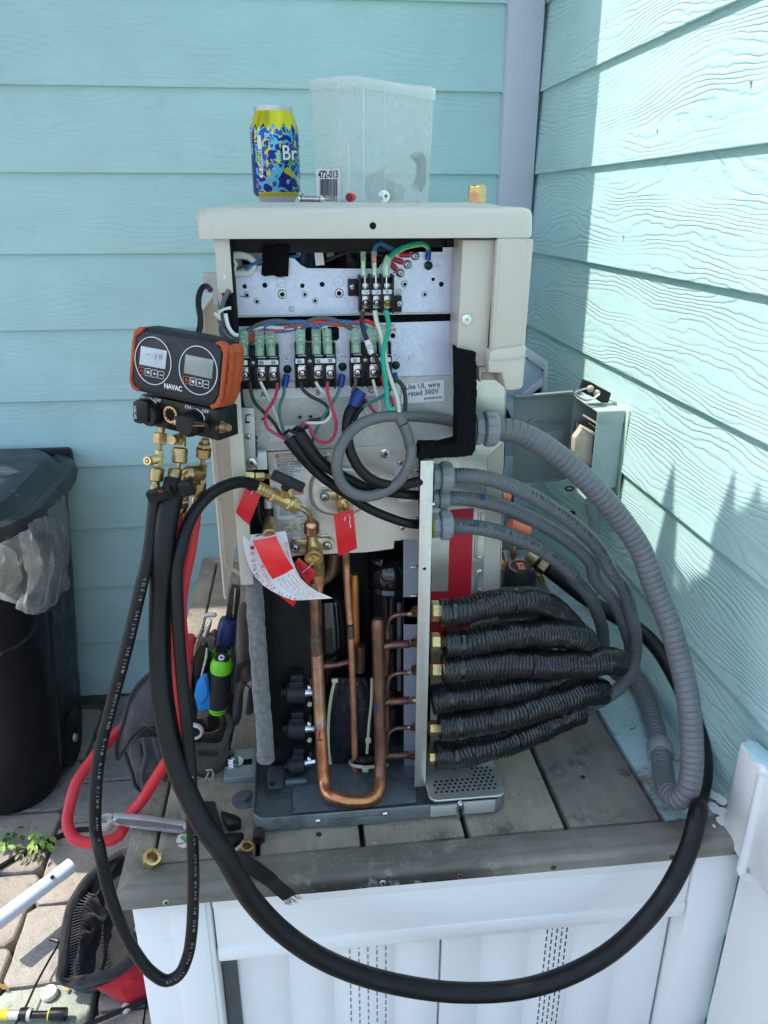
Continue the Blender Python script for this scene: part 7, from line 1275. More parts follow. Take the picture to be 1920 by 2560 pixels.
obj('ring', q, m_chrome, g8); q = MB(); q.cyl(o, o + YV * .003, .0105); obj('ring_core', q, m_black, g8); q = MB(); q.pp('TL', [(190, 1640), (235, 1640), (180, 1730), (120, 1860), (60, 1900), (35, 1830), (80, 1700), (150, 1600)], YT - .020, .006, .0015); obj('wrench_handle', q, m_chrome, g8)
pf('bag_interior', 'TL', [(120, 760), (200, 640), (300, 560), (480, 540), (640, 500), (730, 560), (740, 800), (735, 1200), (700, 1500), (600, 1650), (200, 1650), (120, 1300)], YT + .045, .012, m_bagb, tbg)
for L_, m__ in (([(180, 760), (230, 760), (215, 1150), (165, 1150)], m_blackm), ([(640, 560), (700, 560), (715, 1100), (660, 1150)], m_bro), ([(130, 960), (200, 950), (190, 1400), (130, 1400)], m_bagg)): pf('bag_pocket', 'TL', L_, YT + .008, .010, m__, tbg)
# webbing strap trailing over the deck edge
Lf = [(105, 20), (135, 150), (180, 260), (235, 340), (330, 372), (400, 460), (480, 560), (640, 668)]; Rt = [(240, 15), (275, 150), (310, 260), (335, 320), (352, 372), (470, 415), (560, 470), (700, 580)]
g = [[P('Z', *a, Z=DZ + .008 + .004 * math.sin(i)), (P('Z', *a, Z=DZ + .008) + P('Z', *b_, Z=DZ + .008)) / 2 + ZV * .001, P('Z', *b_, Z=DZ + .008 + .004 * math.cos(i * 1.3))] for i, (a, b_) in enumerate(zip(Lf, Rt))]
g += [[P('Z', *a, Y=-1.290), (P('Z', *a, Y=-1.291) + P('Z', *b_, Y=-1.291)) / 2, P('Z', *b_, Y=-1.290)] for a, b_ in (((690, 705), (760, 630)), ((760, 768), (862, 715)))]
g2_ = []
for j in range(3): pass
cols = [spline([r[j] for r in g], .006) for j in range(3)]; mn = min(len(c) for c in cols); cols = [[c[int(i * (len(c) - 1) / (mn - 1))] for i in range(mn)] for c in cols]
q = MB(); q.sheet([[cols[0][i], cols[1][i], cols[2][i]] for i in range(mn)], .0016); ws_ = obj('webbing_strap', q, m_web, None, 'black webbing strap with frayed end hanging over the deck edge', 'strap')
e0, e1 = cols[0][-1], cols[2][-1]; q = MB(); rr = random.Random(2)
for i in range(26): p = e0.lerp(e1, rr.random()); q.tube([p, p + Vector((rr.uniform(-.002, .006), rr.uniform(-.003, 0), -rr.uniform(.002, .007))), p + Vector((rr.uniform(-.002, .010), rr.uniform(-.004, 0), -rr.uniform(.004, .012)))], .00025, 4)
fr = obj('frayed_threads', q, m_web, ws_); fr['kind'] = 'stuff'
# buckles / cutters by the strap
sc2 = T('diagonal_cutters', P('Z', 360, 340, Z=DZ), 'black cutters lying under the strap on the deck', 'cutters')
for L, m_ in (([(260, 310), (460, 300), (465, 325), (430, 365), (360, 400), (290, 385)], m_black), ([(285, 135), (330, 145), (400, 165), (445, 190), (440, 235), (340, 250), (310, 210)], m_black)):
    q = MB(); q.prism([P('Z', x, y, Z=DZ + .003) for x, y in L], (0, 0, .014), .003); obj('handle', q, m_, sc2)
q = MB(); q.tube([P('Z', x, y, Z=DZ + .010) for x, y in ((265, 365), (310, 385), (380, 395), (440, 355), (462, 320))], .0035, 8); obj('handle_edge', q, m_galv2, sc2)
def hexnut_open(name, c, axis, r, h, m, label, thread=True):
    t = T(name, c, label, 'nut', None); c = Vector(c); a = Vector(axis).normalized(); q = MB(); x, y, z = frame_z(a); vs = []; n = 6; k_ = 24; prof = [(0, 1, 0), (h * .12, 1.0, 0), (h * .88, 1.0, 0), (h, .93, 0)]
    q.lathe(c, a, [(0, r * .92), (h * .12, r), (h * .86, r), (h, r * .92)], 6, cap=False); q.lathe(c + a * h * .99, a, [(0, r * .93), (.0004, r * .66)], 24, cap=False); pr = [(h, r * .66)]
    for i in range(5): pr += [(h - (i + .3) * h * .17, r * .60), (h - (i + .8) * h * .17, r * .67)]
    q.lathe(c, a, pr + [(h * .08, r * .5), (h * .08, .0001)], 24, cap=False); obj('nut_body', q, m, t); return t
p = P('K', 990, 475, Z=DZ + .010); hexnut_open('flare_nut', p - Vector((.004, .002, .005)), (.35, -.35, .8), .0118, .017, m_brass, 'open brass flare nut on the left front corner of the deck')
p = P('Z', 482, 395, Z=DZ + .006); hexnut_open('flare_nut', p, (.1, -.2, .9), .0095, .014, m_bo, 'brass nut beside the strap and black cutters')
p = P('K', 1192, 375, Z=DZ + .016); cpn = T('marked_cap', p, 'upright brass cap painted with green and purple strokes', 'cap'); q = MB(); q.lathe(p + YV * .004, (-.1, -1, .55), [(-.006, .0098), (.004, .0102), (.006, .0094), (.0065, .0)], 8); obj('cap_body', q, mat('pale_brass', (.45, .40, .28), .4, .7, var=.15), cpn)
f_ = p + YV * .004 + Vector((-.1, -1, .55)).normalized() * .0068; q = MB(); q.tube([f_ + Vector((-.002, -.0005, .008)), f_ + Vector((.001, 0, .003)), f_ + Vector((.0035, 0, -.001))], .0016, 6); obj('green_stroke', q, m_wgb, cpn); q = MB(); q.tube([f_ + Vector((-.009, 0, -.004)), f_ + Vector((0, 0, -.003)), f_ + Vector((.009, 0, -.001))], .0014, 6); obj('purple_stroke', q, mat('purple_paint', (.25, .04, .45), .5), cpn)
q = MB(); p = P('Z', 575, 275, Z=DZ + .006); q.tube([p + Vector((-.0008, .010, -.002)), p, p + Vector((0, -.008, .000))], [.0075, .0085, .0082], 14); q.k = 1; q.cyl(p + Vector((0, -.0082, 0)), p + Vector((0, -.0086, 0)), .0045); obj('brown_plug', q, [mat('dark_brown_plastic', (.035, .02, .018), .35), m_hole], None, 'dark brown plastic plug set in the gap between two planks', 'plug')
# combination wrench
wz = DZ + .012; cw_ = T('combination_wrench', P('K', 900, 270, Z=wz), 'chrome combination wrench lying across the deck border, ring end overhanging', 'wrench')
c0 = P('K', 686, 238, Z=wz); r_o = (P('K', 735, 238, Z=wz) - c0).length; vs = []; n = 32; q = MB()
for z_, ro, ri in ((0, .96, .60), (.002, 1, .60), (.009, 1, .60), (.011, .95, .62)):
    for r in (ro, ri):
        for j in range(n): a = 2 * pi * j / n; vs.append(c0 + Vector((math.cos(a) * r_o * r, math.sin(a) * r_o * r * 1.12, z_ - .008)))
fs = []
for i in range(3):
    for s_ in (0, 1):
        o1 = (i * 2 + s_) * n; o2 = ((i + 1) * 2 + s_) * n
        for j in range(n): k_ = (j + 1) % n; fs.append((o1 + j, o1 + k_, o2 + k_, o2 + j) if not s_ else (o1 + k_, o1 + j, o2 + j, o2 + k_))
for j in range(n): k_ = (j + 1) % n; fs.append((6 * n + j, 6 * n + k_, 7 * n + k_, 7 * n + j)); fs.append((k_, j, n + j, n + k_))
q.add(vs, fs); obj('ring_end', q, m_chrome, cw_)
q = MB(); q.prism([P('K', x, y, Z=wz - .006) for x, y in ((716, 262), (735, 222), (780, 214), (960, 232), (1195, 268), (1230, 300), (1200, 328), (960, 302), (780, 275))], (0, 0, .009), .0015); obj('shank', q, m_chrome, cw_)
q = MB(); q.prism([P('K', x, y, Z=wz + .0025) for x, y in ((742, 245), (765, 225), (960, 242), (1185, 275), (1190, 298), (960, 280), (770, 262))], (0, 0, .0008)); obj('shank_recess', q, mat('recess_steel', (.16, .165, .18), .5, .3), cw_)
a, b_ = P('K', 1040, 286, Z=wz + .0038), P('K', 830, 264, Z=wz + .0038); d = (b_ - a).normalized(); text('KLEIN TOOLS', (a + b_) / 2, d, ZV.cross(d), .0085, m_inkg, cw_, ext=.0002, sx=1.05); a, b_ = P('K', 1180, 297, Z=wz + .0038), P('K', 1080, 288, Z=wz + .0038); text('200mm-8"', (a + b_) / 2, d, ZV.cross(d), .0065, m_inkg, cw_)
# ================================================================ items on the pavement
sb = T('soft_bag', P('K', 700, 1100, Z=GZ), 'gaping black and red soft bag on the pavers behind the white post', 'bag')
zb_ = GZ + .10
q = MB(); ring = [P('K', x, y, Z=z) for x, y, z in ((800, 455, .14), (700, 510, .14), (600, 590, .14), (520, 690, .14), (465, 800, .14), (440, 900, .13), (425, 1020, .12), (405, 1150, .10), (390, 1240, .08), (430, 1290, .06), (520, 1345, .05), (600, 1330, .06), (720, 1280, .09), (830, 1210, .12), (920, 1100, .14), (1010, 980, .15), (1040, 800, .16), (960, 560, .16), (880, 450, .15))]
puff(q, ring, (0, -.15, 1), -.045, nz=.012, back=-.4, fs=14); obj('bag_lining', q, m_bagb, sb, ang=80)
rim = [P('K', x, y, Z=z + .012) for x, y, z in ((860, 440, .15), (800, 452, .14), (700, 508, .14), (600, 590, .14), (520, 690, .14), (462, 800, .14), (440, 900, .13), (424, 1020, .12), (410, 1150, .10), (398, 1250, .08), (440, 1278, .07), (560, 1275, .08), (680, 1245, .10), (790, 1195, .12), (880, 1120, .14), (960, 1020, .15), (1030, 900, .16))]
q = MB(); q.tube(rim, .010, 10, .006, rf=lambda l, a: 1 + .15 * noise.noise(Vector((l * 30, math.cos(a), 3)))); obj('zip_rim', q, m_bagb, sb)
q = MB(); cz = spline([P('K', x, y, Z=.155) for x, y in ((600, 720), (530, 800), (505, 950), (500, 1080), (500, 1240))], .003)
for i in range(len(cz) - 1):
    if i % 2 == 0: d = (cz[i + 1] - cz[i]).normalized(); s_ = Vector((-d.y, d.x, 0)); q.tube([cz[i] - s_ * .012, cz[i] + s_ * .004 + ZV * .002], .001, 4, smooth=False)
zz_ = obj('zip_teeth', q, m_bagg, sb); zz_['kind'] = 'stuff'
def fab(name, v, rows, m, parent, nz=.004): q = MB(); q.sheet([[Vector(p) + Vector((0, 0, nz * noise.noise(Vector(p) * 40))) for p in spline(r, .02)] for r in rows] if False else rows, .0015); return obj(name, q, m, parent, ang=80)
def sheet4(name, v, A, B, za, zb2, m, parent, n=10, fold=.006, seed=0):
    ca_, cb2_ = spline([P(v, *a, Z=z) for a, z in zip(A, za)], .004), spline([P(v, *a, Z=z) for a, z in zip(B, zb2)], .004); k_ = 24; g = []
    for i in range(k_):
        a, b_ = ca_[int(i * (len(ca_) - 1) / (k_ - 1))], cb2_[int(i * (len(cb2_) - 1) / (k_ - 1))]; row = []
        for j in range(n): t = j / (n - 1); p = a.lerp(b_, t); p = p + Vector((0, 0, fold * math.sin(pi * t) * (noise.noise(Vector((i * .35, t * 2, seed))) + .3))); row.append(p)
        g.append(row)
    q = MB(); q.sheet(g, .0012); return obj(name, q, m, parent, ang=80)
sheet4('red_panel', 'K', [(590, 1335), (700, 1290), (820, 1215), (905, 1120), (975, 990)], [(700, 1375), (850, 1447), (935, 1395), (1035, 1335), (1035, 1180)], [.07, .09, .12, .14, .16], [.045, .045, .05, .06, .09], m_bagr, sb, 12, .02, 3)
sheet4('black_gusset', 'K', [(400, 1255), (520, 1285), (690, 1255), (830, 1180), (930, 1080)], [(440, 1320), (560, 1350), (690, 1310), (830, 1225), (940, 1120)], [.10, .09, .11, .13, .15], [.05, .045, .06, .10, .12], m_bagb, sb, 6, .004, 5)
sheet4('black_side', 'K', [(950, 1380), (1000, 1360), (1050, 1330)], [(960, 1388), (1010, 1395), (1060, 1395)], [.06, .06, .06], [.045, .045, .045], m_bagb, sb, 5, .001, 6)
sheet4('lit_fold', 'K', [(570, 720), (540, 800), (520, 920), (510, 1040), (505, 1160)], [(640, 740), (660, 790), (700, 830), (560, 1060), (520, 1170)], [.145, .145, .14, .13, .11], [.15, .135, .12, .11, .10], m_bagb, sb, 8, .018, 9)
q = MB(); a, b_ = P('K', 880, 945, Z=.17), P('K', 948, 905, Z=.18); q.tube([a, b_], .0055, 12, smooth=False); obj('orange_tool', q, mat('amber_handle', (.55, .25, .03), .35), None, 'amber tool handle poking out of the soft black bag', 'hand tool')
# white pipe
q = MB(); a = P('K', 462, 528, Z=GZ + .09); b_ = P('K', -60, 925, Z=GZ + .09); q.tube([b_, b_.lerp(a, .8), b_.lerp(a, .81), a], [.0155, .0150, .0158, .0160], 24, smooth=False); pp_ = obj('white_pipe', q, mat('white_pipe_plastic', (.62, .68, .72), .3, var=.06), None, 'white plastic pipe with a small drilled hole slanting over the pavers', 'pipe')
h_ = P('K', 338, 600, Z=GZ + .106); dd = (a - b_).normalized(); q = MB(); q.lathe(h_ - ZV * .0015, (-.0, -.45, .9), [(0, .0042), (.0012, .004)], 14); obj('drilled_hole', q, m_hole, pp_)
# ground cable
q = MB(); q.tube([P('AC', x, y, Z=GZ + .007) for x, y in ((-300, 1380), (0, 1220), (350, 1010), (620, 880), (850, 770), (1100, 640), (1350, 540), (1600, 460), (1800, 440), (2200, 420))], .0058, 10); obj('ground_cable', q, m_rub, None, 'black cable running over the pavers past the weed', 'cable')
# weeds
def weed(label, cx, cy, n, spread, seed, col, hgt=.02):
    t = T('weed', P('AC', cx, cy, Z=GZ), label, 'weed'); rr = random.Random(seed); m = mat('weed_leaf_' + str(seed), col, .55, var=.35, vs=80)
    for i in range(n):
        x, y = cx + rr.uniform(-1, 1) * spread, cy + rr.uniform(-1, 1) * spread * .8; b0 = P('AC', cx, cy, Z=GZ); c = P('AC', x, y, Z=GZ + rr.uniform(.4, 1) * hgt); a = math.atan2(c.y - b0.y, c.x - b0.x) + rr.uniform(-.5, .5); L_ = rr.uniform(.013, .022); w_ = L_ * .28; g = []
        d = Vector((math.cos(a), math.sin(a), rr.uniform(-.3, .4))).normalized(); s_ = Vector((-d.y, d.x, 0)).normalized(); q = MB(); vs = []
        for k_ in range(6):
            u = k_ / 5; ww = w_ * math.sin(pi * min(1, u * .85 + .12)) ** .8 * (1 if k_ < 5 else .05); pz = c + d * L_ * u - ZV * L_ * .3 * u * u
            vs += [pz - s_ * ww + ZV * ww * .35, pz, pz + s_ * ww + ZV * ww * .35]
        q.add(vs, [(k_ * 3 + j, k_ * 3 + j + 1, k_ * 3 + j + 4, k_ * 3 + j + 3) for k_ in range(5) for j in (0, 1)]); lf = obj('leaf', q, m, t, ang=60)
        if i % 3 == 0: q = MB(); q.tube([b0, b0.lerp(c, .5) + ZV * .006, c], .0007, 5); obj('stem', q, m, t)
weed('tall pale green weed growing in the joint beside the black cable', 850, 640, 22, 190, 11, (.22, .34, .07), .05); weed('dark leaved weed sprig at the left edge near the bin', 300, 530, 9, 150, 12, (.05, .13, .035), .03); weed('yellowish weed at the frame edge in the paver joint', 110, 730, 9, 110, 13, (.20, .32, .07), .03); weed('low brownish weed clump where three pavers meet', 640, 880, 16, 230, 14, (.11, .13, .045), .02)
# rod, yellow tool, cap, leaves
q = MB(); q.tube([P('X', x, y, Z=GZ + .02) for x, y in ((665, 470), (640, 520), (585, 620), (480, 800), (360, 1020), (260, 1240), (150, 1425))], .0022, 8); q.tube([P('X', 495, 578, Z=GZ + .022), P('X', 580, 605, Z=GZ + .022)], .004, 8); q.tube([P('X', 575, 600, Z=GZ + .026), P('X', 620, 605, Z=GZ + .022), P('X', 640, 575, Z=GZ + .02)], .0042, 8); obj('thin_rod', q, m_black, None, 'thin black rod with a tie, lying over the mint coloured paver', 'rod')
yt = T('flex_wand', P('X', 300, 1330, Z=GZ + .015), 'yellow handled wand with black tip on the pavers at bottom left', 'hand tool'); zt2 = GZ + .016
for nm, x0, x1, r, m in (('yellow_grip', -60, 88, .0085, mat('yellow_plastic', (.62, .45, .01), .4)), ('steel_collar', 82, 205, .0078, m_chrome), ('black_sleeve', 200, 275, .0115, m_rub), ('steel_nut', 270, 312, .0105, m_galv2), ('shaft', 305, 495, .006, m_black), ('tip_band', 486, 500, .0108, bpy.data.materials['yellow_plastic']), ('tip', 498, 650, .0112, m_rub)):
    q = MB(); f = lambda x: 1332 - x * .008; q.cyl(P('X', x0, f(x0), Z=zt2), P('X', x1, f(x1), Z=zt2), r); obj(nm, q, m, yt)
q = MB(); p = P('X', 488, 1128, Z=GZ + .003); q.lathe(p, (0, 0, 1), [(0, .0148), (.006, .0150), (.0085, .0135), (.0088, .0)], 26); bc = obj('bottle_cap', q, mat('white_cap_plastic', (.70, .68, .63), .5, var=.06, bump=.0006, bs=200), None, 'round white plastic cap on the mint coloured paver', 'cap')
q = MB(); q.tube([p + Vector((-.006, .002, .009)), p + Vector((0, .001, .0092)), p + Vector((.001, .006, .009))], .0008, 5); obj('cap_crack', q, m_tan, bc)
for label, L, col in (('brown fallen leaf at the left edge of the pavers', [(-20, 1010), (20, 1030), (60, 1040), (75, 1080), (30, 1085), (0, 1060)], (.22, .13, .02)), ('amber leaf tucked under the black bag edge', [(640, 1075), (655, 1040), (690, 1060), (660, 1095), (640, 1100)], (.5, .25, .05))):
    q = MB(); q.prism([P('X', x, y, Z=GZ + .006 + .002 * (i % 2)) for i, (x, y) in enumerate(L)], (0, 0, .0012)); obj('fallen_leaf', q, mat('leaf_' + label[:5], col, .7, var=.3), None, label, 'leaf')
q = MB(); q.sphere(P('X', 1245, 1265, Z=GZ + .008), .0095, (.9, 1, .8), 12, 8, .3); obj('pebble', q, m_white, None, 'small white pebble beside the tip of the red bag', 'pebble')
# ================================================================ rubbish bin
bn_ = T('rubbish_bin', (-1.40, -.27, GZ), 'black wheeled bin with pale patched lid and clear liner hanging out', 'bin')
bc0 = Vector((-1.422, -.285, 0))
def bl_(w_, dpt, r, z, n=5, dx=0, dy=0): return [bc0 + Vector((x + dx, y + dy, z)) for x, y in rrect(-w_ / 2, -dpt / 2, w_ / 2, dpt / 2, r, n)]
q = MB(); loft(q, [bl_(.33, .38, .09, GZ + .002), bl_(.37, .43, .12, GZ + .035), bl_(.39, .45, .12, GZ + .20), bl_(.43, .48, .11, .52), bl_(.468, .505, .11, .785)]); obj('bin_body', q, m_bin, bn_)
q = MB(); loft(q, [bl_(.47, .51, .11, .745), bl_(.49, .53, .115, .750), bl_(.49, .53, .115, .772), bl_(.47, .51, .11, .776)]); obj('bin_rim', q, m_bin, bn_)
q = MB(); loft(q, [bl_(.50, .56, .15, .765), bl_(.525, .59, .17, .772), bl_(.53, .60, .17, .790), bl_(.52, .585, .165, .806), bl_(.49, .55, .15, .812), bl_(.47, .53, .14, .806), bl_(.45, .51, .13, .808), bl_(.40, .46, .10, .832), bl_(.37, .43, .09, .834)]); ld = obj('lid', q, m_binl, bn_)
q = MB(); q.bb(bc0 + Vector((-.10, .235, .77)), bc0 + Vector((.225, .275, .822)), .012, 3); obj('hinge_handle', q, m_bin, bn_)
q = MB(); q.tube([P('J', x, y, X=-1.190) for x, y in ((200, 935), (170, 1010), (110, 1080), (0, 1140))], .004, 8); obj('body_ridge', q, m_bin, bn_); q = MB(); q.tube([P('J', x, y, X=-1.196 + .00002 * (900 - y)) for x, y in ((255, 920), (275, 1200), (300, 1500), (312, 1700))], .004, 8); obj('body_ridge', q, m_bin, bn_)
wc = P('J', 372, 1565, X=-1.225); q = MB(); q.lathe(wc - XV * .035, (1, -.05, 0), [(0, .062), (.004, .070), (.034, .070), (.04, .060), (.041, .030), (.036, .025)], 36); wh = obj('wheel', q, m_bin, bn_); q = MB(); q.lathe(wc + XV * .004, (1, -.05, 0), [(0, .012), (.006, .010)], 14); obj('hub', q, m_galv2, wh)
Xl = -1.158; ka = spline([P('J', x, y, X=Xl) for x, y in ((-60, 590), (60, 545), (150, 480), (240, 400), (325, 315))], .004); kb = spline([P('J', x, y, X=Xl - .004) for x, y in ((-60, 800), (0, 835), (70, 885), (130, 925), (215, 928), (345, 805))], .004); g = []
for i in range(40):
    t = i / 39; a, b_ = ka[int(t * (len(ka) - 1))], kb[int(t * (len(kb) - 1))]; g.append([a.lerp(b_, j / 18) + Vector((.018 * noise.noise(Vector((i * .22, j * .10, 3))) + .009 * noise.noise(Vector((i * .6 + j * .3, j * .25, 8))) + .012 * math.sin(pi * j / 18), 0, 0)) for j in range(19)])
q = MB(); q.sheet(g); obj('liner_bag', q, m_film, bn_, ang=80)
q = MB(); puff(q, [P('J', x, y, X=Xl - .006) for x, y in ((-60, 560), (30, 570), (80, 620), (105, 690), (110, 760), (80, 810), (40, 830), (0, 820), (-60, 800))], (1, 0, 0), .008, nz=.012, fs=40); obj('crumpled_paper', q, mat('crumpled_brown_paper', (.38, .35, .31), .6, var=.25, vs=30), bn_, ang=30)
# ================================================================ electrical disconnect on the side wall
db = T('disconnect_box', P('O', 1200, 1000, Y=-.70), 'grey green electrical disconnect box, door swung open, on the sunny wall', 'electrical box')
YN = -.70; tl = P('O', 1115, 652, Y=YN); tr = P('O', 1440, 645, Y=YN); x0 = tl.x; x1 = min(tr.x, -.0135); zt3 = tl.z; zb3 = P('O', 1050, 1400, Y=YN).z - .018; yf_ = P('O', 850, 472, X=x0).y
q = MB(); t_ = .0015
q.bb((x0, YN, zb3), (x1, YN + t_, zt3)); q.bb((x0, yf_ - t_, zb3), (x1, yf_, zt3)); q.bb((x0, YN, zt3 - .002), (x1 + .0, yf_, zt3), .0004); q.bb((x0, YN, zb3), (x1, yf_, zb3 + .002)); q.bb((x1 - t_, YN, zb3), (x1, yf_, zt3)); obj('box_shell', q, m_disc, db)
q = MB(); q.bb((x0 - .001, YN - .0012, zt3 - .022), (x1, YN, zt3 + .0008), .0003); q.bb((x0 - .0015, YN - .001, zb3), (x0 + .004, YN, zt3), .0003); obj('box_lip', q, m_disc, db)
q = MB(); dp_ = [(215, 490), (860, 430), (850, 520), (835, 700), (780, 1392), (700, 1400), (190, 1442), (205, 900)]; q.pp('O', [(215, 505), (855, 440), (765, 1392), (190, 1440)], yf_, .0015, .0004); q.pp('O', [(210, 487), (855, 430), (856, 452), (213, 508)], yf_ - .012, .012, .0005); q.pp('O', [(195, 1432), (700, 1395), (700, 1408), (195, 1448)], yf_ - .006, .006); q.pp('O', [(208, 500), (220, 500), (198, 1440), (188, 1440)], yf_ - .006, .006); door = obj('door', q, mat('inner_door_enamel', (.20, .245, .24), .4, var=.08, vs=8), db)
ptext('DirectTech', 'O', 590, 768, yf_ - .0004, 60, m_disc, door, ang=-5, sx=-.9, ext=.0002) if False else text('DIRECTTECH', P('O', 590, 765, Y=yf_ - .0006), -XV, ZV, .0105, bpy.data.materials['inner_door_enamel'], door, ext=.0006)
q = MB(); q.tube(pts('O', [(400, 710), (345, 765), (400, 820)], yf_ - .0005), .0006, 5, smooth=False); q.tube(pts('O', [(285, 800), (370, 735)], yf_ - .0005), .0004, 5); obj('embossed_arrow', q, m_slot, door)
q = MB(); q.pp('O', [(520, 880), (735, 842), (735, 945), (600, 968)], yf_ - .0006, .0008); dl = obj('door_label', q, mat('grey_door_label', (.34, .35, .33), .5), door)
for i in range(4): q = MB(); q.pp('O', [(600 + i * 4, 885 + i * 18), (722, 866 + i * 18), (722, 869 + i * 18), (600 + i * 4, 888 + i * 18)], yf_ - .0009, .0004); obj('label_line', q, m_inkg, dl)
q = MB(); q.bb((x0 + .003, YN + .010, zb3 + .006), (x1 - .004, yf_ - .01, zt3 - .05)); obj('fuse_carrier', q, m_slot, db); q = MB(); q.bb((x0 + .001, YN + .004, zt3 - .085), (x0 + .02, yf_ - .03, zt3 - .045), .002); obj('fuse_holder', q, m_black, db)
q = MB(); q.pp('O', [(860, 940), (930, 850), (945, 810), (1095, 890), (1085, 1000), (1060, 1200), (1040, 1260), (850, 1120)], YN + .012, .02, .003); obj('fuse_block', q, m_tan, db)
q = MB(); q.tube([P('O', 950, 690, Y=YN + .01), P('O', 1100, 780, Y=YN + .002)], .0022, 6); q.tube([P('O', 935, 820, Y=YN + .014), P('O', 1075, 905, Y=YN + .006)], .0018, 6); obj('bracket', q, m_tan, db)
for x, y in ((1228, 790), (1220, 855), (1335, 855), (1285, 1025), (1165, 1258), (1160, 1322)): q = MB(); q.lathe(P('O', x, y, Y=YN), (0, -1, 0), [(0, .0028), (.0005, .0022), (.0006, .001)], 10); obj('rivet', q, m_disc, db)
q = MB(); o = P('O', 1225, 1425, Y=YN); q.lathe(o, (0, -1, 0), [(0, .0085), (.0006, .0082), (.0006, .006)], 20); obj('knockout', q, m_disc, db)
q = MB(); q.pp('O', [(1385, 700), (1450, 735), (1350, 1500), (1330, 1500)], YN + .002, .002); obj('back_gap', q, m_slot, db)
ms = P('O', 1480, 735, Y=YN - .01); q = MB(); q.pp('O', [(1450, 725), (1525, 738), (1420, 1250), (1350, 1600), (1330, 1580)], YN - .012, .004, .0008); q.bb((-.012, YN - .012, zb3 - .01), (-.0005, yf_, zt3 + .003), .001); obj('mounting_block', q, m_putty, db)
# pulled fuse block standing on the box
fh = T('fuse_puller', P('O', 1110, 540, Y=-.66), 'black fuse puller with wire bail resting on the disconnect box', 'fuse puller'); Yh = (YN + yf_) / 2 - .02
q = MB(); q.pp('O', [(985, 318), (1070, 345), (1150, 395), (1262, 450), (1230, 555), (1150, 555), (1090, 510), (945, 440)], Yh, .022, .0015); obj('puller_body', q, m_black, fh)
for x, y in ((1030, 400), (1100, 450)): q = MB(); q.sphere(P('O', x, y, Y=Yh - .003), .0068, (1, .7, 1), 12, 8, .15); obj('fuse_cap', q, m_tan, fh)
q = MB(); q.tube(pts('O', [(990, 395), (880, 430), (862, 450), (900, 490), (1000, 530), (1080, 500), (1130, 460)], Yh - .010), .0018, 8); obj('wire_bail', q, m_screw, fh); q = MB(); q.tube(pts('O', [(1235, 525), (1300, 545), (1320, 560)], Yh), .0016, 8); obj('wire_bail', q, m_screw, fh)
# conduit below the box, chain ring, black cable on the wall
q = MB(); a = P('O', 900, 1440, Y=-.66); q.tube([P('G', 985, 830, Y=-.62), P('G', 1000, 905, Y=-.62)], .0165, 18, smooth=False); q.tube([P('G', 1000, 900, Y=-.62), P('G', 1010, 1000, Y=-.62), P('G', 1010, 1200, Y=-.64), P('G', 980, 1350, Y=-.66)], .0135, 18); obj('down_conduit', q, m_disc, None, 'short conduit dropping from the electrical disconnect box', 'conduit')
q = MB(); q.tube([P('O', 800 + 40 * math.cos(a), 1490 + 22 * math.sin(a), Y=-.60) for a in [2 * pi * i / 14 for i in range(15)]], .002, 8); obj('rusty_ring', q, mat('rusty_brown', (.10, .045, .03), .7, .4), None, 'rusty ring hanging under the open disconnect door', 'ring')
tubeo('wall_cable', None, [tuple(p) for p in pts('G', [(860, 905, -.50), (930, 915, -.50), (1000, 990, -.52), (1040, 1090, -.55), (1065, 1200, -.58), (1110, 1215, -.62), (1160, 1150, -.68), (1220, 1115, -.74)])], .0062, m_rub, None, n=12, label='black cable arching from the wall behind the grey conduits', cat='cable')
tubeo('wall_cable', None, [tuple(p) for p in pts('H', [(1115, 170, -.80), (1115, 240, -.82), (1100, 300, -.84), (1080, 350, -.86)])], .0085, m_rub, None, n=12, label='short black cable with white print beside the big conduit', cat='cable')
# pale meter housing further back on the wall
wb = T('vent_housing', P('AD', 700, 600, Y=-.2), 'pale blue white vent housing on the wall behind the unit', 'vent')
q = MB(); L = [(470, 70), (930, 370), (930, 420), (880, 420), (860, 560), (520, 330), (460, 250)]; q.pp('AD', L, -.335, .03, .002); obj('housing_top', q, m_trim, wb)
q = MB(); q.pp('AD', [(880, 400), (940, 395), (915, 1060), (830, 1060)], -.338, .03, .001); obj('housing_post', q, m_trim, wb)
q = MB(); q.pp('AD', [(400, 240), (520, 330), (860, 600), (860, 720), (420, 1110), (60, 1110), (40, 800), (400, 500)], -.325, .02, .003); obj('housing_flap', q, mat('pale_sheet', (.42, .50, .62), .5, var=.08), wb)
q = MB(); q.pp('AD', [(420, 1060), (850, 700), (835, 900), (560, 1070)], -.331, .01, .002); obj('housing_edge', q, m_trim, wb); q = MB(); q.pp('AD', [(600, 1070), (830, 900), (820, 1100), (600, 1100)], -.32, .004); obj('housing_gap', q, m_hole, wb); q = MB(); q.pp('AD', [(20, 1350), (80, 1400), (150, 1560), (100, 1640), (20, 1640)], -.33, .004); obj('housing_gap', q, m_hole, wb)
q = MB(); q.pp('AD', [(40, 1080), (250, 1100), (240, 1900), (180, 1900), (20, 1850)], -.318, .01, .003); obj('housing_base', q, bpy.data.materials['pale_sheet'], wb); q = MB(); q.pp('O', [(90, 1150), (190, 1140), (190, 1400), (80, 1400)], -.325, .006, .001); obj('housing_base', q, bpy.data.materials['pale_sheet'], wb)
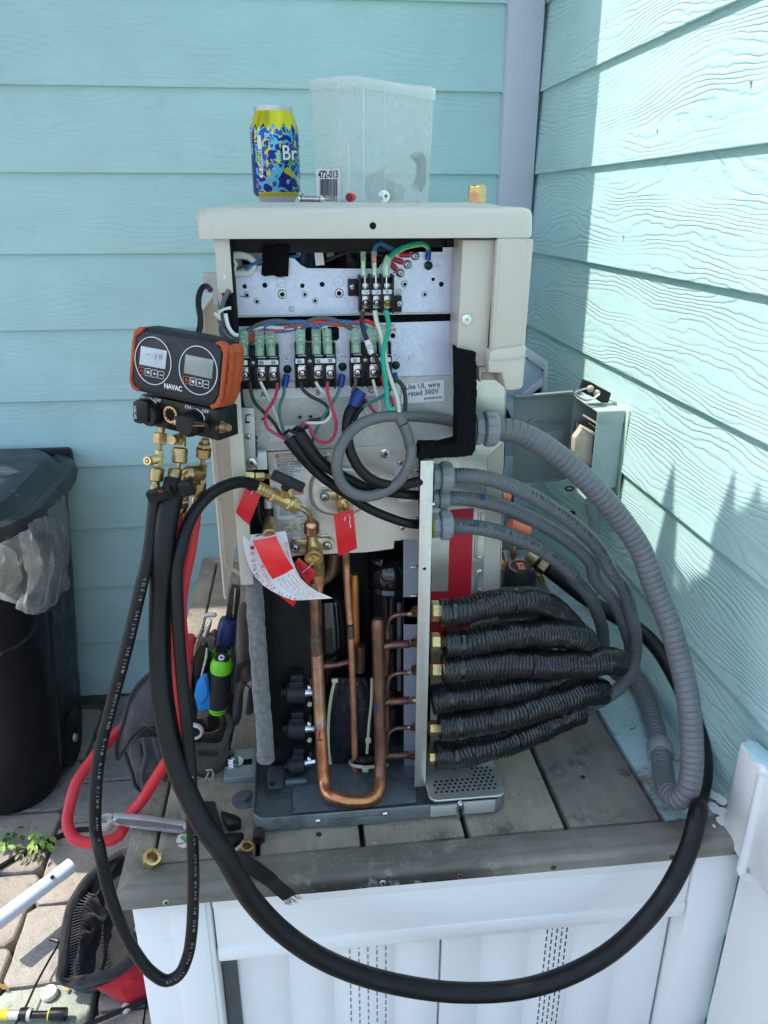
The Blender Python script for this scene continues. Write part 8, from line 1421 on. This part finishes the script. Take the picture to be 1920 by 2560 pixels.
# ================================================================ vacuum pump
vp_ = T('vacuum_pump', (-.21, -.80, DZ), 'dark vacuum pump with salmon printed knob standing behind the insulated lines', 'vacuum pump'); yv = -.86
kc = P('AB', 462, 1600, Y=yv); q = MB(); d = Vector((0, -.12, 1)); q.lathe(kc - d * .075, d, [(0, .030), (.06, .0275), (.068, .0268), (.073, .0245), (.0755, .0225)], 10); q.lathe(kc - d * .002, d, [(0, .0232), (.0025, .0228), (.0028, .0)], 40); obj('knob', q, m_vac, vp_)
q = MB(); x_ = XV; y_ = Vector((0, 1, .12)).normalized(); tp_ = kc + d * .0012; q.tube([tp_ + x_ * math.cos(a) * .0200 + y_ * math.sin(a) * .0200 for a in [-.9 + (pi + 1.8) * i / 30 for i in range(31)]], .0011, 6, smooth=False); obj('ring_mark', q, m_salm, vp_)
q = MB(); q.prism([tp_ + x_ * a + y_ * b_ for a, b_ in ((-.0058, -.0115), (.0058, -.0115), (.0052, .0105), (-.0058, .0105))], (0, 0, .0006)); obj('badge', q, m_salm, vp_); text('S', tp_ + ZV * .0012, x_, y_, .010, m_ink, vp_)
q = MB(); q.bb((-.345, -.87, DZ + .02), (-.17, -.72, DZ + .17), .012); q.bb((-.345, -.88, DZ), (-.16, -.70, DZ + .022), .006); obj('pump_body', q, m_vac, vp_)
q = MB(); q.pb('AB', 15, 1530, 162, 1662, -.90, .03, .001); obj('orange_band', q, mat('pump_orange', (.62, .20, .03), .5), vp_)
q = MB(); q.tube(pts('AB', [(250, 820, -.80), (400, 900, -.80), (600, 965, -.80)]), .0115, 14); obj('carry_handle', q, mat('coral_handle', (.75, .16, .08), .45), vp_); q = MB(); q.tube(pts('AB', [(60, 290, -.78), (240, 345, -.78)]), .009, 12); obj('handle_end', q, bpy.data.materials['coral_handle'], vp_)
q = MB(); a, b_ = P('AB', 600, 1370, Y=-.87), P('AB', 760, 1490, Y=-.88); q.cyl(a, b_, .012); obj('inlet_fitting', q, m_bo, vp_); q = MB(); a2, b2 = P('AB', 745, 1480, Y=-.88), P('AB', 800, 1515, Y=-.882); q.cyl(a2, b2, .0135); obj('seal_band', q, m_black, vp_); q = MB(); q.hexnut(b2, P('AB', 945, 1625, Y=-.89), .0155); obj('inlet_nut', q, m_bo, vp_)
q = MB(); q.tube(pts('AB', [(800, 1730, -.87), (830, 1800, -.87), (880, 1880, -.87)]), .006, 10); obj('drain_cock', q, m_brass, vp_)
q = MB(); q.pp('AB', [(140, 1320), (190, 1295), (215, 1480), (190, 1560), (165, 1480)], -.88, .003, .0005); obj('spring_clip', q, m_disc, vp_); q = MB(); q.sphere(P('AB', 320, 1360, Y=-.87), .012, (.5, .5, 1.1), 12, 8, .3); obj('copper_scrap', q, m_cop2, vp_)
